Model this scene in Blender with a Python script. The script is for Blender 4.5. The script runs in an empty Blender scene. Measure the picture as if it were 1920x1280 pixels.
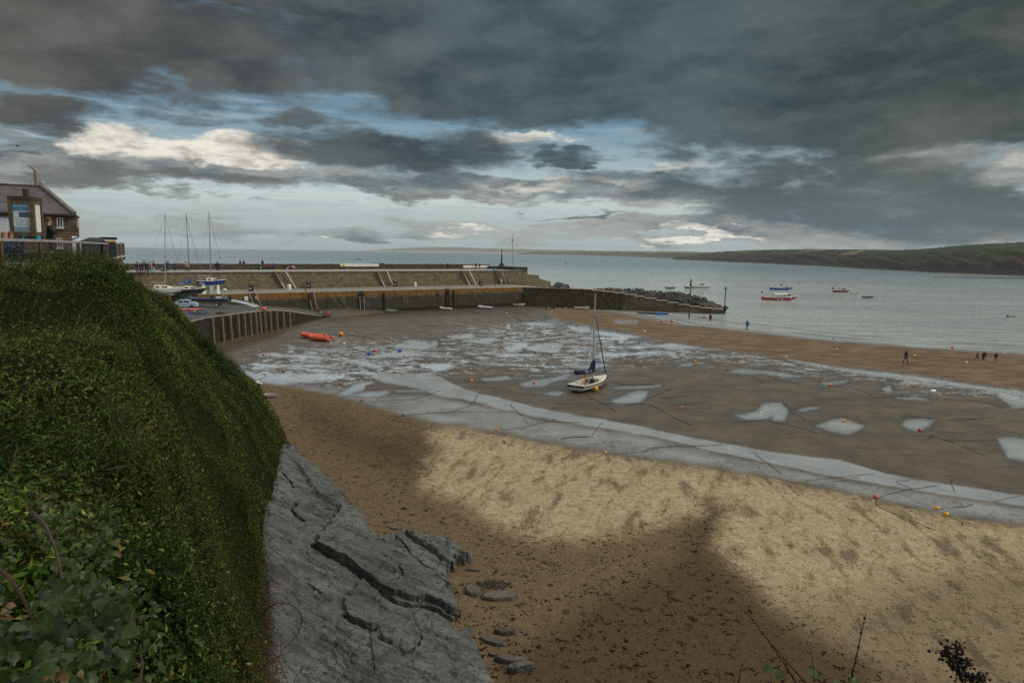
import bpy, bmesh, math, random
import numpy as np
from mathutils import Vector, Matrix, noise as mnoise
random.seed(7); RNG = np.random.default_rng(7)
SC = bpy.context.scene
COL = SC.collection
PI = math.pi
# ------------------------------------------------------------------ camera geometry
FPX = 1280.0
CAMZ = 14.3
GZ = 0.32                       # harbour floor; the sea stands at 0
ROLL = math.atan(0.0144); PITCH = math.atan(167/1280)
FW = Vector((0, math.cos(PITCH), -math.sin(PITCH)))
UP0 = Vector((0, math.sin(PITCH), math.cos(PITCH)))
RT = Vector((1,0,0))*math.cos(ROLL) + UP0*math.sin(ROLL)
UP = -Vector((1,0,0))*math.sin(ROLL) + UP0*math.cos(ROLL)
CAM = Vector((0,0,CAMZ))
def ray(px, py): return FW + RT*((px-960)/FPX) - UP*((py-640)/FPX)
def P(px, py, z=GZ):
    d = ray(px,py); t = (z-CAMZ)/d.z
    return CAM + d*t
def PY(px, py, Y):
    d = ray(px,py); return CAM + d*(Y/d.y)
def proj_np(pts):
    q = pts - np.array(CAM)
    zc = q@np.array(FW); zc = np.where(zc<0.5, 0.5, zc)
    return 960+FPX*(q@np.array(RT))/zc, 640-FPX*(q@np.array(UP))/zc
cam = bpy.data.cameras.new('camera'); camo = bpy.data.objects.new('camera', cam); COL.objects.link(camo)
M = Matrix.Identity(4)
for i,v in enumerate((RT,UP,-FW)):
    for j in range(3): M[j][i] = v[j]
M.translation = CAM
camo.matrix_world = M
cam.sensor_width = 36; cam.lens = 24; cam.clip_start = 0.1; cam.clip_end = 60000
SC.camera = camo
SC.view_settings.view_transform = 'Standard'; SC.view_settings.look = 'None'
SC.view_settings.gamma = 1; SC.view_settings.exposure = 0.3
SC.render.engine = 'CYCLES'
SC.cycles.use_denoising = False; SC.cycles.denoiser = 'OPENIMAGEDENOISE'; SC.cycles.denoising_input_passes = 'RGB_ALBEDO_NORMAL'; SC.cycles.denoising_prefilter = 'ACCURATE'
SC.cycles.max_bounces = 6; SC.cycles.diffuse_bounces = 3; SC.cycles.glossy_bounces = 3
SC.cycles.volume_bounces = 0; SC.cycles.transparent_max_bounces = 8
SC.cycles.sample_clamp_indirect = 4
# ------------------------------------------------------------------ node helper
class NT:
    def __init__(s, tree): s.t = tree; s.n = tree.nodes; s.l = tree.links
    def put(s, inp, v):
        if isinstance(v, bpy.types.NodeSocket): s.l.new(v, inp)
        elif v is not None:
            if hasattr(inp.default_value, '__len__'):
                if not hasattr(v,'__len__'): v = [v]*len(inp.default_value)
                v = list(v)
                if len(inp.default_value)==4 and len(v)==3: v.append(1)
            inp.default_value = v
    def math(s, op, a, b=None, c=None, clamp=False):
        k = s.n.new('ShaderNodeMath'); k.operation = op; k.use_clamp = clamp
        s.put(k.inputs[0], a)
        if b is not None: s.put(k.inputs[1], b)
        if c is not None: s.put(k.inputs[2], c)
        return k.outputs[0]
    def vm(s, op, a, b=None, out=0):
        k = s.n.new('ShaderNodeVectorMath'); k.operation = op
        s.put(k.inputs[0], a)
        if b is not None: s.put(k.inputs[1], b)
        return k.outputs[out]
    def dot(s,a,b): return s.vm('DOT_PRODUCT',a,b,1)
    def xyz(s,x=0,y=0,z=0):
        k = s.n.new('ShaderNodeCombineXYZ')
        for i,v in enumerate((x,y,z)): s.put(k.inputs[i], v)
        return k.outputs[0]
    def sep(s,v):
        k = s.n.new('ShaderNodeSeparateXYZ'); s.put(k.inputs[0], v); return k.outputs
    def mix(s, f, a, b, blend='MIX'):
        k = s.n.new('ShaderNodeMix'); k.data_type = 'RGBA'; k.blend_type = blend
        s.put(k.inputs[0], f); s.put(k.inputs[6], a); s.put(k.inputs[7], b)
        return k.outputs[2]
    def mixf(s, f, a, b):
        k = s.n.new('ShaderNodeMix'); k.data_type = 'FLOAT'
        s.put(k.inputs[0], f); s.put(k.inputs[2], a); s.put(k.inputs[3], b)
        return k.outputs[0]
    def ss(s, v, lo, hi, a=0.0, b=1.0):
        k = s.n.new('ShaderNodeMapRange'); k.interpolation_type = 'SMOOTHSTEP'
        s.put(k.inputs[0], v); s.put(k.inputs[1], lo); s.put(k.inputs[2], hi); s.put(k.inputs[3], a); s.put(k.inputs[4], b)
        return k.outputs[0]
    def lin(s, v, lo, hi, a=0.0, b=1.0):
        k = s.n.new('ShaderNodeMapRange')
        s.put(k.inputs[0], v); s.put(k.inputs[1], lo); s.put(k.inputs[2], hi); s.put(k.inputs[3], a); s.put(k.inputs[4], b)
        return k.outputs[0]
    def noise(s, vec, scale=1, detail=4, rough=.55, dist=0, col=False):
        k = s.n.new('ShaderNodeTexNoise'); s.put(k.inputs['Vector'], vec)
        k.inputs['Scale'].default_value = scale; k.inputs['Detail'].default_value = detail
        k.inputs['Roughness'].default_value = rough; k.inputs['Distortion'].default_value = dist
        return k.outputs['Color' if col else 0]
    def voro(s, vec, scale=1, feature='F1', out='Distance', rnd=1):
        k = s.n.new('ShaderNodeTexVoronoi'); k.feature = feature; s.put(k.inputs['Vector'], vec)
        k.inputs['Scale'].default_value = scale; k.inputs['Randomness'].default_value = rnd
        return k.outputs[out]
    def attr(s, name, out='Fac'):
        k = s.n.new('ShaderNodeAttribute'); k.attribute_name = name; return k.outputs[out]
    def ramp(s, f, stops, interp='LINEAR'):
        k = s.n.new('ShaderNodeValToRGB'); s.put(k.inputs[0], f); cr = k.color_ramp; cr.interpolation = interp
        while len(cr.elements) < len(stops): cr.elements.new(0.5)
        for e,(p,c) in zip(cr.elements, stops):
            e.position = p; e.color = (*c,1)
        return k.outputs[0]
    def bump(s, h, strength=.5, dist=.1, normal=None):
        k = s.n.new('ShaderNodeBump'); s.put(k.inputs['Height'], h); s.put(k.inputs['Strength'], strength); s.put(k.inputs['Distance'], dist)
        if normal is not None: s.put(k.inputs['Normal'], normal)
        return k.outputs[0]
    def pos(s): return s.n.new('ShaderNodeNewGeometry').outputs['Position']
    def objc(s): return s.n.new('ShaderNodeTexCoord').outputs['Object']
    def rnd(s): return s.n.new('ShaderNodeObjectInfo').outputs['Random']
def newmat(name):
    m = bpy.data.materials.new(name); m.use_nodes = True
    nt = NT(m.node_tree); b = m.node_tree.nodes['Principled BSDF']
    return m, nt, b
_mats = {}
def mat(name, c, rough=.6, var=.25, scale=3., bump=.0, spec=.5, metal=0, obj=True):
    """painted / natural surface: base colour broken up by two noises"""
    key = (name,)
    if key in _mats: return _mats[key]
    m, n, b = newmat(name)
    v = n.objc() if obj else n.pos()
    a = n.noise(v, scale, 5, .6); d = n.noise(v, scale*9, 3, .6)
    f = n.math('ADD', n.math('MULTIPLY', a, .65), n.math('MULTIPLY', d, .35))
    lo = [x*(1-var) for x in c]; hi = [min(1,x*(1+var)) for x in c]
    n.put(b.inputs['Base Color'], n.mix(n.ss(f,.32,.68), lo, hi))
    n.put(b.inputs['Roughness'], n.lin(d,.3,.7,max(.02,rough-.08),min(1,rough+.08)))
    b.inputs['Metallic'].default_value = metal
    b.inputs['Specular IOR Level'].default_value = spec if rough<.6 else min(spec,.12)
    if bump: n.put(b.inputs['Normal'], n.bump(f, bump, .05))
    _mats[key] = m; return m
def hullmat(name, top, bottom, z0, stripe=None, z1=None, z2=None, rough=.35):
    """boat paint: antifouling below z0, topside paint, optional rubbing band between z1 and z2"""
    m, n, b = newmat(name)
    v = n.objc(); z = n.sep(v)[2]
    d = n.noise(v, 2.5, 6, .65); d2 = n.noise(n.vm('MULTIPLY',v,(6,6,1)),1.5,4)
    c = n.mix(n.math('GREATER_THAN', z, z0), bottom, top)
    if stripe: c = n.mix(n.math('MULTIPLY', n.math('GREATER_THAN', z, z1), n.math('LESS_THAN', z, z2)), c, stripe)
    c = n.mix(n.ss(n.math('MULTIPLY',d,d2),.25,.5,0,.45), c, (.16,.13,.09))
    n.put(b.inputs['Base Color'], c); b.inputs['Roughness'].default_value = rough
    return m
# ------------------------------------------------------------------ mesh helper
class MB:
    def __init__(s): s.v = []; s.f = []; s.m = []; s.cur = 0
    def add(s, vs, fs):
        o = len(s.v); s.v += [tuple(x) for x in vs]; s.f += [tuple(i+o for i in f) for f in fs]; s.m += [s.cur]*len(fs); return s
    def box(s, c, d, rz=0, taper=1.0, rx=0, ry=0):
        hx,hy,hz = d[0]/2,d[1]/2,d[2]/2
        vs = [Vector((x*(taper if z>0 else 1),y*(taper if z>0 else 1),z)) for z in (-hz,hz) for x,y in ((-hx,-hy),(hx,-hy),(hx,hy),(-hx,hy))]
        R = Matrix.Rotation(rz,3,'Z')@Matrix.Rotation(ry,3,'Y')@Matrix.Rotation(rx,3,'X')
        return s.add([R@v+Vector(c) for v in vs], [(3,2,1,0),(4,5,6,7),(0,1,5,4),(1,2,6,5),(2,3,7,6),(3,0,4,7)])
    def bar(s, a, b, w, h=None, up=(0,0,1)):
        a,b = Vector(a),Vector(b); d = (b-a).normalized(); u = Vector(up)
        if abs(d.dot(u))>.95: u = Vector((1,0,0))
        x = d.cross(u).normalized()*w/2; y = d.cross(x).normalized()*(h or w)/2
        vs = [p+i*x+j*y for p in (a,b) for i,j in ((-1,-1),(1,-1),(1,1),(-1,1))]
        return s.add(vs, [(3,2,1,0),(4,5,6,7),(0,1,5,4),(1,2,6,5),(2,3,7,6),(3,0,4,7)])
    def tube(s, pts, r, n=6, closed=False, cap=True):
        pts = [Vector(p) for p in pts]; k = len(pts); vs = []; fs = []
        rr = r if hasattr(r,'__len__') else [r]*k
        prev = None
        for i,p in enumerate(pts):
            if closed: d = pts[(i+1)%k]-pts[i-1]
            else: d = pts[min(i+1,k-1)]-pts[max(i-1,0)]
            d = d.normalized() if d.length>1e-9 else Vector((0,0,1))
            if prev is None:
                u = Vector((0,0,1)) if abs(d.z)<.9 else Vector((1,0,0))
                x = d.cross(u).normalized()
            else:
                x = (prev - d*prev.dot(d)); x = x.normalized() if x.length>1e-6 else d.orthogonal().normalized()
            prev = x; y = d.cross(x)
            for j in range(n):
                a = 2*PI*j/n; vs.append(p + (x*math.cos(a)+y*math.sin(a))*rr[i])
        for i in range(k if closed else k-1):
            i2 = (i+1)%k
            for j in range(n): fs.append((i*n+j, i*n+(j+1)%n, i2*n+(j+1)%n, i2*n+j))
        if cap and not closed: fs += [tuple(range(n-1,-1,-1)), tuple((k-1)*n+j for j in range(n))]
        return s.add(vs, fs)
    def lathe(s, prof, n=12, c=(0,0,0), sx=1, sy=1):
        vs = []; fs = []; k = len(prof); c = Vector(c)
        for r,z in prof:
            for j in range(n):
                a = 2*PI*j/n; vs.append(c+Vector((r*math.cos(a)*sx, r*math.sin(a)*sy, z)))
        for i in range(k-1):
            for j in range(n): fs.append((i*n+j, i*n+(j+1)%n, (i+1)*n+(j+1)%n, (i+1)*n+j))
        fs += [tuple(range(n-1,-1,-1)), tuple((k-1)*n+j for j in range(n))]
        return s.add(vs, fs)
    def ball(s, c, r, n=10, m=7, sc=(1,1,1)):
        prof = [(r*math.sin(PI*i/m)+1e-4, -r*math.cos(PI*i/m)) for i in range(m+1)]
        o = len(s.v); s.lathe(prof, n)
        for i in range(o,len(s.v)):
            v = s.v[i]; s.v[i] = (v[0]*sc[0]+c[0], v[1]*sc[1]+c[1], v[2]*sc[2]+c[2])
        return s
    def prism(s, poly, z0, z1):
        k = len(poly); vs = [(x,y,z0) for x,y in poly]+[(x,y,z1) for x,y in poly]
        return s.add(vs, [tuple(range(k-1,-1,-1)), tuple(range(k,2*k))]+[(i,(i+1)%k,k+(i+1)%k,k+i) for i in range(k)])
    def loft(s, rings, closed=True, cap=True):
        n = len(rings[0]); vs = [p for r in rings for p in r]; fs = []
        for i in range(len(rings)-1):
            for j in range(n if closed else n-1): fs.append((i*n+j, i*n+(j+1)%n, (i+1)*n+(j+1)%n, (i+1)*n+j))
        if cap and closed: fs += [tuple(range(n-1,-1,-1)), tuple((len(rings)-1)*n+j for j in range(n))]
        return s.add(vs, fs)
    def mesh(s, name, mats, smooth=False, fixn=True):
        me = bpy.data.meshes.new(name); me.from_pydata(s.v, [], s.f)
        for k in (mats if isinstance(mats,(list,tuple)) else [mats]): me.materials.append(k)
        if any(s.m): me.polygons.foreach_set('material_index', s.m)
        if fixn:
            bm = bmesh.new(); bm.from_mesh(me); bmesh.ops.recalc_face_normals(bm, faces=bm.faces); bm.to_mesh(me); bm.free()
        if smooth:
            me.polygons.foreach_set('use_smooth', [True]*len(me.polygons))
            if smooth != 'all':
                try: me.set_sharp_from_angle(angle=math.radians(38))
                except Exception: pass
        me.update(); return me
    def obj(s, name, mats, parent=None, smooth=False):
        return link(name, s.mesh(name, mats, smooth), parent)
def link(name, me, parent=None):
    o = bpy.data.objects.new(name, me); COL.objects.link(o)
    if parent is not None: o.parent = parent
    return o
def tag(o, label=None, cat=None, group=None, kind=None):
    if label: o['label'] = label
    if cat: o['category'] = cat
    if group: o['group'] = group
    if kind: o['kind'] = kind
    return o
def thing(name, label, cat, loc=(0,0,0), rz=0, group=None):
    o = bpy.data.objects.new(name, None); COL.objects.link(o); o.empty_display_size = .2
    o.location = loc; o.rotation_euler = (0,0,rz)
    return tag(o, label, cat, group)
def dup(o, parent=None):
    c = o.copy(); COL.objects.link(c)
    if parent is not None: c.parent = parent
    for ch in list(o.children): dup(ch, c)
    return c
def npmesh(name, V, F, mats, smooth=True):
    """V (n,3) array, F (m,k) int array"""
    me = bpy.data.meshes.new(name); k = F.shape[1]
    me.vertices.add(len(V)); me.vertices.foreach_set('co', np.ascontiguousarray(V,dtype=np.float32).ravel())
    me.loops.add(F.size); me.loops.foreach_set('vertex_index', np.ascontiguousarray(F,dtype=np.int32).ravel())
    me.polygons.add(len(F)); me.polygons.foreach_set('loop_start', np.arange(0,F.size,k,dtype=np.int32))
    for m_ in (mats if isinstance(mats,(list,tuple)) else [mats]): me.materials.append(m_)
    me.polygons.foreach_set('use_smooth', np.full(len(F), bool(smooth)))
    me.update(calc_edges=True); return me
def addattr(me, name, arr, typ='FLOAT', dom='POINT'):
    a = me.attributes.new(name, typ, dom)
    a.data.foreach_set('value' if typ=='FLOAT' else 'color', np.ascontiguousarray(arr,dtype=np.float32).ravel())
def gridF(nr, nc):
    i = np.arange(nr-1)[:,None]*nc + np.arange(nc-1)[None,:]
    return np.stack([i, i+1, i+nc+1, i+nc], -1).reshape(-1,4)
def sdf(poly, X, Y, pad=60):
    """signed distance (inside positive) to a polygon, clipped at pad"""
    poly = np.array(poly,float); out = np.full(X.shape, -float(pad))
    x0,y0 = poly.min(0)-pad; x1,y1 = poly.max(0)+pad
    idx = np.where((X>x0)&(X<x1)&(Y>y0)&(Y<y1))[0]
    if len(idx)==0: return out
    x = X[idx]; y = Y[idx]; d2 = np.full(x.shape,1e18); ins = np.zeros(x.shape,bool)
    for a,b in zip(poly, np.roll(poly,-1,0)):
        e = b-a; L = e@e+1e-12
        t = np.clip(((x-a[0])*e[0]+(y-a[1])*e[1])/L,0,1)
        d2 = np.minimum(d2,(x-a[0]-t*e[0])**2+(y-a[1]-t*e[1])**2)
        c = (a[1]>y)!=(b[1]>y)
        with np.errstate(divide='ignore',invalid='ignore'):
            ins ^= c & (x < (b[0]-a[0])*(y-a[1])/(b[1]-a[1]+1e-12)+a[0])
    d = np.sqrt(d2); out[idx] = np.clip(np.where(ins,d,-d),-pad,pad); return out
def vnoise(x, y, seed=0):
    """smooth value noise, numpy"""
    r = np.random.default_rng(seed); T = r.random((256,256))
    xi = np.floor(x).astype(int); yi = np.floor(y).astype(int); fx = x-xi; fy = y-yi
    fx = fx*fx*(3-2*fx); fy = fy*fy*(3-2*fy)
    g = lambda a,b: T[a%256,b%256]
    return (g(xi,yi)*(1-fx)+g(xi+1,yi)*fx)*(1-fy)+(g(xi,yi+1)*(1-fx)+g(xi+1,yi+1)*fx)*fy
def fbm(x,y,seed=0,oct=5,g=.5):
    s = 0; a = 1; t = 0
    for k in range(oct): s = s+a*vnoise(x*2**k+k*17.3,y*2**k+k*9.1,seed+k); t += a; a *= g
    return s/t
# ------------------------------------------------------------------ sky, sun
SUN_AZ = math.radians(98); SUN_EL = math.radians(40)      # azimuth from +Y, negative = left
def build_world():
    w = bpy.data.worlds.new('World'); SC.world = w; w.use_nodes = True
    n = NT(w.node_tree); n.n.clear()
    d = n.n.new('ShaderNodeTexCoord').outputs['Generated']
    d = n.vm('NORMALIZE', d); x,y,z = n.sep(d)
    az = n.math('MULTIPLY', n.math('ARCTAN2', x, y), 180/PI)
    el = n.math('MULTIPLY', n.math('ARCSINE', z), 180/PI)
    # cloud plane coordinates: puffs flatten towards the horizon as real ones do
    el0 = n.math('MAXIMUM', el, 0.0)
    q = n.xyz(n.math('MULTIPLY',az,.085), n.math('MULTIPLY', n.math('POWER', n.math('ADD',el0,.6), .72), .62), 0)
    nz = n.noise(q, 2.2, 8, .58, .25)
    nz2 = n.noise(n.vm('ADD', q, (7.3,2.1,3.3)), .75, 6, .48, .5)
    nzf = n.noise(n.vm('ADD', q, (1.3,9.1,5.3)), 5.0, 7, .60, .35)
    wv = n.noise(n.vm('ADD', q, (3.7,5.1,0)), 1.6, 6, .6, col=True)
    wx,wy,_ = n.sep(wv)
    azw = n.math('ADD', az, n.math('MULTIPLY', n.math('SUBTRACT', wx, .5), 15.0))
    elw = n.math('ADD', el, n.math('MULTIPLY', n.math('SUBTRACT', wy, .5), 5.6))
    pw = n.xyz(azw, elw, 0)
    def blobs(lst):
        tot = None
        for (px,py,rx,ry,wt) in lst:
            v = ray(px,py).normalized(); a0 = math.degrees(math.atan2(v.x,v.y)); e0 = math.degrees(math.asin(v.z))
            kx = math.cos(math.radians(a0))**2*57.3/1280; ky = 57.3/1280*math.cos(math.radians(a0))
            t = n.vm('MULTIPLY', n.vm('SUBTRACT', pw, (a0,e0,0)), (1/(rx*kx),1/(ry*ky),0))
            r2 = n.dot(t,t)
            g = n.math('MULTIPLY', n.math('POWER', 2.718, n.math('MULTIPLY', n.math('MULTIPLY', r2, r2), -1)), wt)
            tot = g if tot is None else n.math('MAXIMUM', tot, g)
        return tot
    dark = blobs([(150,55,540,110,1.35),(1250,85,800,125,1.5),(1050,180,400,62,1.2),(1650,185,540,112,1.4),(600,105,190,50,.95),
                  (70,214,180,30,.85),(345,212,105,24,.62),(550,222,120,24,.72),(760,287,260,44,.95),(1085,299,130,13,.80),
                  (1270,338,230,28,.72),(1520,345,260,52,.9),(1790,385,190,60,.85),(1480,395,260,22,.75),
                  (310,346,340,20,.8),(720,352,240,12,.62),(170,318,85,17,.75),(960,0,1700,60,1.5),(1070,400,100,6,.7),
                  (30,290,45,8,.8),(1850,262,60,15,.7)])
    grey = blobs([(60,300,200,60,1),(330,318,300,38,1),(820,345,330,22,.9),(1160,362,240,22,.8),(1650,400,420,70,1),(1150,420,160,14,.8),(300,430,400,20,.55),(900,440,500,16,.6),(1400,425,420,26,.9),(1750,330,250,60,.9)])
    white = blobs([(425,284,185,27,1.2),(185,270,130,24,1.05),(300,290,90,22,.7),(985,268,95,13,.85),(1325,437,85,10,1),(1420,441,55,7,.9),(1110,338,90,11,.75),(1300,308,75,10,.6),(1010,352,140,8,.55),(1865,330,90,35,.55),(600,447,16,4,.8),(880,440,60,9,.7),(1210,452,30,5,.6)])
    # clear air: low haze, pale green-blue slots, blue above
    base = n.ramp(n.lin(el,-2,40), [(0.0,(.27,.335,.34)),(.05,(.30,.365,.365)),(.085,(.335,.395,.39)),(.118,(.38,.44,.43)),(.15,(.49,.56,.545)),(.185,(.37,.45,.465)),(.235,(.24,.335,.385)),(.29,(.13,.235,.32)),(.48,(.08,.16,.23)),(.62,(.2,.28,.35)),(1,(.8,.85,.9))])
    # high thin streaks
    st = n.noise(n.xyz(n.math('MULTIPLY',az,.05), n.math('MULTIPLY',el,.9), 4.0), 2.0, 7, .6, .4)
    base = n.mix(n.ss(st,.45,.7,0,.55), base, (.36,.42,.42))
    base = n.mix(n.ss(n.math('SUBTRACT',st,n.math('MULTIPLY',nz,.25)),.2,.42,.35,0), base, (.235,.30,.315))
    sky = n.n.new('ShaderNodeTexSky'); sky.sky_type = 'NISHITA'; sky.sun_disc = False
    sky.sun_elevation = SUN_EL; sky.sun_rotation = SUN_AZ
    skc = n.vm('SCALE', sky.outputs[0]); skc.node.inputs['Scale'].default_value = .05
    base = n.mix(n.ss(el,6,14,.05,.25), base, n.mix(.55, base, skc))
    dn = n.math('SUBTRACT', nz, .5); dn2 = n.math('SUBTRACT', nzf, .5)
    jag = n.math('ADD', n.math('MULTIPLY', dn, 1.25), n.math('MULTIPLY', dn2, .50))
    cg = n.ss(n.math('ADD', grey, jag), .18, .85)
    greyc = n.mix(n.ss(n.math('ADD',nz2,n.math('MULTIPLY',dn2,.5)),.33,.68), (.088,.120,.135), (.29,.30,.285))
    c = n.mix(cg, base, greyc)
    cw = n.ss(n.math('ADD', white, n.math('MULTIPLY', jag, 1.25)), .15, 1.08)
    c = n.mix(cw, c, n.mix(n.ss(nzf,.35,.6), (.40,.39,.35), (.70,.67,.59)))
    cd = n.ss(n.math('ADD', dark, n.math('MULTIPLY', jag, 1.25)), .10, 1.0)
    warm = n.ss(az, -38, 5)
    vdark = n.mix(warm, (.038,.043,.046), (.026,.046,.058))
    vlite = n.mix(warm, (.135,.127,.112), (.074,.108,.120))
    greenr = n.ss(az, 8, 34)
    vlite = n.mix(greenr, vlite, (.088,.102,.094)); vdark = n.mix(greenr, vdark, (.034,.048,.048))
    edge = n.math('MULTIPLY', n.ss(n.math('ABSOLUTE',az), 16, 38), n.ss(el, 6, 14))
    vlite = n.mix(n.math('MULTIPLY',edge,.45), vlite, (.055,.062,.060))
    low = n.ss(el, 8, 3)
    dk = n.mix(n.ss(n.math('ADD', n.math('MULTIPLY',nz2,.85), n.math('MULTIPLY', nz, .22)), .38, .72), vdark, vlite)
    dk = n.mix(n.math('MULTIPLY',low,.45), dk, (.15,.18,.185))
    dk = n.mix(n.math('MULTIPLY', n.ss(n.math('ADD',n.math('MULTIPLY',nzf,.7),n.math('MULTIPLY',nz,.9)),.70,1.10), .40), dk, (.11,.125,.122))
    c = n.mix(cd, c, dk)
    # the far overcast above and behind the frame is thinner and bright
    over = n.mix(nz2, (.72,.76,.78), (1.25,1.23,1.17))
    c = n.mix(n.ss(el, 19.6, 29), c, over)
    behind = n.math('MULTIPLY', n.ss(n.math('ABSOLUTE',az),50,85), n.ss(el,2,14))
    c = n.mix(behind, c, n.mix(.75,over,(.30,.33,.35)))
    c = n.mix(n.ss(el,-.4,-3), c, (.10,.12,.12))
    bg = n.n.new('ShaderNodeBackground'); n.put(bg.inputs['Color'], c); bg.inputs['Strength'].default_value = 1.0
    out = n.n.new('ShaderNodeOutputWorld'); n.l.new(bg.outputs[0], out.inputs[0])
    w.cycles.sampling_method = 'MANUAL'; w.cycles.sample_map_resolution = 512
build_world()
sl = bpy.data.lights.new('sun','SUN'); sl.energy = 1.5; sl.angle = math.radians(13); sl.color = (1,.93,.82)
so = bpy.data.objects.new('sun', sl); COL.objects.link(so)
sd = Vector((math.sin(SUN_AZ)*math.cos(SUN_EL), math.cos(SUN_AZ)*math.cos(SUN_EL), math.sin(SUN_EL)))
so.rotation_euler = (-sd).to_track_quat('-Z','Y').to_euler()
# ------------------------------------------------------------------ beach and harbour floor
SHORE = [(1150,584),(1200,590),(1240,598),(1290,608),(1345,612),(1400,619),(1480,628),(1560,637),(1640,643),(1720,649),(1800,654),(1920,661),(2150,676),(2700,706)]
_sh = [tuple(P(x,y,0.0).xy) for x,y in SHORE]
SEAPOLY = np.array(_sh + [(900,50),(900,900),(-500,900),(-300,125),(-62,150),(-26,176),(6,192)])
_pp = [(4,186)]
def ground_z_np(X, Y):
    d = -sdf(SEAPOLY, X, Y, 60)                 # + on land
    n_ = (fbm(X*.12,Y*.12,11,4)-.5)*.16
    z = np.where(d>0, GZ*(1-np.exp(-d/7.0)), np.maximum(d*.05,-1.6))
    return z + n_*np.exp(-np.abs(d)/14) 
POOLS = [
 [(480,666),(495,661),(520,661),(532,666),(580,665),(620,671),(600,673),(560,670),(500,668)],[(538,658),(548,656),(552,660),(540,661)],
 [(541,652),(545,649),(560,652),(548,656)],[(470,689),(490,685),(540,683),(600,684),(645,688),(600,689),(540,687),(500,690),(475,691)],
 [(445,690),(480,700),(540,700),(600,699),(640,702),(660,706),(620,712),(590,718),(560,717),(530,721),(500,718),(475,710),(455,700)],
 [(638,737),(662,722),(690,716),(702,716),(685,723),(683,731),(650,741),(636,741)],[(660,741),(690,734),(733,733),(722,741),(690,745)],
 [(740,732),(790,731),(805,728),(812,731),(790,734),(745,734)],[(694,668),(740,658),(762,657),(800,665),(850,666),(760,668),(700,671)],
 [(735,649),(770,637),(800,640),(812,648),(800,655),(760,653)],[(806,640),(818,638),(821,645),(815,652)],
 [(838,631),(860,627),(880,625),(892,629),(885,634),(850,635)],[(788,685),(810,682),(845,681),(855,686),(835,694),(815,697),(800,690)],
 [(902,710),(950,706),(962,708),(940,713),(910,714)],[(975,720),(1000,713),(1030,710),(1067,702),(1060,709),(1030,717),(1020,723),(995,725),(980,724)],
 [(1147,750),(1160,746),(1185,736),(1200,733),(1214,735),(1210,745),(1200,753),(1170,757),(1152,756)],[(1150,727),(1200,724),(1240,722),(1220,726),(1180,728)],
 [(1273,684),(1295,681),(1299,683),(1285,686)],[(1372,697),(1385,692),(1405,693),(1440,696),(1480,701),(1500,706),(1470,707),(1430,700),(1400,702)],
 [(1378,778),(1400,776),(1420,770),(1430,758),(1450,754),(1465,757),(1480,770),(1470,789),(1450,787),(1448,781),(1430,785),(1400,786)],
 [(1496,769),(1515,763),(1537,764),(1510,770)],[(1530,798),(1560,787),(1578,784),(1600,791),(1620,798),(1608,808),(1590,814),(1560,809)],
 [(1690,795),(1700,788),(1730,785),(1752,788),(1740,800),(1720,808),(1700,803)],[(1867,739),(1890,737),(1930,748),(1930,763),(1900,765),(1885,752)],
 [(1871,822),(1900,820),(1940,826),(1950,866),(1920,864),(1890,857),(1880,840)],[(1655,728),(1668,723),(1674,730),(1670,737),(1660,735)],
 [(1540,717),(1570,715),(1590,713),(1580,718),(1545,722)],[(1680,745),(1715,742),(1742,750),(1700,749)],
 [(1095,620),(1140,622),(1180,628),(1203,634),(1172,634),(1165,642),(1158,632),(1120,627)],[(1195,649),(1240,646),(1260,643),(1312,652),(1270,653),(1220,650)],
 [(1478,675),(1530,682),(1600,692),(1700,703),(1800,718),(1930,736),(1930,744),(1800,724),(1700,711),(1600,698),(1530,687)],
 [(1062,610),(1100,612),(1112,618),(1090,625),(1070,617)],[(975,606),(1010,603),(1045,605),(1060,607),(1030,610),(990,610)],
 [(1025,600),(1045,600),(1050,604),(1030,604)],[(866,640),(920,634),(937,638),(900,643)],[(945,650),(985,643),(990,649),(960,659),(945,656)],
 [(985,651),(1030,646),(1057,645),(1050,652),(1020,656),(990,656)],[(1010,655),(1052,654),(1045,659),(1020,660)],[(916,663),(960,662),(1014,666),(980,668),(940,667)],
 [(888,669),(920,671),(905,674)],[(880,676),(910,681),(960,683),(977,685),(940,685),(900,682)],[(1106,666),(1150,662),(1250,661),(1260,664),(1200,665),(1120,668)],
 [(1250,661),(1262,660),(1274,671),(1262,671)],[(1070,688),(1100,685),(1132,682),(1142,686),(1100,691)],[(1153,601),(1196,602),(1193,606),(1160,605)],
 [(1020,738),(1045,734),(1058,735),(1045,741)],[(1030,697),(1060,694),(1075,695),(1060,699)],
 [(640,672),(670,674),(700,682),(720,690),(700,690),(680,684),(650,676)],[(672,686),(690,695),(688,701),(640,701),(672,698),(680,693)],
 [(1140,622),(1170,640),(1165,642),(1138,625)],[(560,652),(610,655),(660,660),(640,659),(600,657)]]
CHANNEL = [(690,700),(720,697),(745,702),(790,699),(810,701),(830,708),(850,720),(880,732),(920,742),(960,751),(1000,763),(1060,774),(1120,784),(1200,799),(1280,817),(1360,831),(1450,847),(1520,857),(1570,861),(1650,884),(1720,899),(1800,911),(1940,931),(1940,953),(1700,916),(1550,891),(1450,869),(1350,849),(1250,823),(1150,806),(1080,794),(1010,781),(950,769),(900,756),(870,749),(830,743),(800,734),(760,723),(720,717),(705,712)]
EDGE = [(430,700),(470,718),(500,722),(560,728),(640,746),(720,771),(790,789),(840,798),(950,816),(1060,839),(1150,853),(1250,866),(1350,881),(1450,896),(1520,911),(1620,931),(1700,951),(1800,971),(1930,987)]
BEACH = EDGE + [(2200,1040),(2600,1400),(2600,4000),(-1500,4000),(-1500,700)]
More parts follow.
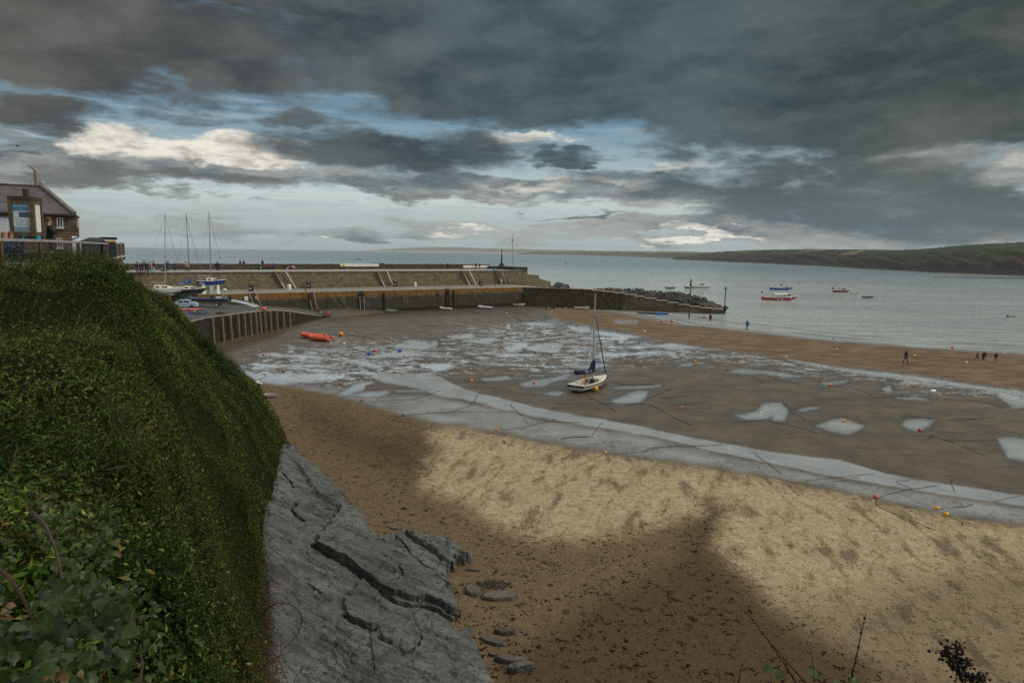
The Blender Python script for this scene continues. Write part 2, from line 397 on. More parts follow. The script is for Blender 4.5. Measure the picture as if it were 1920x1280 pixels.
SHEEN = [(440,690),(560,716),(600,722),(690,733),(720,738),(800,737),(900,757),(1010,781),(1150,806),(1250,823),(1350,849),(1550,891),(1700,916),(1940,953)] + [(1930,990)] + EDGE[::-1]
PALE = [(838,797),(950,815),(1060,839),(1150,853),(1250,866),(1350,881),(1450,897),(1520,912),(1620,932),(1700,952),(1800,972),(1960,992),(2100,1040),(2100,1300),(1800,1290),(1700,1262),(1600,1222),(1520,1182),(1440,1138),(1420,1095),(1380,1060),(1342,1020),(1345,985),(1365,955),(1335,935),(1310,940),(1320,960),(1290,968),(1200,990),(1150,1000),(1100,1014),(1010,1012),(930,985),(870,945),(795,915),(790,898),(812,880),(805,862),(830,845),(812,825),(805,808)]
BAR = [(1010,578),(1040,574),(1105,580),(1200,592),(1290,611),(1400,622),(1480,631),(1560,641),(1640,647),(1720,653),(1800,658),(1930,665),(2300,690),(2300,775),(1930,733),(1800,714),(1700,701),(1600,690),(1500,678),(1400,662),(1300,649),(1230,636),(1150,620),(1080,606),(1035,597)]
STREAK = [[(840,612),(930,604),(1000,598),(1060,600),(1130,616),(1200,634),(1290,650),(1300,660),(1200,672),(1100,680),(1060,695),(960,690),(860,672),(820,650)],
          [(600,648),(700,640),(790,634),(830,650),(880,668),(880,690),(800,705),(720,715),(620,722),(560,712),(470,700),(460,680),(520,660)],
          [(1190,640),(1300,652),(1480,676),(1600,692),(1700,704),(1930,738),(1930,752),(1700,722),(1500,696),(1350,678),(1220,664)]]
WEED = [[(560,585),(700,580),(860,577),(985,574),(1025,577),(985,590),(860,592),(740,596),(640,600)],[(590,598),(640,592),(665,596),(650,603),(600,606)],[(380,660),(430,641),(520,622),(545,616),(520,634),(470,648),(410,668)],[(1180,583),(1360,588),(1358,596),(1280,596),(1190,590)]]
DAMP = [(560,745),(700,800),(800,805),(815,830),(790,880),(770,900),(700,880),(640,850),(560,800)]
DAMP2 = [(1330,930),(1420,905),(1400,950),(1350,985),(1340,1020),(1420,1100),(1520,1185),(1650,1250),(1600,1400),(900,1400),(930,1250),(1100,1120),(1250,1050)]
def build_ground():
    offs = np.concatenate([np.arange(40,66,4), np.arange(66,400,1.5), np.arange(400,1000,2.2), np.arange(1000,2400,30)])
    r = (CAMZ-GZ)*FPX/offs
    tx = np.concatenate([np.linspace(-6,-.9,18), np.arange(-.86,.86,1.9/1280), np.linspace(.9,6,18)])
    X = (r[:,None]*tx[None,:]).ravel(); Y = np.repeat(r,len(tx))
    Z = ground_z_np(X,Y)
    V = np.stack([X,Y,Z],1); px,py = proj_np(V)
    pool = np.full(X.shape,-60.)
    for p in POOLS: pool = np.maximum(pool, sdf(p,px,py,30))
    ch = sdf(CHANNEL,px,py,60); wash = sdf(SEAPOLY,X,Y,60)
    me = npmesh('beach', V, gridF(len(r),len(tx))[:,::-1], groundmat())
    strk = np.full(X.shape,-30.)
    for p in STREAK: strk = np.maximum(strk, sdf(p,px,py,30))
    weed = np.full(X.shape,-30.)
    for p in WEED: weed = np.maximum(weed, sdf(p,px,py,30))
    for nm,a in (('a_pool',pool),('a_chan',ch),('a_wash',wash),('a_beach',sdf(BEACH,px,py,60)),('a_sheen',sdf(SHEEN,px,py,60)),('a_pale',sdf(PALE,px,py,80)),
                 ('a_bar',sdf(BAR,px,py,60)),('a_streak',strk),('a_weed',weed),('a_vignette',sdf([(1430,1120),(1560,1120),(1700,1080),(1850,1050),(2100,1020),(2100,1500),(1300,1500)],px,py,90)),('a_damp',np.maximum(sdf(DAMP,px,py,80),sdf(DAMP2,px,py,80)))): addattr(me,nm,a)
    tag(link('beach',me), kind='structure', label='sandy beach and muddy harbour floor at low tide')
def groundmat():
    m,n,b = newmat('beach_sand')
    p = n.pos()
    n05 = n.noise(p,.35,6,.6); n2 = n.noise(p,2.2,6,.6); n9 = n.noise(p,9,5,.65); n30 = n.noise(p,38,3,.7)
    wob = n.math('ADD', n.math('MULTIPLY', n.math('SUBTRACT',n2,.5), 7), n.math('MULTIPLY', n.math('SUBTRACT',n05,.5), 8))
    S = lambda a,k,lo,hi: n.ss(n.math('ADD', n.attr(a), n.math('MULTIPLY',wob,k)), lo, hi)
    wob2 = n.math('MULTIPLY', n.math('SUBTRACT',n.noise(p,1.1,5,.6),.5), 5.5)
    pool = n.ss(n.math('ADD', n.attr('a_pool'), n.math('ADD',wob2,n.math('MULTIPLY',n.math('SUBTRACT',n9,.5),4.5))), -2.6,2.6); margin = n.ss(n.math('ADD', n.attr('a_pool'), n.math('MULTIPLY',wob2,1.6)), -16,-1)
    chan = S('a_chan',.6,-2,3); beach = S('a_beach',1.0,-5,6); sheen = S('a_sheen',1.0,-4,14)
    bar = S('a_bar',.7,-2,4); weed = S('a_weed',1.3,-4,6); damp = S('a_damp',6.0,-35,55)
    # thin films of water lying in the ripples of the mud
    wv = n.vm('ADD', n.vm('MULTIPLY', p, (.30,.42,1)), n.vm('SCALE', n.noise(p,.5,4,.6,col=True)))
    film = n.noise(wv, 1.5, 6, .58, .8)
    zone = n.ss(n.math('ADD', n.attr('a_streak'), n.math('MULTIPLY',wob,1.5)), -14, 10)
    thr = n.mixf(zone, .80, .515)
    film = n.ss(film, thr, n.math('ADD',thr,.06))
    rn = n.noise(n.vm('ADD', n.vm('MULTIPLY', p, (.22,.40,1)), n.vm('SCALE', n.noise(p,.6,3,.5,col=True))), .9, 3, .5, .6)
    riv = n.math('MULTIPLY', n.ss(n.math('ABSOLUTE', n.math('SUBTRACT', rn, .5)), .020, .008), n.ss(n.math('ADD', n.attr('a_streak'), n.math('MULTIPLY',wob,3)), -26, -6))
    film = n.math('MAXIMUM', film, n.math('MULTIPLY',riv,.9))
    film = n.math('MULTIPLY', film, n.math('SUBTRACT', 1, n.math('MAXIMUM', beach, bar)))
    wet = n.math('MAXIMUM', pool, film)
    ripple = n.noise(n.vm('MULTIPLY',p,(1.2,5,1)),2.6,4,.6,.5)
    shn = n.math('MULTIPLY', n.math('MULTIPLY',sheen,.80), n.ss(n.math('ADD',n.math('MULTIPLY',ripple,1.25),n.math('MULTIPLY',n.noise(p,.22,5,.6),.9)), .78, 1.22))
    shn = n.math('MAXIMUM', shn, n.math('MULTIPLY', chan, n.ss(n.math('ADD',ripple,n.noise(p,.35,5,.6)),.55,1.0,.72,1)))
    # colours (albedo)
    mud = n.mix(n.ss(n05,.35,.68), (.064,.050,.031), (.102,.080,.050))
    mud = n.mix(n.ss(n9,.42,.72,0,.55), mud, (.045,.038,.029))
    dry = n.mix(n.ss(n2,.3,.7), (.118,.082,.045), (.172,.123,.070))
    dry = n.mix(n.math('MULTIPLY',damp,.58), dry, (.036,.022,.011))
    grain = n.ss(n30,.35,.7)
    dry = n.mix(n.math('MULTIPLY',grain,.35), dry, n.mix(.5,dry,(.05,.032,.018)))
    # pale dry sand, mottled by damp hollows that run down the slope
    hv = n.vm('MULTIPLY', p, (.55,.27,1))
    rot = n.xyz(n.dot(p,(.84,-.20,0)), n.dot(p,(.08,.27,0)), 0)
    hollow = n.ss(n.math('ADD', n.noise(rot,1.0,6,.66,.3), n.math('MULTIPLY', n2,.28)), .645, .80)
    pal = n.ss(n.math('ADD', n.attr('a_pale'), n.math('ADD', n.math('MULTIPLY',wob,4.5), n.math('MULTIPLY', n.math('SUBTRACT',n9,.5), 60))), -24, 28)
    palc = n.mix(n.ss(n2,.3,.7), (.325,.247,.143), (.46,.362,.222))
    palc = n.mix(n.math('MULTIPLY',grain,.5), palc, (.15,.105,.062))
    palc = n.mix(n.math('MULTIPLY',hollow,.74), palc, (.088,.070,.046))
    palc = n.mix(n.math('MULTIPLY',S('a_vignette',5.0,-60,70),.58), palc, (.10,.072,.040))  # vignette painted in: pale sand darkens towards the near right corner
    dry = n.mix(n.math('MULTIPLY', n.ss(n.math('ADD',n9,n.math('MULTIPLY',n.math('SUBTRACT',n2,.5),.6)),.52,.70), .55), dry, (.038,.025,.013))
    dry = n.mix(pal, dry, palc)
    # scattered scraps of weed, and foot prints with their shade painted dark
    fp = n.vm('MULTIPLY', p, (1.0,1.25,1))
    fd = n.voro(n.vm('ADD',fp,n.vm('SCALE',n.noise(p,4,2,.5,col=True))), 2.1, 'F1')
    fmask = n.ss(n.noise(p,.5,4,.6), .36,.52)
    dent = n.math('MULTIPLY', n.ss(n.math('ADD',fd,n.math('MULTIPLY',n.math('SUBTRACT',n9,.5),.5)), .30,.17), n.mixf(pal, 1.0, .35))
    dent = n.math('MULTIPLY', dent, n.mixf(damp, fmask, n.math('ADD',.25,n.math('MULTIPLY',fmask,.75))))
    fd2 = n.voro(n.vm('ADD',p,(3,7,0)), 5.5, 'F1')
    dent2 = n.math('MULTIPLY', n.ss(n.math('ADD',fd2,n.math('MULTIPLY',n.math('SUBTRACT',n9,.5),.5)), .26,.14), n.ss(n.noise(p,1.3,4,.6),.44,.58))
    dents = n.math('MAXIMUM', dent, n.math('MULTIPLY',dent2,.8))
    dry = n.mix(n.math('MULTIPLY',dents,.92), dry, (.010,.007,.004))
    lines = n.ss(n.noise(n.vm('MULTIPLY',p,(.16,.55,1)),1.1,6,.66,.6), .56,.66)
    mud = n.mix(n.math('MULTIPLY',lines,.62), mud, (.034,.029,.019))
    mud = n.mix(n.math('MULTIPLY',margin,.55), mud, (.040,.034,.024))
    barc = n.mix(n.ss(n.noise(n.vm('MULTIPLY',p,(.25,.8,1)),1.2,5,.6),.35,.68), (.10,.062,.034), (.185,.132,.083))
    lines = n.ss(n.noise(n.vm('MULTIPLY',p,(.16,.55,1)),1.1,6,.66,.6), .56,.66)
    mud = n.mix(n.math('MULTIPLY',lines,.62), mud, (.034,.029,.019))
    barc = n.mix(n.math('MULTIPLY',grain,.3), barc, (.06,.04,.024))
    weedc = n.mix(n.ss(n9,.3,.7), (.018,.013,.006), (.06,.042,.018))
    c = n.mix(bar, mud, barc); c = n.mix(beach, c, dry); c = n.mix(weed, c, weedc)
    # sky reflection painted pale into standing water; channel and wet flat a little less
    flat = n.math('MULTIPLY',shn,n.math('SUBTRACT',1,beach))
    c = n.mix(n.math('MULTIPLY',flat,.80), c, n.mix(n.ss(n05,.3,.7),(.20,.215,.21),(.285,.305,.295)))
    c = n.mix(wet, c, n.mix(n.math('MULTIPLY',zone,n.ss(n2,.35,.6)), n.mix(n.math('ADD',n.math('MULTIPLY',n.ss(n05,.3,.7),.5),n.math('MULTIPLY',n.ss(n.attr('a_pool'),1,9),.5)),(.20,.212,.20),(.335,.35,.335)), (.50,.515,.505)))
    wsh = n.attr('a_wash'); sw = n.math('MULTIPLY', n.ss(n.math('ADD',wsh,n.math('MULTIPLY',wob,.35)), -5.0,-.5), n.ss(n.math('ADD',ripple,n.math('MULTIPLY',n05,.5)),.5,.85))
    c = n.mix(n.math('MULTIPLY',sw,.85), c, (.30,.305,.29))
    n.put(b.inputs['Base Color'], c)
    dryness = n.math('MAXIMUM', beach, n.math('MULTIPLY',bar,.8))
    ro = n.mixf(dryness, n.lin(n9,.3,.7,.42,.62), .85)
    ro = n.mixf(n.math('MULTIPLY',shn,n.math('SUBTRACT',1,beach)), ro, .27)
    ro = n.mixf(weed, ro, .6)
    wsh = n.attr('a_wash'); swash = n.math('MULTIPLY', n.ss(n.math('ADD',wsh,n.math('MULTIPLY',wob,.35)), -5.5,-1.0), n.ss(n.math('ADD',ripple,n.math('MULTIPLY',n05,.5)),.55,.8,.35,1))
    ro = n.mixf(swash, ro, .15)
    ro = n.mixf(n.math('MULTIPLY',margin,n.math('SUBTRACT',1,dryness)), ro, .30)
    ro = n.mixf(wet, ro, .035)
    n.put(b.inputs['Roughness'], ro)
    n.put(b.inputs['Specular IOR Level'], n.mixf(n.math('MAXIMUM',wet,n.math('MAXIMUM',swash,n.math('MULTIPLY',shn,n.math('SUBTRACT',1,beach)))), n.mixf(dryness,.28,.06), .5))
    n.put(b.inputs['IOR'], n.mixf(n.math('MAXIMUM',wet,n.math('MULTIPLY',shn,.8)), 1.30, 1.75))
    h = n.math('ADD', n.math('MULTIPLY',n9,.55), n.math('ADD', n.math('MULTIPLY',n30,.18), n.math('MULTIPLY',ripple,.35)))
    h = n.math('SUBTRACT', h, n.math('MULTIPLY',n.math('MULTIPLY',dents,beach),.9)); h = n.math('ADD', h, n.math('MULTIPLY',n.math('MULTIPLY',n.voro(n.vm('ADD',p,n.vm('SCALE',n.noise(p,2,3,.5,col=True))),2.6,'SMOOTH_F1'),beach),.8))
    h = n.math('SUBTRACT', h, n.math('MULTIPLY',n.math('MULTIPLY',hollow,pal),.5))
    st = n.mixf(wet, n.mixf(shn, n.mixf(dryness,.35,1.0), .12), .012)
    n.put(b.inputs['Normal'], n.bump(h, st, .10))
    return m
build_ground()
# ------------------------------------------------------------------ sea
def build_sea():
    m,n,b = newmat('sea_water'); p = n.pos()
    d = n.vm('LENGTH', n.vm('SUBTRACT', p, (0,0,0)), out=1)
    w1 = n.noise(n.vm('MULTIPLY',p,(.30,.75,1)), .42, 5, .6); w2 = n.noise(n.vm('MULTIPLY',p,(.8,1.2,1)), 2.4, 4, .6)
    big = n.noise(n.vm('MULTIPLY',p,(.010,.022,1)), 1, 5, .6)
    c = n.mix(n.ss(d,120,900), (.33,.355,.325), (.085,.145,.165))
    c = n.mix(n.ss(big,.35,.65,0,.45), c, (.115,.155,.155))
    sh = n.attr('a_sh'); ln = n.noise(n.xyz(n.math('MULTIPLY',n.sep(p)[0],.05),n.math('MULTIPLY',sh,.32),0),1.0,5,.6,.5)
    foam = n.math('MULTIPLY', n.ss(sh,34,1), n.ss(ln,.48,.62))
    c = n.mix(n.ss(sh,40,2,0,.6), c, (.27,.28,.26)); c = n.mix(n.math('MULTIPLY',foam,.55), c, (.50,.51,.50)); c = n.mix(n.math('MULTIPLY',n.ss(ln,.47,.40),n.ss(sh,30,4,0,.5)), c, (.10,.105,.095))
    n.put(b.inputs['Base Color'], c)
    n.put(b.inputs['Roughness'], n.lin(d,100,1200,.10,.26)); b.inputs['IOR'].default_value = 1.33
    w3 = n.noise(n.vm('MULTIPLY',p,(.085,.21,1)), 1.0, 5, .62, .4)
    h = n.math('ADD', n.math('ADD', w1, n.math('MULTIPLY',w2,.30)), n.math('MULTIPLY',w3,3.2))
    n.put(b.inputs['Normal'], n.bump(h, n.mixf(n.ss(d,90,160), .10, n.mixf(big,.7,1.0)), .5))
    r = np.concatenate([np.linspace(60,300,120), np.geomspace(310,25000,70)])
    t = np.concatenate([np.linspace(-88,88,176)])*PI/180
    X = (r[:,None]*np.sin(t)[None,:]).ravel(); Y = (r[:,None]*np.cos(t)[None,:]).ravel()
    Z = np.zeros_like(X)
    near = np.exp(-np.maximum(r-150,0)/120)
    Zs = (fbm(X*.03+3,Y*.09,5,3)-.5)*.10
    Z = Zs*np.repeat(near,len(t))-.01
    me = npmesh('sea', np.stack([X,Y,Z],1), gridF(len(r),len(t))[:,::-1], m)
    addattr(me,'a_sh', np.where((Y>260)|(X>400)|(X<-250),60,np.clip(sdf(SEAPOLY,X,Y,60),0,60)))
    tag(link('sea',me), kind='structure', label='grey green sea in the bay')
build_sea()
# ------------------------------------------------------------------ far coasts
def hillmat(name, green, brown, cliff, fscale, dark=1.0):
    m,n,b = newmat(name); p = n.pos(); z = n.attr('a_h')
    cell = n.voro(n.vm('MULTIPLY',p,(1,1,0)), fscale, 'F1', 'Color')
    edge = n.voro(n.vm('MULTIPLY',p,(1,1,0)), fscale, 'DISTANCE_TO_EDGE')
    cv = n.sep(cell)[0]
    n1 = n.noise(p, fscale*.9, 6, .65); n2 = n.noise(p, fscale*7, 5, .65)
    g = n.mix(cv, [x*.65 for x in green], [min(1,x*1.35) for x in green])
    g = n.mix(n.ss(cv,.75,.8,0,.6), g, (.17,.15,.07))
    g = n.mix(n.ss(edge,.05,.02,0,.85), g, (.02,.03,.014))
    heath = n.mix(n.ss(n2,.3,.7), [x*.6 for x in brown], brown)
    f = n.ss(n.math('ADD', z, n.math('MULTIPLY', n.math('SUBTRACT',n1,.5), 1.1)), .58, .76)
    c = n.mix(f, heath, g)
    c = n.mix(n.ss(n.math('ADD', z, n.math('MULTIPLY', n.math('SUBTRACT',n2,.5), .5)), .30, .10), c, cliff)
    c = n.mix(n.ss(z,.035,.012), c, (.16,.12,.075))
    c = n.mix(n.ss(n2,.55,.75,0,.6), c, (.018,.022,.012))
    n.put(b.inputs['Base Color'], c); b.inputs['Roughness'].default_value = .95; b.inputs['Specular IOR Level'].default_value = .1
    return m
def coast(name, top, shore, label, mt, seed, rough=.25, back=.35, ncol=260, nrow=34, treeh=0.0):
    """top: (px, py) skyline; shore: (px, py) water line -> distances follow from the sea plane"""
    xs = np.linspace(shore[0][0], shore[-1][0], ncol)
    ty = np.interp(xs,[a for a,_ in top],[b for _,b in top]); sy = np.interp(xs,[a for a,_ in shore],[b for _,b in shore])
    V = []; A = []
    prof = [(0,0),(.04,.03),(.07,.16),(.12,.30),(.22,.45),(.4,.66),(.6,.84),(.8,.95),(1,1.0)]
    for j in range(nrow):
        s = j/(nrow-4)
        for i,x in enumerate(xs):
            b0 = P(x, sy[i], 0.0); D = b0.y
            Yt = D*(1+back); h = PY(x,ty[i],Yt).z
            if s<=1: k = np.interp(s,[a for a,_ in prof],[b for _,b in prof])
            else: k = 1-(s-1)*1.2
            Y = D+(Yt-D)*s
            X = b0.x/D*Y
            nn = mnoise.fractal(Vector((X/D*26+seed,Y/D*22,seed)),1,2,5)
            kk = k + (nn*rough*.5*min(k*3,1)*(1-min(1,k))*1.6 if s<1 else 0)
            th = 0
            if treeh and s>.92: th = treeh*max(0,mnoise.noise(Vector((x*.35,s*9,seed)))+.1)
            V.append((X,Y,max(-.5,kk*h+th-.3*(j==0)))); A.append(min(1,kk))
    V = np.array(V); me = npmesh(name, V, gridF(nrow,ncol), mt, True); addattr(me,'a_h',np.array(A))
    o = link(name,me); tag(o, label, kind='structure'); return o
M_head = hillmat('headland_cover', (.030,.040,.019), (.040,.032,.026), (.036,.038,.035), .022)
M_mid = hillmat('coast_fields', (.085,.14,.04), (.085,.07,.045), (.10,.095,.08), .006)
M_far = hillmat('far_fields', (.17,.20,.07), (.10,.11,.07), (.30,.24,.17), .0022)
coast('headland', [(1262,481),(1290,476),(1330,473),(1400,469.5),(1450,468),(1520,467),(1600,468),(1680,469),(1720,468),(1760,464),(1800,460.5),(1850,457),(1920,454),(2000,450),(2300,440)],
      [(1262,486.6),(1350,490.5),(1450,495),(1550,500),(1650,506),(1750,511.5),(1850,516),(1920,518.5),(2100,526),(2300,533)],
      'green topped headland with brown bracken slopes across the bay', M_head, 3, .35, .22, 420, 40, 1.6)
coast('hills', [(960,476),(1010,471),(1080,470),(1150,470.5),(1210,471.5),(1260,471.5),(1300,472),(1340,474),(1400,478)],
      [(960,476.5),(1010,477.6),(1080,478.8),(1150,480.8),(1210,482.8),(1260,484.8),(1300,486),(1340,487),(1400,488.5)],
      'middle distance coast of green fields', M_mid, 11, .25, .3, 200, 26, 3)
coast('far_coast', [(680,470.5),(720,467),(760,464.5),(800,463),(850,463.2),(880,463.8),(905,465),(940,465.6),(980,466.5),(1040,468.2),(1100,469)],
      [(680,470.7),(760,472.0),(850,473.3),(905,474.2),(980,475.6),(1040,476.4),(1100,477.3)],
      'hazy far coast with sunlit pale cliffs', M_far, 23, .3, .3, 200, 26, 0)

# ------------------------------------------------------------------ the air over the bay
mb=MB(); mb.box((0,12400,33),(60000,25600,72)); hz=mb.obj('haze',None)
hm=bpy.data.materials.new('sea_air'); hm.use_nodes=True; hn=hm.node_tree; hn.nodes.clear()
ho=hn.nodes.new('ShaderNodeOutputMaterial'); hv=hn.nodes.new('ShaderNodeVolumePrincipled'); hv.inputs['Color'].default_value=(.80,.86,.88,1); hv.inputs['Density'].default_value=5.5e-5
hn.links.new(hv.outputs[0],ho.inputs['Volume']); hz.data.materials.clear(); hz.data.materials.append(hm); tag(hz,'thin sea haze over the bay',kind='stuff')
# ------------------------------------------------------------------ hillside on the left: cliff edge, slope and scrub
_YS = [1.2,3,6,10,16,22,26,29.5,33,37,42,48,52,58,66]
_XT = [-1.0,-1.9,-3.6,-6.1,-9.9,-13.6,-16.2,-18.4,-20.6,-22.8,-25.0,-27.4,-30.4,-36,-44]
_XB = [-.1,-.75,-2.0,-3.7,-6.0,-8.25,-9.9,-11.15,-12.1,-13.05,-14.4,-16.1,-18.5,-24,-33]
_ZT = [12.1,12.05,12.1,12.4,12.85,13.2,13.4,13.5,13.5,13.35,12.9,12.1,11.6,11.2,11]
_ZB = [6,5.5,4.0,2.6,1.4,1.15,1.35,1.55,1.15,.7,.5,.3,.3,.4,.5]
def hill_pt(Y, s):
    """s<0 behind the cliff edge, 0..1 down the slope"""
    xt = np.interp(Y,_YS,_XT); xb = np.interp(Y,_YS,_XB); zt = np.interp(Y,_YS,_ZT); zb = np.interp(Y,_YS,_ZB)
    sl = np.clip(s,0,1)
    drop = np.interp(sl,[0,.1,.2,.35,.6,.8,.92,1],[0,.052,.11,.225,.455,.665,.845,1])
    X = np.where(s>=0, xt+(xb-xt)*sl, xt+s*9)
    back = np.interp(Y,[1,6,16,26,40,60],[.9,.75,.55,.12,.1,.1])
    Z = zt-(zt-zb)*drop + np.where(s<0, (1-np.exp(s*2.2))*back, 0)
    lump = (fbm(X*.55+5,Y*.5,31,5)-.5)*np.interp(Y,[1,5,20,34,48],[.6,1.6,3.4,2.7,1.9]) + (fbm(X*3.1,Y*3.1,35,3)-.5)*.45
    amp = np.clip((1-sl)*4,0,1)*np.interp(Y,[40,48,70],[1,.9,.7])
    return X + lump*.55*amp, Z + lump*.62*amp
def build_hill():
    m,n,b = newmat('hill_earth'); p = n.pos()
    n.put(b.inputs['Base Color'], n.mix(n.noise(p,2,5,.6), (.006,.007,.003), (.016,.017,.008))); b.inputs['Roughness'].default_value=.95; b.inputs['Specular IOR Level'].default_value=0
    Ys = np.geomspace(1.2,66,170); ss_ = np.concatenate([np.linspace(-2.2,0,40)[:-1], np.linspace(0,1,70)])
    YY = np.repeat(Ys,len(ss_)); S = np.tile(ss_,len(Ys)); X,Z = hill_pt(YY,S)
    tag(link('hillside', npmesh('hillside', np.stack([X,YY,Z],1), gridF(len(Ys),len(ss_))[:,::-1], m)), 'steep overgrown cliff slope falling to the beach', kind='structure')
    # leaves of the scrub: each a small folded blade standing off the slope
    N = 1200000
    r = RNG
    Y = 2.6*np.exp(r.random(N)*np.log(62/2.6)); s = np.where(r.random(N)<.36, -1.9*r.random(N)**1.3, r.random(N))
    X,Z = hill_pt(Y,s); e = .05
    X2,Z2 = hill_pt(Y,s+.02); X3,Z3 = hill_pt(Y*1.01,s)
    t1 = np.stack([X2-X,np.zeros(N),Z2-Z],1); t2 = np.stack([X3-X,Y*.01,Z3-Z],1)
    nn = np.cross(t1,t2); nn *= np.sign(nn[:,2:3]+1e-9); nn /= np.linalg.norm(nn,axis=1,keepdims=True)+1e-9
    clump = fbm(X*1.7,Y*1.7,41,3)
    off = (r.random(N)**1.5+(r.random(N)<.03)*r.random(N)*.9)*np.interp(Y,[2.6,8,25,45],[.28,.38,.5,.32])*(.35+clump)
    edge = np.clip((s-.93)/.07,0,1); off *= (1-.5*edge)
    C = np.stack([X,Y,Z],1)+nn*off[:,None]
    size = np.interp(Y,[2.6,6,12,25,50],[.026,.021,.023,.036,.062])*(.5+.9*r.random(N))
    pz = fbm(X*.45+30,Y*.4,83,4); size = size*np.where(pz>.57,1.15,np.where(pz<.46,.60,.82)); size = np.where((fbm(X*1.1+8,Y*.9,87,3)<.40)&(r.random(N)<.7), 0.001, size)
    D = r.normal(size=(N,3)); D /= np.linalg.norm(D,axis=1,keepdims=True)
    nl = nn*.9+r.normal(size=(N,3))*.75+np.array([0,0,.35]); nl /= np.linalg.norm(nl,axis=1,keepdims=True)
    D -= nl*(D*nl).sum(1,keepdims=True); D /= np.linalg.norm(D,axis=1,keepdims=True)+1e-9
    W = np.cross(nl,D); sz = size[:,None]
    V = np.stack([C-D*sz, C+W*sz*.42+nl*sz*.12, C+D*sz*1.5, C-W*sz*.42+nl*sz*.12],1).reshape(-1,3)
    F = np.arange(4*N).reshape(-1,4)
    # species by patch: fresh bramble / dull ivy / grey olive gorse / dead brown stems
    pa = fbm(X*.35+9,Y*.28,51,4); pb = fbm(X*.8+2,Y*.7,57,4); u = r.random(N); lv = .40+1.7*r.random(N)**2
    fresh = np.array([.044,.086,.010]); ivy = np.array([.012,.033,.006]); olive = np.array([.092,.102,.020]); brown = np.array([.060,.040,.019]); yel = np.array([.15,.13,.03])
    wo = np.clip((pa-.45)*9,0,1)*np.clip(Y/10,.1,1)
    moss_lit = np.array([.088,.118,.018]); ms = np.clip((s-.05)*4,0,1)*np.clip((Y-14)/16,0,1)*np.clip(.35+1.6*(pa-.4),.1,.8)  # mossy green of the slope, brightened to paint in its highlight
    col = np.where((u<wo*.62)[:,None], olive, np.where((pb>.5)[:,None],fresh,ivy))
    col = np.where((r.random(N)<ms)[:,None], moss_lit, col)
    wb = np.clip((fbm(X*.5,Y*.5,61,3)-.5)*4,0,.28)+.05*(Y>6)+.45*edge
    col = np.where((r.random(N)<wb)[:,None], brown, col)
    col = np.where((r.random(N)<.02)[:,None], yel, col)
    col = col*(lv*(.25+1.25*fbm(X*.7,Y*.6,67,4)))[:,None]
    ml,n,b = newmat('scrub_leaf'); b.inputs['Specular IOR Level'].default_value=.15
    n.put(b.inputs['Base Color'], n.attr('leafcol','Color')); b.inputs['Roughness'].default_value=.6; b.inputs['Specular IOR Level'].default_value=.07
    tr = n.n.new('ShaderNodeBsdfTranslucent'); n.put(tr.inputs['Color'], n.mix(.5,n.attr('leafcol','Color'),(.08,.12,.02)))
    mx = n.n.new('ShaderNodeMixShader'); mx.inputs[0].default_value=.22
    n.l.new(b.outputs[0],mx.inputs[1]); n.l.new(tr.outputs[0],mx.inputs[2]); n.l.new(mx.outputs[0], n.n['Material Output'].inputs[0])
    me = npmesh('scrub', V, F, ml, False)
    c4 = np.concatenate([np.repeat(col,4,0), np.ones((4*N,1))],1); addattr(me,'leafcol',c4,'FLOAT_COLOR')
    tag(link('scrub',me), 'dense mixed bramble and gorse scrub covering the cliff slope', kind='stuff')
    # stray stalks standing out of the scrub
    k = 1500; Ys = 5*np.exp(r.random(k)*np.log(50/5)); s = np.where(r.random(k)<.35,-1.2*r.random(k),r.random(k)*.97); Xs,Zs = hill_pt(Ys,s); sb = MB()
    for i in range(k):
        p0 = Vector((Xs[i],Ys[i],Zs[i]+.1)); d = Vector((r.normal(.25,.35),r.normal(-.1,.3),1)).normalized(); L = r.uniform(.35,.95); w = .004+Ys[i]*.00022
        sb.tube([p0,p0+d*L*.55,p0+d*L+Vector((r.normal(.12,.1),r.normal(0,.1),-.12*L))],[w,w*.8,w*.4],3,cap=False)
    tag(sb.obj('scrub_stalks', mat('stalk_straw',(.085,.070,.032),.8,.5,3)), 'dry stalks standing out of the cliff scrub', kind='stuff')
    return ml
LEAFMAT = build_hill()
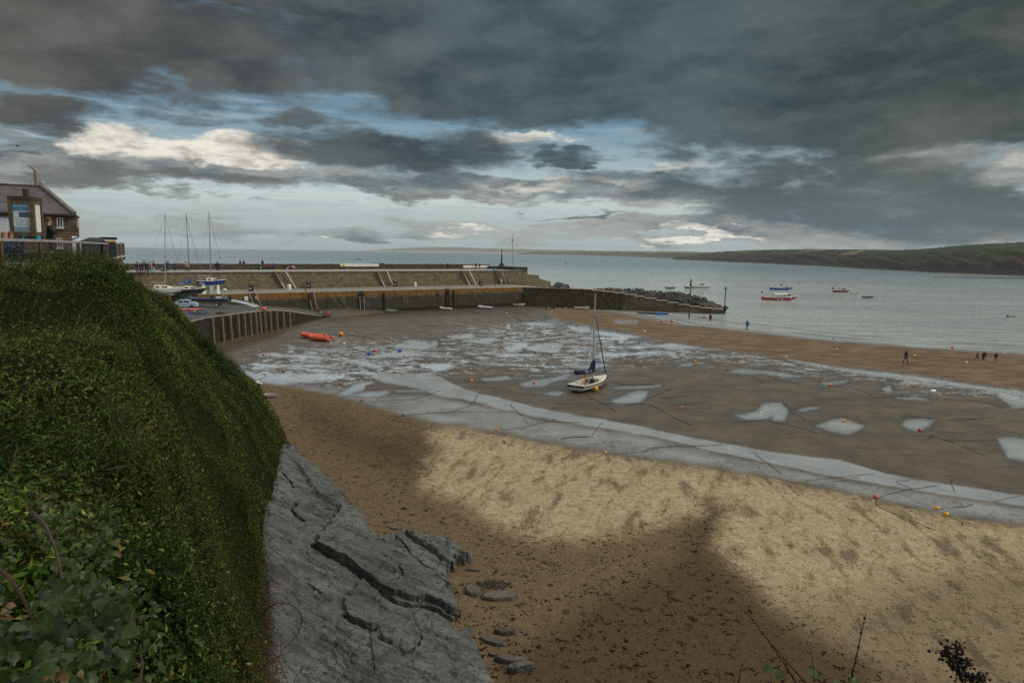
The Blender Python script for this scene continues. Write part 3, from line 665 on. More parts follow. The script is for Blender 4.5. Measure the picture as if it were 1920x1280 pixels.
# ------------------------------------------------------------------ slate ledge at the foot of the slope
def build_ledge():
    res = .038
    xs = np.arange(-18.5,1.2,res); ys = np.arange(14.5,51,res*1.35)
    X,Y = [a.ravel() for a in np.meshgrid(xs,ys)]
    G = GZ
    px,py = proj_np(np.stack([X,Y,np.full(X.shape,G+.25)],1))
    nz = (fbm(X*1.3,Y*1.3,71,5)-.5); nf = (fbm(X*5,Y*5,73,4)-.5)
    pxw = px+nz*44+nf*16; pyw = py+nf*18+nz*14
    OUT = [(470,800),(528,826),(548,838),(580,866),(604,884),(640,912),(655,930),(680,955),(700,1000),(724,1003),(758,1000),(800,1006),(850,1020),(885,1045),(862,1052),(838,1070),(850,1110),(868,1148),(846,1166),(870,1180),(888,1198),(905,1225),(925,1262),(945,1310),(980,1500),(300,1500),(300,800)]
    d = sdf(OUT,pxw,pyw,60)
    k = px-py*0   # rises towards the slope
    left = np.clip((600-px)/140,0,1.4)
    base = .05+.30*np.clip(d/28,0,1) + np.clip(left,0,1.4)**1.5*np.interp(py,[830,950,1100,1300],[.9,1.3,1.5,1.4])
    # tilted beds: flaky terraces
    t = (X*.35+Y*.22)*1.1+nz*1.3; fl = (t-np.floor(t)); bed = np.floor(t)*.0+np.where(fl<.12,-.05,0)
    h = base + nz*.16 + nf*.06
    hs = fbm((.8*X-.6*Y)*.20+3+nf*.10,(.6*X+.8*Y)*.62+nz*.3,79,4)*1.25; q = .085; fr_ = hs/q-np.floor(hs/q); hq = (np.floor(hs/q)+np.clip((fr_-.88)/.12,0,1))*q; h = h*.85 + (hq-.6)*.60 + .16 + (fbm(X*3.2,Y*4.5,77,4)-.5)*.05
    PL1 = [(592,1040),(612,1046),(640,1058),(662,1068),(690,1090),(706,1103),(740,1122),(775,1128),(800,1130),(830,1140),(866,1150),(868,1140),(850,1105),(838,1068),(862,1050),(885,1042),(850,1018),(800,1004),(758,998),(700,1000),(690,975),(660,950),(640,962),(618,1000),(600,1015)]
    PL2 = [(648,1164),(662,1176),(690,1187),(702,1188),(712,1170),(708,1150),(716,1128),(705,1108),(684,1092),(668,1100),(660,1120),(645,1135)]
    PL3 = [(560,880),(600,940),(640,962),(655,935),(640,912),(604,884),(580,866),(548,838),(530,860)]
    PL4 = [(706,1180),(720,1210),(735,1216),(755,1206),(750,1222),(755,1240),(770,1235),(790,1215),(790,1195),(770,1170),(740,1160)]
    PL5 = [(760,1000),(775,1018),(800,1030),(830,1052),(845,1062),(862,1050),(885,1042),(850,1018),(800,1004)]
    for poly,hh,sharp in ((PL1,.27,1.2),(PL2,.17,1.2),(PL3,.18,6),(PL4,.07,1.2),(PL5,.13,1.5)):
        a = sdf(poly, px+nf*10, py+nf*8, 30); h = h + hh*np.clip(a/sharp+.5,0,1)
    # open cracks along the beds
    CR = [([(588,1036),(612,1050),(640,1063),(662,1074),(690,1096),(706,1110),(740,1132),(775,1140),(800,1143),(830,1152),(866,1160)],.42,4.2),
          ([(645,1166),(662,1180),(690,1191),(704,1192)],.3,3.2),([(742,1012),(765,1040),(795,1075),(835,1090)],.2,1.3),([(706,1005),(712,1018),(720,1025)],.2,1.5),
          ([(735,1048),(760,1058),(795,1060)],.15,1.2),([(760,1004),(775,1022),(800,1036),(828,1054)],.3,2.2),([(815,1095),(840,1100),(852,1110)],.15,1.3),([(692,1190),(698,1235),(702,1268)],.12,1),
          ([(752,1240),(770,1232),(782,1216),(790,1198)],.2,1.5),([(708,1206),(720,1214),(734,1218)],.18,1.5),([(575,1104),(590,1112),(602,1120)],.15,1.4),([(748,1080),(755,1090),(742,1098),(730,1102)],.2,1.5),
          ([(556,960),(545,970),(560,985),(570,990)],.25,2.2),([(530,900),(545,912),(550,925)],.15,2),([(528,1035),(540,1035),(548,1040)],.15,1.3),([(608,960),(630,966),(622,990),(604,1016)],.1,1)]
    for pts,dep,w in CR:
        dm = np.full(X.shape,99.)
        for a,b_ in zip(pts,pts[1:]):
            a=np.array(a,float); b_=np.array(b_,float); e=b_-a; L=e@e
            xx=px+nf*7; yy=py+nf*6
            tt=np.clip(((xx-a[0])*e[0]+(yy-a[1])*e[1])/L,0,1); dm=np.minimum(dm,np.hypot(xx-a[0]-tt*e[0],yy-a[1]-tt*e[1]))
        h = h - dep*np.clip((w-dm)/(w*.5),0,1)
    z = np.where(d>-4, G-.12+np.maximum(h,-.1)*np.clip((d+2.5)/5,0,1)+.06*np.clip(d/3,-1,1), G-.6)
    vis = d.reshape(len(ys),len(xs))>-8
    F = gridF(len(ys),len(xs)); keep = vis.ravel()[F].any(1); F = F[keep]
    used = np.unique(F); remap = np.full(len(X),-1); remap[used] = np.arange(len(used))
    m,n,b = newmat('slate'); p = n.pos()
    a = n.noise(p,.6,6,.65); f = n.noise(p,5,6,.68); g = n.noise(p,24,4,.7)
    c = n.mix(n.ss(a,.35,.65), (.058,.063,.057), (.118,.121,.107))
    c = n.mix(n.ss(f,.4,.7,0,.6), c, (.125,.122,.105))
    c = n.mix(n.ss(n.noise(n.vm('ADD',p,(5,2,0)),.35,4,.6),.54,.66,0,.7), c, (.045,.040,.030))
    c = n.mix(n.ss(g,.50,.70,0,.65), c, (.020,.021,.019)); c = n.mix(n.ss(n.noise(n.vm('MULTIPLY',p,(1,1,3)),2.2,6,.7,.8),.54,.64,0,.55), c, (.032,.031,.027))
    c = n.mix(n.ss(n.noise(n.vm('ADD',p,(1,8,0)),1.1,4,.6),.66,.76,0,.5), c, (.10,.105,.035))
    sd_ = n.math('MULTIPLY', n.ss(n.sep(p)[2], GZ+.28, GZ+.02), n.ss(f,.3,.6))
    c = n.mix(n.math('MULTIPLY',sd_,.8), c, (.10,.068,.038))
    bed = n.noise(n.xyz(n.math('MULTIPLY',n.dot(p,(.8,-.6,0)),.30),n.math('MULTIPLY',n.dot(p,(.6,.8,1.2)),2.4),0),1.0,7,.68,.5)
    c = n.mix(n.ss(bed,.52,.62,0,.6), c, (.030,.031,.028)); c = n.mix(n.ss(bed,.45,.36,0,.5), c, (.135,.135,.118))
    cr = n.voro(n.vm('ADD',p,n.vm('SCALE',n.noise(p,2.2,4,.6,col=True))),1.5,'DISTANCE_TO_EDGE')
    crk = n.math('MULTIPLY', n.ss(cr,.030,.006), n.ss(a,.40,.55))
    c = n.mix(n.math('MULTIPLY',crk,.8), c, (.012,.012,.011))
    n.put(b.inputs['Base Color'], c); n.put(b.inputs['Roughness'], n.lin(f,.3,.7,.5,.75))
    b.inputs['Specular IOR Level'].default_value=.2
    hh = n.math('ADD', n.math('ADD',n.math('MULTIPLY',bed,1.3),n.math('MULTIPLY',f,.7)), n.math('SUBTRACT', n.math('MULTIPLY',g,.25), n.math('MULTIPLY',crk,.7)))
    n.put(b.inputs['Normal'], n.bump(hh,.7,.12))
    me = npmesh('rock_ledge', np.stack([X,Y,z],1)[used], remap[F], m, True)
    try: me.set_sharp_from_angle(angle=math.radians(40))
    except Exception: pass
    tag(link('rock_ledge',me), 'cracked grey slate ledge at the cliff foot', kind='structure')
    return m
SLATE = build_ledge()
# loose slabs on the sand
def slab(px,py,w,dp,h,rz,label,seed):
    rr = random.Random(seed); k = rr.randint(7,10); mb = MB()
    ang = [2*PI*i/k+rr.uniform(-.2,.2) for i in range(k)]
    rad = [rr.uniform(.8,1.05) for _ in range(k)]
    lo=[];hi=[];mid=[]
    for a,r in zip(ang,rad):
        x,y = math.cos(a)*w/2*r, math.sin(a)*dp/2*r
        lo.append((x*1.02,y*1.02,-.06)); mid.append((x*1.0,y*1.0,h*.55)); hi.append((x*.92+.02,y*.9,h*(1+rr.uniform(-.12,.12))))
    mb.loft([lo,mid,hi])
    o = mb.obj('slate_slab', SLATE); p = P(px,py,GZ); o.location=(p.x,p.y,ground_z_np(np.array([p.x]),np.array([p.y]))[0]); o.rotation_euler=(rr.uniform(-.05,.05),rr.uniform(-.05,.05),rz)
    tag(o,label,'rock','loose slate slabs on the sand')
slab(886,1109,.62,.95,.16,.5,'upright oval slate slab beside the long split slab',1)
slab(938,1120,1.75,.62,.16,.06,'long split slate slab on the sand below the weed heap',2)
slab(876,1042,.75,1.35,.08,.35,'flat pale slate slab beyond the ledge tip',3)
slab(887,1070,.75,.12,.08,-.05,'thin dark splinter of slate beyond the oval slab',4)
slab(946,1187,.85,.4,.18,-.1,'wedge shaped slate slab with a bright top above the bottom pair',5)
slab(920,1203,1.1,.35,.12,-.55,'slanting narrow slate slab beside the ledge edge',6)
slab(924,1228,.35,.22,.1,-.6,'small triangular slate chip by the ledge',7)
slab(960,1241,1.25,.35,.17,-.02,'upper slab of the dark pair at the bottom of the sand',8)
slab(974,1255,1.05,.36,.2,.28,'lower slab of the dark pair at the bottom of the sand',9)
slab(742,990,.7,.5,.07,-.2,'pale slate slab half buried behind the ledge',10)
slab(875,1190,.5,1.0,.14,.2,'pointed slate slab leaning on the ledge edge',11)
# weed heap with a drag ring
o = MB(); rr = random.Random(5)
for i in range(160):
    a = rr.uniform(0,2*PI); r_ = rr.random()**.6; x,y = math.cos(a)*r_*.75, math.sin(a)*r_*.42; z = .10*(1-r_)
    pts = [(x,y,z)]
    for k in range(3): x+=rr.uniform(-.14,.14); y+=rr.uniform(-.12,.12); pts.append((x,y,max(.0,z+rr.uniform(-.02,.05))))
    o.tube(pts,.012,4)
wp = P(925,1096,GZ); w = o.obj('seaweed_heap', mat('kelp',(.040,.030,.012),.5,.4,8)); w.location=(wp.x,wp.y,GZ+.01); tag(w,'tangled heap of brown seaweed on the sand near the slate slabs','seaweed')
# ------------------------------------------------------------------ plants close to the camera
def leaf(mb, c, nrm, d, L, lobes=True):
    nrm = nrm.normalized(); d = (d-nrm*d.dot(nrm)).normalized(); w = nrm.cross(d)
    out = [(0,0),(.18,.42),(.34,.52),(.42,.36),(.62,.40),(.8,.2),(1.05,0)] if lobes else [(0,0),(.25,.30),(.5,.38),(.78,.24),(1,0)]
    k = len(out); vs = []
    for x,y in out: vs.append(c+d*x*L - nrm*(x*x*.22*L))
    for x,y in out[1:-1]: vs.append(c+d*x*L+w*y*L+nrm*(y*.22*L-x*x*.22*L))
    for x,y in out[1:-1]: vs.append(c+d*x*L-w*y*L+nrm*(y*.22*L-x*x*.22*L))
    fs = []; l=k; r_=k+k-2
    fs.append((0,l,1)); fs.append((0,1,r_))
    for i in range(k-3): fs += [(i+1,l+i,l+i+1,i+2),(i+1,i+2,r_+i+1,r_+i)]
    fs += [(k-2,l+k-3,k-1),(k-2,k-1,r_+k-3)]
    mb.add(vs,fs)
def leafmat(name, cols):
    m,n,b = newmat(name); p=n.pos()
    v = n.voro(p,9,'F1','Color'); r_ = n.sep(v)[0]
    c = n.mix(r_, cols[0], cols[1]); c = n.mix(n.ss(n.sep(v)[1],.955,.98), c, cols[2])
    c = n.mix(n.ss(n.noise(p,60,3),.45,.7,0,.35), c, [x*.5 for x in cols[0]])
    n.put(b.inputs['Base Color'], c); b.inputs['Roughness'].default_value=.42; b.inputs['Specular IOR Level'].default_value=.22
    tr = n.n.new('ShaderNodeBsdfTranslucent'); n.put(tr.inputs['Color'], n.mix(.5,c,(.1,.16,.02)))
    mx = n.n.new('ShaderNodeMixShader'); mx.inputs[0].default_value=.2
    n.l.new(b.outputs[0],mx.inputs[1]); n.l.new(tr.outputs[0],mx.inputs[2]); n.l.new(mx.outputs[0], n.n['Material Output'].inputs[0]); return m
M_ivy = leafmat('ivy_leaf',[(.007,.018,.003),(.030,.052,.008),(.09,.055,.012)])
M_bra = leafmat('bramble_leaf',[(.014,.028,.004),(.050,.072,.010),(.11,.05,.012)])
M_stem = mat('bramble_stem',(.05,.028,.022),.6,.3,20)
M_twig = mat('dry_twig',(.022,.016,.012),.8,.3,20)
def bush(name,label,cat,box,N,L,lobes,m,seed,depth,stems):
    """leaves hung through the volume seen between pixel box corners at the given depth range"""
    rr = random.Random(seed); lm = MB(); sm = MB()
    x0,y0,x1,y1 = box
    t = thing(name,label,cat,tuple(PY((x0+x1)/2,y1,depth[0])-Vector((0,0,.4))))
    base = Vector(t.location)
    for i in range(N):
        px = rr.uniform(x0,x1); py = y0+(y1-y0)*rr.random()**.8
        # ragged outline: tops follow noise
        if mnoise.noise(Vector((px*.012,py*.012,seed)))<-.12: continue
        f = (py-y0)/(y1-y0); D = depth[1]+(depth[0]-depth[1])*min(1,f)+rr.uniform(-.25,.25)
        c = PY(px,py,max(1.1,D))-base
        nrm = Vector((rr.gauss(.1,.4),rr.gauss(-.55,.4),rr.gauss(.8,.35))); d = Vector((rr.gauss(.2,.7),rr.gauss(-.4,.5),rr.gauss(-.35,.5)))
        leaf(lm,c,nrm,d,L*.56*rr.uniform(.45,1.35),lobes)
    lm.obj('leaves',m,t,'all')
    for pts,r_ in stems:
        q = [PY(a,b_,D)-base for a,b_,D in pts]
        MB().tube(q,[r_*(1-.6*i/(len(q)-1)) for i in range(len(q))],5).obj('stem',M_stem,t)
bush('ivy_bush','glossy dark ivy with large lobed leaves in the bottom left corner','bush',(-60,1085,245,1330),950,.085,True,M_ivy,3,(1.7,2.7),[([(262,1280,2.2),(268,1240,2.3),(262,1225,2.35)],.006),([(240,1190,2.4),(246,1150,2.5)],.008)])
bush('bramble_bush','broad leaved bramble with arching purple stems above the ivy','bush',(-60,920,215,1190),1150,.072,False,M_bra,5,(2.5,4.2),[([(-10,1060,2.6),(20,1085,2.6),(45,1125,2.6),(62,1165,2.6),(78,1200,2.55)],.010),([(60,960,3.6),(85,985,3.4),(105,1030,3.2),(118,1090,3.0),(128,1160,2.8)],.011),([(180,1010,4.2),(215,990,4.4),(224,975,4.5),(210,960,4.6)],.006)])
bush('sapling','pale leaved young shrub standing out right of the bramble','shrub',(180,1075,300,1215),150,.065,False,M_bra,9,(2.7,3.1),[([(238,1260,2.6),(244,1190,2.8),(225,1120,2.9)],.008)])
bush('creeper','thin trailing creeper with small leaves beside the ivy','plant',(255,1195,385,1330),130,.05,False,M_bra,12,(2.6,3.2),[([(262,1300,2.6),(266,1215,2.9)],.004),([(300,1240,3),(302,1190,3.1)],.003)])
def twig(name,label,stems,m,group=None,leaves=(),heads=()):
    a0 = PY(*stems[0][0][0]); t = thing(name,label,'plant',tuple(a0),0,group); mb = MB()
    for pts,r_ in stems:
        mb = MB()
        q = [PY(*k)-a0 for k in pts]
        fine=[]
        for i in range(len(q)-1):
            for j in range(4): fine.append(q[i].lerp(q[i+1],j/4)+Vector((random.uniform(-1,1),0,random.uniform(-1,1)))*r_*.6)
        fine.append(q[-1]); mb.tube(fine,[r_*(1.05-.75*i/(len(fine)-1)) for i in range(len(fine))],5)
        for i in range(1,len(fine)-1,2): mb.ball(fine[i],r_*1.25,5,4)
        mb.obj('stem',m,t)
    if leaves:
        lm = MB()
        for (px,py,D,L) in leaves: leaf(lm,PY(px,py,D)-a0,Vector((.1,-.5,.8)),Vector((random.uniform(-1,1),-.2,.1)),L,False)
        lm.obj('leaves',M_bra,t)
    if heads:
        hm = MB(); rr = random.Random(2)
        for (px,py,D,r_) in heads:
            c = PY(px,py,D)-a0
            for k in range(26): a_=c+Vector((rr.gauss(0,1),rr.gauss(0,.6),rr.gauss(0,1)))*r_*.62; hm.tube([c,a_],r_*.05,3); hm.ball(a_,r_*rr.uniform(.12,.26),5,3)
        hm.obj('seed_heads',M_twig,t)
twig('bare_twig','tall crossed pair of bare dark twigs standing over the sand at the bottom',[([(1505,1300,2.4),(1470,1240,2.45),(1440,1200,2.5),(1400,1147,2.5)],.0042),([(1530,1300,2.5),(1480,1245,2.5),(1443,1202,2.5)],.0034)],M_twig,None,[(1468,1254,2.45,.05),(1450,1250,2.45,.045),(1515,1258,2.45,.05)])
twig('bare_twig','single upright bare twig between the crossed twigs and the seed head',[([(1594,1300,2.4),(1600,1255,2.4),(1612,1200,2.45),(1624,1146,2.5)],.0042)],M_twig,None,[(1588,1272,2.4,.055),(1605,1270,2.4,.045),(1560,1274,2.3,.04)])
twig('bare_twig','short thin twig left of the crossed pair',[([(1380,1300,2.4),(1388,1265,2.4),(1394,1237,2.45)],.0028)],M_twig)
twig('bare_twig','faint thin twig between the crossed pair and the single twig',[([(1528,1290,2.4),(1524,1240,2.45),(1521,1218,2.5)],.002)],M_twig)
twig('bare_twig','lowest little twig at the bottom edge below the dark sand',[([(1352,1300,2.3),(1348,1270,2.4),(1344,1250,2.4)],.0025),([(1366,1300,2.3),(1362,1275,2.4)],.0018)],M_twig)
twig('seed_head','dark dried hogweed seed head in the bottom right corner',[([(1842,1320,2.0),(1820,1275,2.05),(1800,1240,2.1),(1776,1218,2.1)],.005),([(1812,1262,2.05),(1832,1268,2.05)],.003)],M_twig,None,(),[(1775,1217,2.1,.026),(1795,1218,2.1,.022),(1785,1232,2.1,.03),(1800,1240,2.1,.026),(1790,1250,2.1,.018),(1815,1242,2.1,.016),(1808,1256,2.08,.028),(1798,1265,2.08,.018),(1822,1272,2.05,.024),(1838,1268,2.05,.02),(1770,1225,2.1,.014),(1832,1285,2.05,.02)])
twig('bramble_runner','looping red bramble stem hanging over the slate ledge',[([(470,1190,14),(482,1165,14),(500,1140,13.9),(520,1130,13.8),(545,1132,13.8),(562,1146,13.7),(568,1160,13.7),(560,1185,13.6),(545,1205,13.5),(530,1215,13.4),(520,1235,13.3),(505,1245,13.2)],.014)],M_stem,'bramble runners over the ledge')
twig('bramble_runner','lower arching bramble stem with forked shoots over the ledge',[([(470,1212,13),(490,1210,13),(505,1216,13),(520,1230,13),(532,1260,13),(542,1290,13)],.014),([(480,1262,13),(505,1238,13),(540,1222,13),(556,1212,13)],.009),([(512,1170,13.4),(527,1190,13.3),(526,1215,13.2)],.008),([(545,1300,13),(556,1265,13),(568,1250,13)],.009)],M_stem,'bramble runners over the ledge')
# reddish dead scrub hanging at the foot of the slope
mb = MB(); rr = random.Random(31)
for i in range(420):
    px = rr.uniform(470,515); py = rr.uniform(1010,1280); D = 14.5+ (1280-py)/270*11
    px = px - (py-1010)*.03
    p0 = PY(px,py,D); pts=[p0]; d=Vector((rr.uniform(.0,1),rr.uniform(-.6,.3),rr.uniform(-.4,.5)))
    for k in range(4): d += Vector((rr.gauss(0,.35),rr.gauss(0,.3),rr.gauss(-.08,.3))); pts.append(pts[-1]+d.normalized()*rr.uniform(.06,.2))
    mb.tube(pts,.007,3,cap=False)
tag(mb.obj('dead_scrub',mat('dead_stem',(.062,.032,.025),.8,.35,9)),'tangle of reddish dead stems where the scrub meets the slate',kind='stuff')
# ------------------------------------------------------------------ stone pier
QZ, UZ, PZ = 5.12, 9.08, 10.5           # quay, upper promenade, parapet top
def stonemat(name, ax, base, tone2, course=.34, length=.9, kind='plain'):
    m,n,b = newmat(name); p = n.pos()
    u = n.dot(p,(ax[0],ax[1],0)); z = n.sep(p)[2]
    wv = n.math('MULTIPLY', n.math('SUBTRACT', n.noise(p,.9,3,.6), .5), .16)
    k = n.n.new('ShaderNodeTexBrick'); n.put(k.inputs['Vector'], n.xyz(u, n.math('ADD',z,wv), 0))
    k.inputs['Scale'].default_value=1; k.inputs['Brick Width'].default_value=length; k.inputs['Row Height'].default_value=course
    k.inputs['Mortar Size'].default_value=.022; k.inputs['Mortar Smooth'].default_value=.4; k.inputs['Bias'].default_value=0
    n.put(k.inputs['Color1'], [x*.62 for x in base]); n.put(k.inputs['Color2'], [min(1,x*1.25) for x in base]); n.put(k.inputs['Mortar'], [x*.30 for x in base])
    a = n.noise(p,.35,5,.6); f = n.noise(p,2.6,6,.65); g = n.noise(p,9,4,.65)
    c = n.mix(n.ss(a,.4,.65,0,.7), k.outputs['Color'], tone2)
    c = n.mix(n.ss(f,.45,.7,0,.55), c, [x*.45 for x in tone2])
    if kind=='quay':
        # lichen along the top, sea-blackened weed below
        lo = n.math('ADD', z, n.math('MULTIPLY', n.math('SUBTRACT',f,.5), 2.0))
        lo = n.math('ADD', lo, n.lin(u,-95,-35,1.3,.25)); lo = n.math('ADD', lo, n.math('MULTIPLY', n.math('SUBTRACT',a,.5), 1.6))
        lich = n.ss(lo, 3.9, 4.5)
        c = n.mix(n.ss(lo,4.3,3.6), c, n.mix(n.ss(g,.35,.65),(.030,.029,.020),(.072,.066,.045)))
        c = n.mix(n.math('MULTIPLY',lich,n.ss(g,.25,.55,.45,1)), c, n.mix(n.ss(f,.35,.65),(.135,.068,.016),(.215,.120,.030)))
        c = n.mix(n.ss(n.math('ADD',z,n.math('MULTIPLY',f,1.2)), 1.9,1.2), c, (.020,.019,.010))
        vs = n.noise(n.xyz(n.math('MULTIPLY',u,1.1),n.math('MULTIPLY',z,.12),0),1,5,.6)
        c = n.mix(n.ss(vs,.55,.72,0,.75), c, (.022,.021,.014))
    if kind=='upper':
        c = n.mix(n.math('MULTIPLY', n.ss(n.math('ADD',z,n.math('MULTIPLY',f,1.4)), UZ-.2,UZ+.7), .85), c, (.035,.037,.022))
        c = n.mix(n.math('MULTIPLY', n.ss(g,.56,.66), n.ss(a,.45,.6)), c, (.045,.06,.02))
    n.put(b.inputs['Base Color'], c); b.inputs['Roughness'].default_value=.9; b.inputs['Specular IOR Level'].default_value=.08
    h = n.math('ADD', n.math('MULTIPLY',k.outputs['Fac'],-.6), n.math('ADD',f,n.math('MULTIPLY',g,.4)))
    n.put(b.inputs['Normal'], n.bump(h,.6,.09)); return m
def deckmat(name, c1, c2, rough=.8):
    m,n,b = newmat(name); p = n.pos()
    a = n.noise(p,.25,5,.6); f = n.noise(p,2.2,6,.65); g = n.noise(p,12,3,.6)
    c = n.mix(n.ss(a,.35,.65), c1, c2); c = n.mix(n.ss(f,.45,.7,0,.5), c, [x*.5 for x in c1]); c = n.mix(n.ss(g,.5,.8,0,.4), c, [x*1.3 for x in c2])
    n.put(b.inputs['Base Color'], c); n.put(b.inputs['Roughness'], n.lin(a,.3,.7,rough-.25,rough)); b.inputs['Specular IOR Level'].default_value=.15; n.put(b.inputs['Normal'], n.bump(f,.3,.05)); return m
A = P(430,551,QZ).xy; B = P(985,538.2,QZ).xy
U = (B-A).normalized(); Nn = Vector((-U.y,U.x))            # along the pier, and away from the camera
O = A.copy()
def loc(t,o): return O+U*t+Nn*o
def to(v): w = Vector(v[:2])-O; return w.dot(U), w.dot(Nn)
tB = to(B)[0]; tL = -62.0
w1 = to(P(500,543.6,QZ)); w2 = to(P(870,532,QZ)); ow = (w1[1]+w2[1])/2
o1 = to(P(420,506,UZ)); o2 = to(P(700,504.3,UZ)); op = (o1[1]+o2[1])/2
tE = to(P(946,505,UZ))[0]                     # end of the upper level
print('pier', tB, ow, op, tE, w1,w2,o1,o2)
M_quay = stonemat('quay_stone', U, (.135,.103,.058), (.088,.070,.042), .36, 1.0, 'quay')
M_upper = stonemat('upper_stone', U, (.185,.148,.088), (.150,.120,.072), .30, .75, 'upper')
M_par = stonemat('parapet_stone', U, (.085,.072,.050), (.07,.062,.042), .32, .9)
M_qdeck = deckmat('quay_paving', (.150,.135,.108), (.200,.178,.142)); M_pdeck = deckmat('promenade_paving', (.22,.205,.175), (.28,.262,.225))
M_white = mat('white_paint',(.62,.60,.54),.5,.18,1.5); M_conc = mat('pale_concrete',(.34,.31,.25),.85,.25,.6,.2,obj=False)
pier = thing('stone_pier','long two level stone pier with orange lichen on its harbour wall','pier',(*loc(20,0),0))
PL = Vector(pier.location)
def pobj(mb,name,m,parent=None,smooth=False):
    for i,v in enumerate(mb.v): mb.v[i] = (v[0]-PL.x,v[1]-PL.y,v[2]-PL.z)
    return mb.obj(name,m,parent or pier,smooth)
def slabq(mb,t0,t1,o0,o1,z0,z1,bat=0,seg=4.0,jit=0.0,seed=0):
    """wall block along the pier, split so its top edge is a little uneven"""
    k = max(1,int(abs(t1-t0)/seg)); rr=random.Random(seed); rings=[]
    for i in range(k+1):
        t = t0+(t1-t0)*i/k; dz = rr.uniform(-jit,jit); a=loc(t,o0-bat); b_=loc(t,o1); c_=loc(t,o0)
        rings.append([(a.x,a.y,z0),(b_.x,b_.y,z0),(b_.x,b_.y,z1+dz),(c_.x,c_.y,z1+dz)])
    return mb.loft(rings)
end = tB+5.5
pobj(slabq(MB(),tL,end,0,1.0,-.6,QZ-.006,.35,2.5,.02,1),'quay_wall',M_quay)
pobj(slabq(MB(),tL,end,.9,ow+.5,3.0,QZ,0,8,.0,2),'quay_deck',M_qdeck)
pobj(slabq(MB(),tL,end,-.04,.62,QZ-.02,QZ+.05,0,1.3,.02,3),'quay_coping',M_conc)
pobj(slabq(MB(),tL,tE,ow,ow+1.2,QZ-.5,UZ-.15,.45,3,.0,4),'upper_wall',M_upper)
pobj(slabq(MB(),tL,tE,ow-.12,op+.3,UZ-.16,UZ,0,3,.0,5),'promenade',M_pdeck)
pobj(slabq(MB(),tL,tE,ow-.55,ow-.4,QZ,QZ+.28,0,6,.03,8),'wall_footing',M_upper)
mb = MB(); slabq(mb,tL,tE-1.0,op,op+1.6,UZ-.2,PZ,.05,1.6,.05,6)
pobj(mb,'parapet',M_par)
mb = MB(); slabq(mb,tL,tE-1,op+1.3,op+5.5,-2,UZ-.1,0,5,0,7); pobj(mb,'sea_face',M_par)
# raised stones on the parapet
for (a,b_,h) in ((to(PY(709,491,190))[0],to(PY(732,491,190))[0],.28),):
    pobj(slabq(MB(),a,b_,op+.1,op+1.5,PZ-.05,PZ+h,0,1.2,.08,9),'parapet_hump',M_par)
# whitewashed panels on the parapet face
def tz(px,py,o):       # pier coordinate t of a pixel ray meeting the vertical plane at offset o
    d = ray(px,py); dn = Vector((d.x,d.y)).dot(Nn); s = (o+O.dot(Nn)-CAM.xy.dot(Nn))/dn; q = CAM+d*s; return (q.xy-O).dot(U), q.z
def panel(px0,px1,py0,py1,o,name,m,th=.03,parent=None,topdz=0):
    t0,z1 = tz(px0,py0,o); t1,_ = tz(px1,py0,o); _,z0 = tz(px0,py1,o)
    return pobj(slabq(MB(),t0,t1,o-th,o+.01,z0,z1+topdz,0,50),name,m,parent)
panel(637.5,710.5,494.3,499.6,op-.06,'whitewashed_panel',M_white)
panel(868.5,932.5,497.3,502,op-.06,'whitewashed_panel',M_white)
# bench ledge along the parapet foot
for (a,b_) in ((410,436),(470,636),(330,352),(800,868)):
    t0,_=tz(a,503,op); t1,_=tz(b_,503,op)
    pobj(slabq(MB(),t0,t1,op-.55,op-.06,UZ,UZ+.42,0,3,.01,12),'stone_bench',M_par)
# stairs of projecting treads up the walls, with whitened strings
def stairs(px0,px1,pxt,label,o,z0,z1,lowert,white,name='stairs',w=1.5,m=M_upper):
    t0 = tz(pxt,510,o)[0]; tb = tz(px0,538,o)[0]; n_=14
    st = bpy.data.objects.new(name,None); COL.objects.link(st); st.parent=pier; st['label']=label
    mb=MB()
    for i in range(n_):
        f=(i+.5)/n_; t=tb+(t0-tb)*f; a=loc(t,o-.5); zz=z0+(z1-z0)*(i+1)/n_
        slabq(mb,t-abs(t0-tb)/n_*.62,t+abs(t0-tb)/n_*.62,o-.95,o+.05,zz-.16,zz,0,9)
    pobj(mb,'tread',m,st)
    for off in (0,1.0):
        a=loc(tb+off*w,o-1.0); b_=loc(t0+off*w,o-.6); mb=MB(); mb.bar((a.x,a.y,z0),(b_.x,b_.y,z1+.05),.16,.22); pobj(mb,'string',white,st)
        mb=MB(); 
    return st
for (pb,pt,lab) in ((532,513,'stairs with worn white edges at the left'),(718,706,'stairs with clean white edges in the middle'),(877,865,'stairs with broad white edges at the right')):
    stairs(pb,0,pt,lab,ow-.1,QZ,UZ,0,M_white,w=2.6 if pb!=877 else 2.2)
stairs(936,0,929,'stairs with grey iron handrails next to the pier head',ow-.1,QZ,UZ,0,mat('grey_rail',(.25,.25,.23),.5,.2,3),w=1.8)
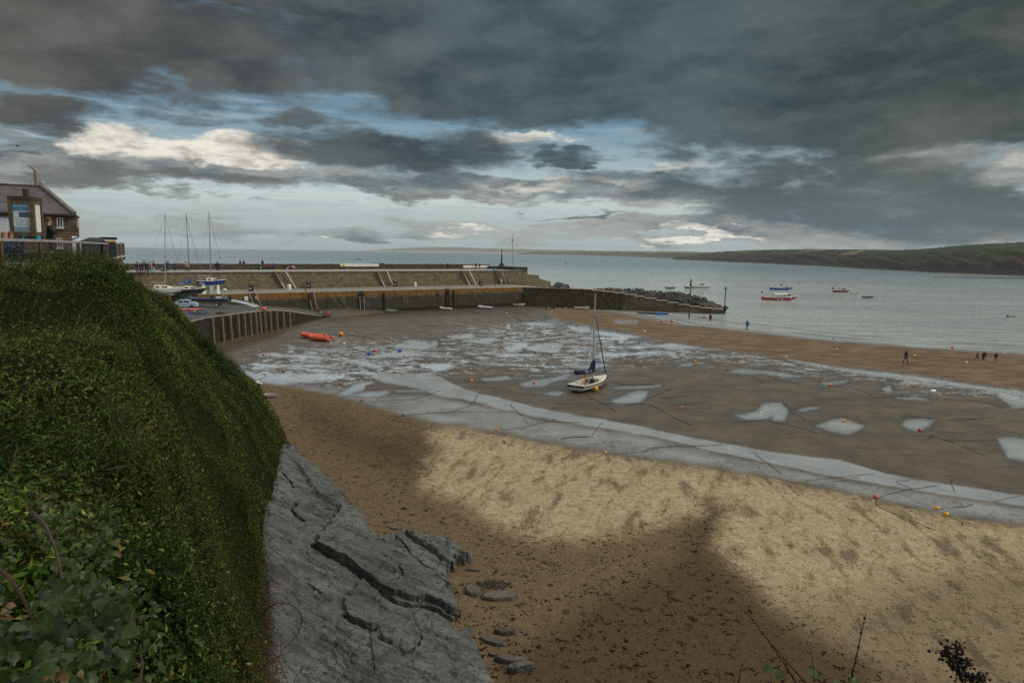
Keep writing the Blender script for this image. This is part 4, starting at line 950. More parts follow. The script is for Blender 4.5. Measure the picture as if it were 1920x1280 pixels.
# iron ladders in the quay wall
M_iron = mat('rusty_iron',(.06,.045,.032),.7,.3,6); M_ladder=mat('pale_ladder',(.34,.33,.27),.6,.3,4)
def ladder(px,w,zb,m,label,lean=0):
    t=tz(px,553,-.3)[0]; st=bpy.data.objects.new('ladder',None); COL.objects.link(st); st.parent=pier; st['label']=label
    for s in (-w/2,w/2):
        a=loc(t+s+lean,-.75); b_=loc(t+s,-.12); MBr=MB().bar((a.x,a.y,zb),(b_.x,b_.y,QZ+.35),.13); pobj(MBr,'rail',m,st)
    k=max(4,int((QZ-zb)/.42)); mb=MB()
    for i in range(k):
        f=(i+.5)/k; o_=-.75+.63*f; a=loc(t-w/2+lean*(1-f),o_); b_=loc(t+w/2+lean*(1-f),o_); z=zb+(QZ+.2-zb)*f; mb.bar((a.x,a.y,z),(b_.x,b_.y,z),.07,.16)
    pobj(mb,'rung',M_iron,st)
ladder(473,1.35,2.6,M_ladder,'pale framed ladder between the white notices',.9)
ladder(583,1.1,1.0,M_ladder,'ladder with pale hoops above the weedy bank',.7)
ladder(678,1.0,1.1,M_ladder,'ladder in the recess under the pink stones',0)
ladder(839.5,.8,.7,M_iron,'dark ladder in the recess near the right end',0)
for px,w in ((678,1.3),(839.5,1.0),(720,.35),(851,.3)):
    t=tz(px,556,-.3)[0]; mb=MB(); slabq(mb,t-w/2,t+w/2,-.40,-.2,.4,QZ-.45,0,9); pobj(mb,'recess',mat('weed_black',(.014,.014,.010),.8,.3,4))
# pier head: block with lamp column, lower round, breakwater
tH=tz(945,500,op)[0]
mb=MB(); slabq(mb,tE-2.2,tE+3.0,ow+1.5,op+1.5,QZ-.3,UZ+.9,.0,2,.02,21); pobj(mb,'pier_head',M_upper)
mb=MB(); slabq(mb,tE+2.6,tE+9.0,ow+3.4,op+1,QZ-1,UZ-1.55,.5,1.5,.03,22); pobj(mb,'lower_parapet',M_upper)
mb=MB(); c=loc(tE+9.0,op-1.0); rings=[]
for i in range(8):
    f=i/7; t=tE+7+f*6.6; zz=QZ+.3+(UZ-2.4-QZ)*(1-f)**1.1
    rings.append([(*loc(t,ow+2.8+.2*math.sin(i)),QZ-2),(*loc(t,op+2.5),QZ-2.5),(*loc(t,op+2),zz-.1),(*loc(t,ow+3.4),zz)])
mb.loft(rings); pobj(mb,'rounded_end',M_upper)
# iron fence on the quay before the rounded end
mb=MB(); 
t0,t1=tz(954,528,ow+1.5)[0],tz(985,530,ow+1.5)[0]
for zz in (.45,.9): a=loc(t0,ow+1.2); b_=loc(t1,ow+1.2); mb.bar((*a,QZ+zz),(*b_,QZ+zz),.07)
for i in range(9): a=loc(t0+(t1-t0)*i/8,ow+1.2); mb.bar((*a,QZ),(*a,QZ+.95),.07)
pobj(mb,'railing',mat('grey_rail',(.25,.25,.23)))
# lamp column on a cone
lc = PY(940.5,498.5,loc(tH,ow+4).y); q=P(940.5,498.5,UZ+.9)
lamp = thing('lamp_column','dark stone lamp column on a cone shaped base at the pier head','column',(q.x,q.y,UZ+.9))
MB().lathe([(1.05,-.9),(1.0,0),(.95,.1),(.55,.75),(.36,.95)],14).obj('base',M_upper,lamp,True)
MB().lathe([(.26,.9),(.22,1.2),(.20,3.6),(.20,3.65)],10).obj('shaft',mat('dark_stone',(.045,.042,.036),.7,.3,3),lamp,True)
MB().lathe([(.11,3.6),(.13,4.2),(.26,4.3),(.28,4.6),(.14,4.75),(.10,4.95),(.03,5.05)],10).obj('finial',mat('brown_stone',(.12,.085,.05),.7,.3,3),lamp,True)
# signal mast
q=P(960,528,QZ); mast=thing('signal_mast','tall thin grey signal mast with a crosstree and black ball','mast',(q.x,q.y,QZ))
ppm=q.y/1280; Hm=(528-441)*ppm; M_grey=mat('galvanised',(.30,.32,.32),.45,.15,3,0,.5,.3)
MB().tube([(0,0,0),(0,0,Hm*.82),(0,0,Hm)],[.13,.09,.04],8).obj('pole',M_grey,mast)
zc=(528-457)*ppm; a=U.to_3d()
mbx=MB(); mbx.bar(-a*1.15+Vector((0,0,zc)),a*1.15+Vector((0,0,zc)),.09)
for s in (-1.1,-.5,.5,1.1): mbx.bar(a*s+Vector((0,0,zc)),a*s+Vector((0,0,zc+.28)),.06)
mbx.obj('crosstree',M_grey,mast)
MB().ball((0,0,(528-451.5)*ppm),.26,10,8).obj('ball',mat('black_paint',(.012,.012,.013),.5),mast,True)
mbx=MB(); mbx.bar((-.22,0,Hm-.3),(.22,0,Hm-.3),.05); mbx.obj('vane',M_grey,mast)
mbx=MB()
for s in (-1.1,1.1): mbx.tube([a*s+Vector((0,0,zc)),Vector((0,0,zc+1.3))],.02,4)
mbx.obj('stay',M_grey,mast)
q=P(963.5,530.5,QZ); lb=thing('lifebuoy','bright orange lifebuoy board at the foot of the signal mast','lifebuoy',(q.x,q.y-.1,QZ))
mbx=MB(); r0=.52; fwd=Vector((-Nn.x,-Nn.y,0)); mbx.tube([U.to_3d()*math.cos(t)*r0+Vector((0,0,1.15+math.sin(t)*r0)) for t in [2*PI*i/20 for i in range(20)]],.17,8,True); mbx.lathe([(.4,-.02),(.4,.02)],16); 
o_=len(mbx.v)
mbx.obj('ring',mat('lifebuoy_orange',(.75,.085,.02),.45,.1,2),lb,True)
mbx=MB(); mbx.bar((0,0,0),(0,0,1.1),.1); mbx.obj('post',M_grey,lb)
mbx=MB(); mbx.bar(U.to_3d()*-.4+Vector((0,.08,1.15)),U.to_3d()*.4+Vector((0,.08,1.15)),.75,.06); mbx.obj('back_board',mat('lifebuoy_orange',(.75,.085,.02)),lb)
t,z=tz(929.5,500,ow+.5); c=loc(t,ow+1.4); bp=thing('signpost','short bright blue post at the promenade edge above the stairs','post',(c.x,c.y,UZ))
MB().tube([(0,0,0),(0,0,1.9)],.10,8).obj('pole',mat('blue_paint',(.02,.09,.30),.4,.15,3),bp); MB().box((0,0,.45),(.34,.34,.9)).obj('base',mat('blue_paint',(.02,.09,.30)),bp)
# ------------------------------------------------------------------ breakwater with stepped top
bw = thing('breakwater','stepped harbour breakwater of dark mossy stone ending in the sea','breakwater',(*P(1100,577,GZ).xy,0))
BL=Vector(bw.location)
gp=[(985,572.5),(1060,575),(1110,577.3),(1170,581),(1220,584.8),(1255,586.5),(1290,587.8),(1325,588),(1356,586.8)]
tp=[(985,538.2),(1060,542),(1110,544),(1150,548),(1185,553.5),(1220,559.5),(1250,565.5),(1290,573),(1325,577.8),(1356,581)]
W=[P(x,y,.25) for x,y in gp]; BU=(W[-1].xy-W[0].xy).normalized(); BN=Vector((-BU.y,BU.x)); BO=W[0].xy
Lb=(W[-1].xy-BO).length
def bloc(t,o): return BO+BU*t+BN*o
def btop(px,py):
    d=ray(px,py); s=(BO.dot(BN)-CAM.xy.dot(BN))/Vector((d.x,d.y)).dot(BN); q=CAM+d*s; return (q.xy-BO).dot(BU), q.z
TT=[btop(x,y) for x,y in tp]
M_bw=stonemat('breakwater_stone',BU,(.088,.074,.046),(.066,.057,.036),.4,1.1); M_bwc=stonemat('breakwater_concrete',BU,(.14,.12,.085),(.085,.075,.05),1.2,2.6)
def bobj(mb,name,m,parent=None):
    for i,v in enumerate(mb.v): mb.v[i]=(v[0]-BL.x,v[1]-BL.y,v[2])
    return mb.obj(name,m,parent or bw)
def bslab(mb,t0,t1,o0,o1,z0,z1,z1b=None):
    z1b = z1 if z1b is None else z1b; r=[]
    for t,z in ((t0,z1),(t1,z1b)):
        a=bloc(t,o0-.3); b_=bloc(t,o1); c=bloc(t,o0); r.append([(*a,z0),(*b_,z0),(*b_,z),(*c,z)])
    return mb.loft(r)
edges=[0]+[TT[i][0] for i in range(1,len(TT))]
fz=lambda t: float(np.interp(t,[a for a,_ in TT],[z for _,z in TT]))
mb=MB(); tb=btop(1110,544)[0]; bslab(mb,-1.5,tb,0,2.2,-.8,fz(0),fz(tb)); bobj(mb,'inner_wall',M_bw)
mb=MB(); bslab(mb,-1.5,tb,-.06,.5,fz(0)-.02,fz(0)+.06,fz(tb)+.04); bobj(mb,'coping',M_conc)
t=tb; k=0
steps=np.linspace(tb,Lb,13)
for i in range(12):
    a,b_=steps[i],steps[i+1]; z=fz((a+b_)/2)
    bobj(bslab(MB(),a+.004,b_,0,2.2,-.8,z),'step_block',M_bwc if i>2 else M_bw)
    bobj(bslab(MB(),a+.01,b_-.01,-.08,2.2,z+.004,z+.10),'step_cap',mat('step_cap_stone',(.20,.175,.13),.8,.3,.8,.2,obj=False))
mb=MB()
for px in (1098,1158,1175,1228): 
    t,_=btop(px,560); a=bloc(t,-.42); mb=MB(); mb.box((*a,fz(t)/2),(.22,.22,fz(t))); bobj(mb,'fender_post',mat('fender_timber',(.14,.10,.065),.8,.3,2,.2))
a=btop(1130,551); b_=btop(1149,573); p0=bloc(a[0],-.38); p1=bloc(b_[0],-.38); bobj(MB().bar((*p0,a[1]),(*p1,b_[1]),.22),'fender_post',mat('fender_timber',(.14,.10,.065)))
# sloping ledge along the foot of the inner wall
a=btop(1005,555); b_=btop(1045,565); mb=MB(); bslab(mb,a[0],b_[0],-.8,.02,-.5,a[1],b_[1]); bobj(mb,'foot_ledge',M_bw)
# rock armour behind the breakwater
M_rocks=[]
for i,c in enumerate(((.075,.070,.060),(.058,.056,.050),(.095,.086,.068))):
    m_=mat('armour_rock%d'%i,c,.85,.4,1.1,.7); M_rocks.append(m_)
def boulder_mesh(seed,i):
    bm=bmesh.new(); bmesh.ops.create_icosphere(bm,subdivisions=3,radius=1); rr=random.Random(seed)
    planes=[(Vector((rr.gauss(0,1),rr.gauss(0,1),rr.gauss(0,1))).normalized(),rr.uniform(.55,.85)) for _ in range(11)]
    for v in bm.verts:
        for n_,d in planes:
            e=v.co.dot(n_)-d
            if e>0: v.co-=n_*e
        v.co*=1+.10*mnoise.fractal(v.co*1.7+Vector((seed,0,0)),1,2,4); v.co+=v.normal*.03*mnoise.noise(v.co*7)
    me=bpy.data.meshes.new('boulder'); bm.to_mesh(me); bm.free(); me.materials.append(M_rocks[i%3]); return me
BM=[boulder_mesh(s,s) for s in range(7)]
crest=[(1018,543),(1036,536),(1045,532),(1060,531.5),(1068,540),(1090,542),(1112,541),(1135,541),(1145,539),(1165,541),(1185,541),(1202,541),(1215,545),(1235,546),(1250,546),(1265,547.5),(1285,550),(1300,553),(1320,559),(1335,566),(1348,573)]
rr=random.Random(77); first=None
nb=0
for row,(of,zf) in enumerate(((2.9,.50),(4.2,.80),(5.6,1.0),(7.0,.9))):
    t=3.0+rr.random()
    while t<Lb+(.5 if row else -.5):
        c=bloc(t,of+rr.uniform(-.4,.4)); pr=proj_np(np.array([[c.x,c.y,4.0]])); px=float(pr[0][0])
        cz=PY(px,float(np.interp(px,[a for a,_ in crest],[b_ for _,b_ in crest])),bloc(t,5.6).y).z
        s=rr.uniform(.62,1.12)
        wall=fz(min(max(t,0),Lb)); z=wall*.85+(cz-wall*.85)*zf-s*.62+rr.uniform(-.2,.15)
        if row==3: z-=.5
        o=bpy.data.objects.new('boulder',BM[rr.randrange(7)]); COL.objects.link(o)
        o.location=(c.x,c.y,z); o.scale=(s*1.25,s*rr.uniform(.85,1.1),s*rr.uniform(.7,1.0)); o.rotation_euler=(rr.uniform(-.5,.5),rr.uniform(-.5,.5),rr.uniform(0,6.28))
        tag(o,'grey armour boulder in the heap behind the stepped breakwater','boulder','armour boulders behind the breakwater'); nb+=1
        t+=s*rr.uniform(1.0,1.55)
print('boulders',nb)
M_mound=mat('rubble_core',(.05,.047,.04),.9,.4,.8,.6,obj=False)
mb=MB(); rings=[]
for i in range(20):
    t=2.2+(Lb-1.2-2.2)*i/19; c=bloc(t,5.5); px=float(proj_np(np.array([[c.x,c.y,4.0]]))[0][0]); cz=PY(px,float(np.interp(px,[a for a,_ in crest],[b_ for _,b_ in crest])),c.y).z-1.1
    rings.append([(*bloc(t,2.25),-1.2),(*bloc(t,13),-1.5),(*bloc(t,8),cz*.7),(*bloc(t,5.5),cz),(*bloc(t,3.2),min(cz,fz(min(t,Lb))*.8))])
mb.loft(rings); tag(mb.obj('rubble_bank',M_mound),'rubble core under the armour boulders',kind='structure')
# ------------------------------------------------------------------ slipway and its piled wall
fr=[(330,668,4.3),(385,648,4.25),(420,638,4.1),(460,629,4.0),(512,619,3.77),(546,611,2.95),(580,602.5,1.65),(606,595.5,.5)]
Fp=[(P(x,y,.35).xy,z) for x,y,z in fr]
bk=[(240,4.6),(330,4.0),(400,3.3),(440,2.95),(500,2.5),(560,1.8),(610,.9),(665,.45)]
Bp=[(loc(tz(x,570,-.36)[0],-.36),z) for x,z in bk]
M_slip=deckmat('slipway_concrete',(.034,.030,.024),(.060,.053,.041),.7)
slip=thing('slipway','concrete slipway falling from the boat yard to the harbour floor','slipway',(Fp[3][0].x,Fp[3][0].y,0)); SL=Vector(slip.location)
def sobj(mb,name,m,parent=None):
    for i,v in enumerate(mb.v): mb.v[i]=(v[0]-SL.x,v[1]-SL.y,v[2])
    return mb.obj(name,m,parent or slip)
mb=MB(); R_=[]
for (a,za),(b_,zb) in zip(Fp,Bp):
    r=[]
    for k in range(7):
        f=k/6; q=a.lerp(b_,f); r.append((q.x,q.y,za+(zb-za)*f))
    R_.append(r)
mb.loft(R_,closed=False); sobj(mb,'ramp',M_slip)
def slipz(x,y):
    best=None
    for i in range(len(R_)-1):
        for k in range(6):
            q=[R_[i][k],R_[i][k+1],R_[i+1][k]]
            c=((q[0][0]+R_[i+1][k+1][0])/2-x)**2+((q[0][1]+R_[i+1][k+1][1])/2-y)**2
            if best is None or c<best[0]: best=(c,sum(p[2] for p in (R_[i][k],R_[i][k+1],R_[i+1][k],R_[i+1][k+1]))/4)
    return best[1]
m_,n,b=newmat('slip_wall_planks'); p=n.pos()
c=n.mix(n.ss(n.noise(n.vm('MULTIPLY',p,(2.2,2.2,.35)),1,5,.65),.35,.68),(.013,.012,.008),(.042,.036,.024)); c=n.mix(n.ss(n.sep(p)[2],.9,.4),c,(.030,.029,.018)); c=n.mix(n.ss(n.noise(p,1.3,5,.65),.55,.72,0,.6),c,(.085,.072,.05))
n.put(b.inputs['Base Color'],c); b.inputs['Roughness'].default_value=.85; b.inputs['Specular IOR Level'].default_value=.08; n.put(b.inputs['Normal'],n.bump(n.noise(p,3,5,.6),.7,.1)); M_plank=m_
mb=MB(); mb.loft([[(a.x,a.y,-.3),(a.x-.5*Nn.x+.6*U.x*0,a.y+.9,-.3),(a.x,a.y+.9,z+.02),(a.x,a.y,z+.02)] for a,z in Fp]); sobj(mb,'piled_wall',M_plank)
mb=MB(); mb.loft([[(a.x-.05,a.y-.14,z-.02),(a.x,a.y+.5,z-.02),(a.x,a.y+.5,z+.13),(a.x-.05,a.y-.14,z+.13)] for a,z in Fp]); sobj(mb,'coping',M_conc)
M_post=mat('pale_timber_post',(.20,.16,.105),.8,.3,2,.3)
for px in (403,421,436,450,462,473,483,491,500,510,521.5,534,545.5):
    x=[f[0] for f in fr]; yy=np.interp(px,x,[f[1] for f in fr]); z=np.interp(px,x,[f[2] for f in fr]); q=P(px,yy+2,.35)
    MBp=MB().bar((q.x,q.y-.16,-.1),(q.x-.12,q.y-.16,z+.06),.22,.22); sobj(MBp,'fender_pile',M_post)
# yard surface between slope and quay (mostly hidden by the scrub)
mb=MB(); yard=[(-100,95),(-62,88),(Fp[0][0].x-1,Fp[0][0].y),(Bp[1][0].x,Bp[1][0].y),(-100,110)]
mb.prism(yard,-.5,4.0); tag(mb.obj('boat_yard',M_slip),'boat yard hardstanding above the slipway',kind='structure')
# weedy rubble bank at the foot of the quay wall
mb=MB(); rings=[]
for i in range(40):
    f=i/39; px=560+f*200; base_=P(px,np.interp(px,[560,600,660,720,760],[589,595,592,586,583]),GZ); wl=loc(tz(px,575,-.36)[0],-.36); hh=math.sin(PI*min(1,f*.9+.12))**.7*np.interp(f,[0,.25,.5,1],[1.5,1.35,1.1,.3])
    r=[]
    for k in range(9):
        g=k/8; q=base_.xy.lerp(wl,g); r.append((q.x,q.y,GZ-.1+hh*(g**.6)*(1+.35*mnoise.noise(Vector((q.x*.8,q.y*.8,1))))+.12*mnoise.noise(Vector((q.x*2.5,q.y*2.5,4)))))
    rings.append(r)
mb.loft(rings,closed=False)
m_,n,b=newmat('weedy_rubble'); p=n.pos(); f=n.noise(p,2.5,6,.65); c=n.mix(n.ss(f,.35,.65),(.026,.020,.009),(.085,.058,.022)); c=n.mix(n.ss(n.noise(p,7,4),.55,.7,0,.6),c,(.012,.011,.007)); n.put(b.inputs['Base Color'],c); b.inputs['Roughness'].default_value=.6; n.put(b.inputs['Normal'],n.bump(f,1,.25))
tag(mb.obj('seaweed_bank',m_,None,True),'bank of rubble under brown seaweed along the quay wall',kind='structure')
# notices on the wall
M_sign=mat('sign_white',(.68,.68,.66),.45,.08,4)
for px,py,w,h,lab,cols in ((431,560.5,.55,.95,'tall white notice nearest the inflatable boat on the lichen wall',1),(461.5,559.3,.72,.82,'white notice left of the pale ladder on the lichen wall',0),(480,558,.4,.55,'small white and red notice right of the pale ladder',2)):
    t,z=tz(px,py,-.3); c=loc(t,-.32); s=thing('notice_board',lab,'sign',(c.x,c.y,z),math.atan2(U.y,U.x),'notices on the quay wall')
    MB().box((0,-.04,0),(w,.04,h)).obj('plate',M_sign,s)
    if cols==1: MB().box((0,-.066,.1),(w*.5,.008,h*.35)).obj('notice_block',mat('notice_print',(.16,.18,.22),.6,.3,30),s)
    if cols==2: MB().box((0,-.066,.05),(w*.6,.008,h*.5)).obj('notice_block',mat('notice_red',(.42,.08,.06),.6,.3,30),s)
    if cols==0: MB().box((0,-.066,.0),(w*.7,.008,h*.6)).obj('notice_block',mat('notice_grey',(.5,.5,.49),.6,.15,30),s)
# mooring ropes hanging on the quay wall
M_rope=mat('pale_rope',(.26,.23,.15),.9,.3,5)
for i,(a,b_,lab) in enumerate((((617,548),(641,577),'leftmost slanting rope, over the weedy bank'),((632,547),(652,578),'slanting rope just right of the leftmost one'),((641,553),(642.5,568),'left rope of the short hanging pair'),((644.5,553),(646,568),'right rope of the short hanging pair'),((665,548),(684,571),'slanting rope crossing the recess ladder'),((677,555),(694,575),'slanting rope right of the recess ladder'),
    ((697,549),(706,561),'short slanting rope between the recess and the dark drain'),((744,544),(756,555),'short slanting rope left of the hanging trio'),((757,545),(757.5,567),'first rope of the hanging trio'),((759.5,545),(760.5,568),'middle rope of the hanging trio'),((764.5,543),(764.5,570),'third and longest rope of the hanging trio'),((785,546),(794,563),'slanting rope right of the hanging trio'),
    ((805,544),(808,559),'near vertical rope left of the dark ladder'),((811,543),(817,564),'longer slanting rope left of the dark ladder'),((821,544),(830,557),'slanting rope touching the dark ladder'),((889,542),(889.5,559),'left of the two vertical ropes under the black bin'),((892,542),(892.5,560),'right of the two vertical ropes under the black bin'),((895,543),(913,560),'long slanting rope below the black bin'),((910,543),(922,557),'slanting rope halfway to the breakwater'),((957,538),(971,560),'pale slanting rope close to the breakwater corner'),((968,539),(984,549),'flat slanting rope at the breakwater corner'))):
    t0,z0=tz(a[0],a[1],-.5); t1,z1=tz(b_[0],b_[1],-.7); p0=loc(t0,-.42); p1=loc(t1,-.75); z1=max(z1,.5)
    m0=Vector(((p0.x+p1.x)/2,(p0.y+p1.y)/2,(z0+z1)/2-.12))
    tag(MB().tube([(p0.x,p0.y,min(z0,QZ+.05)),m0,(p1.x,p1.y,z1)],.035,5).obj('mooring_rope',M_rope),'pale mooring rope, '+lab,'rope','ropes hanging on the quay wall')
# ------------------------------------------------------------------ litter bins, bollards
M_bin=mat('bin_black',(.014,.014,.016),.45,.2,3)
def bin_(px,py,o,z,lab,h=1.35):
    q=P(px,py,z); t=thing('litter_bin',lab,'bin',(q.x,q.y,z),math.atan2(U.y,U.x),'black litter bins on the pier')
    MB().box((0,0,h*.46),(.82,.75,h*.9),0,1.0).obj('body',M_bin,t); MB().box((0,0,h*.95),(.9,.84,h*.12),0,.85).obj('lid',M_bin,t); MB().box((-.24,-.385,h*.42),(.2,.02,.26)).obj('sticker',M_sign,t)
for px,py,z,lab in ((306,508.3,UZ,'black bin on the promenade beside the left crowd'),(489.5,505.6,UZ,'black bin on the promenade below the hooded sitter'),(573.5,504.4,UZ,'black bin on the promenade alone against the dark parapet'),(672,504.6,UZ,'black bin on the promenade before the long white panel'),(786,503.6,UZ,'black bin on the promenade right of the white panel'),
    (471,545.8,QZ,'black bin on the quay above the pale ladder'),(578.7,540.4,QZ,'black bin on the quay beside the person in pink'),(741,537.4,QZ,'black bin on the quay left of the tapered white bollard'),(902,535.8,QZ,'black bin on the quay near the right hand stairs')): bin_(px,py,0,z,lab,1.35 if z>6 else 1.5)
def boll(px,py,prof,lab):
    q=P(px,py,QZ); o=MB().lathe(prof,14).obj('bollard',M_white,None,True); o.location=(q.x,q.y,QZ); tag(o,lab,'bollard','white bollards on the quay')
boll(542.5,543,[(.46,0),(.46,.75),(.43,.95),(.33,1.12),(.16,1.22),(.02,1.25)],'round topped white bollard at the foot of the left stairs')
boll(778.5,537,[(.38,0),(.33,.6),(.25,1.15),(.22,1.2),(.02,1.21)],'tapered flat topped white bollard in the middle of the quay')
# ------------------------------------------------------------------ boats
def gz(x,y): return float(ground_z_np(np.array([x]),np.array([y]))[0])
def G(px,py):
    """point on the beach under a pixel"""
    z=GZ
    for _ in range(6):
        p=P(px,py,z); z=gz(p.x,p.y)
    return Vector((p.x,p.y,z))
def hullrings(L,B,H,tr=.8,sheer=.25,n=13,m=6,rise=.55,pw=1.0,rake=.08,deep=0.0,inset=0.0,stern_lift=0.0):
    R_=[]
    for i in range(n):
        s=i/(n-1)
        w=B/2*(tr+(1-tr)*math.sin(min(s/.45,1)*PI/2)) if s<.45 else B/2*max(0.015,(1-((s-.45)/.55)**2.3))
        g=H*(1+sheer*max(0,(s-.35)/.65)**2+.35*sheer*max(0,(.3-s)/.3)**2)
        k=rise*H*max(0,(s-.62)/.38)**2.2 + stern_lift*H*max(0,(.35-s)/.35)**1.5
        w=max(.01,w-inset); k+=inset
        r=[]
        for j in range(-m,m+1):
            t=abs(j)/m; y=w*math.sin(t*PI/2)**(.8+.25*s)*(1 if j>0 else -1); z=k+(g-k)*(1-math.cos(t*PI/2))**(1.15-.15*s)
            x=-L/2+s*L+rake*L*(z/H-.6)*max(0,(s-.6)/.4)
            r.append(Vector((x,y,z)))
        R_.append(r)
    return R_
def openhull(L,B,H,thick=.05,**kw):
    mb=MB(); A_=hullrings(L,B,H,**kw); I=hullrings(L,B,H,inset=thick,**kw)
    nn_=len(A_[0]); mb.loft(A_,closed=False)
    o=len(mb.v); mb.loft([r[::-1] for r in I],closed=False)
    n=len(A_)
    for i in range(n-1):
        mb.f += [(i*nn_,(i+1)*nn_,o+(i+1)*nn_+nn_-1,o+i*nn_+nn_-1),(i*nn_+nn_-1,o+i*nn_,o+(i+1)*nn_,(i+1)*nn_+nn_-1)]; mb.m+=[0,0]
    for j in range(nn_-1): mb.f.append((j+1,j,o+nn_-1-j,o+nn_-2-j)); mb.m.append(0)
    mb.f.append(tuple(range(nn_))); mb.m.append(0); mb.f.append(tuple(o+nn_-1-j for j in range(nn_))); mb.m.append(0)
    return mb,A_
def deckhull(L,B,H,drop=.0,camber=.06,**kw):
    mb=MB(); A_=hullrings(L,B,H,**kw); nn_=len(A_[0]); mb.loft(A_,closed=False); mb.f.append(tuple(range(nn_))); mb.m.append(0)
    return mb,A_
def deck(A_,drop=.03,cam=.05,s0=0,s1=None):
    mb=MB(); R_=[]
    for r in A_[s0:s1]:
        a,b_=r[0],r[-1]; R_.append([a.lerp(b_,k/4)+Vector((0,0,-drop+cam*math.sin(PI*k/4))) for k in range(5)])
    mb.loft(R_,closed=False); return mb
M_cream=mat('cream_gelcoat',(.60,.56,.46),.3,.12,1.5); M_wht=mat('white_gelcoat',(.70,.69,.65),.3,.1,1.5); M_inner=mat('boat_inside',(.33,.31,.27),.6,.25,3)
M_wood=mat('boat_timber',(.20,.125,.06),.5,.3,5,.2); M_glass=mat('dark_window',(.018,.022,.026),.08,.2,4); M_alu=mat('aluminium_spar',(.42,.42,.40),.35,.15,4,0,.5,.6); M_brownspar=mat('brown_spar',(.20,.10,.055),.45,.3,4)
M_wire=mat('rigging_wire',(.10,.11,.12),.4,.2,8); M_navy=mat('navy_canvas',(.012,.016,.045),.8,.3,5,.3); M_blk=mat('black_rubber',(.014,.014,.015),.5,.2,6); M_redp=mat('red_paint',(.42,.022,.015),.35,.15,2); M_bluep=mat('sea_blue_paint',(.02,.12,.36),.35,.15,2)
def rail(mb,pts,r=.025): mb.tube(pts,r,5)
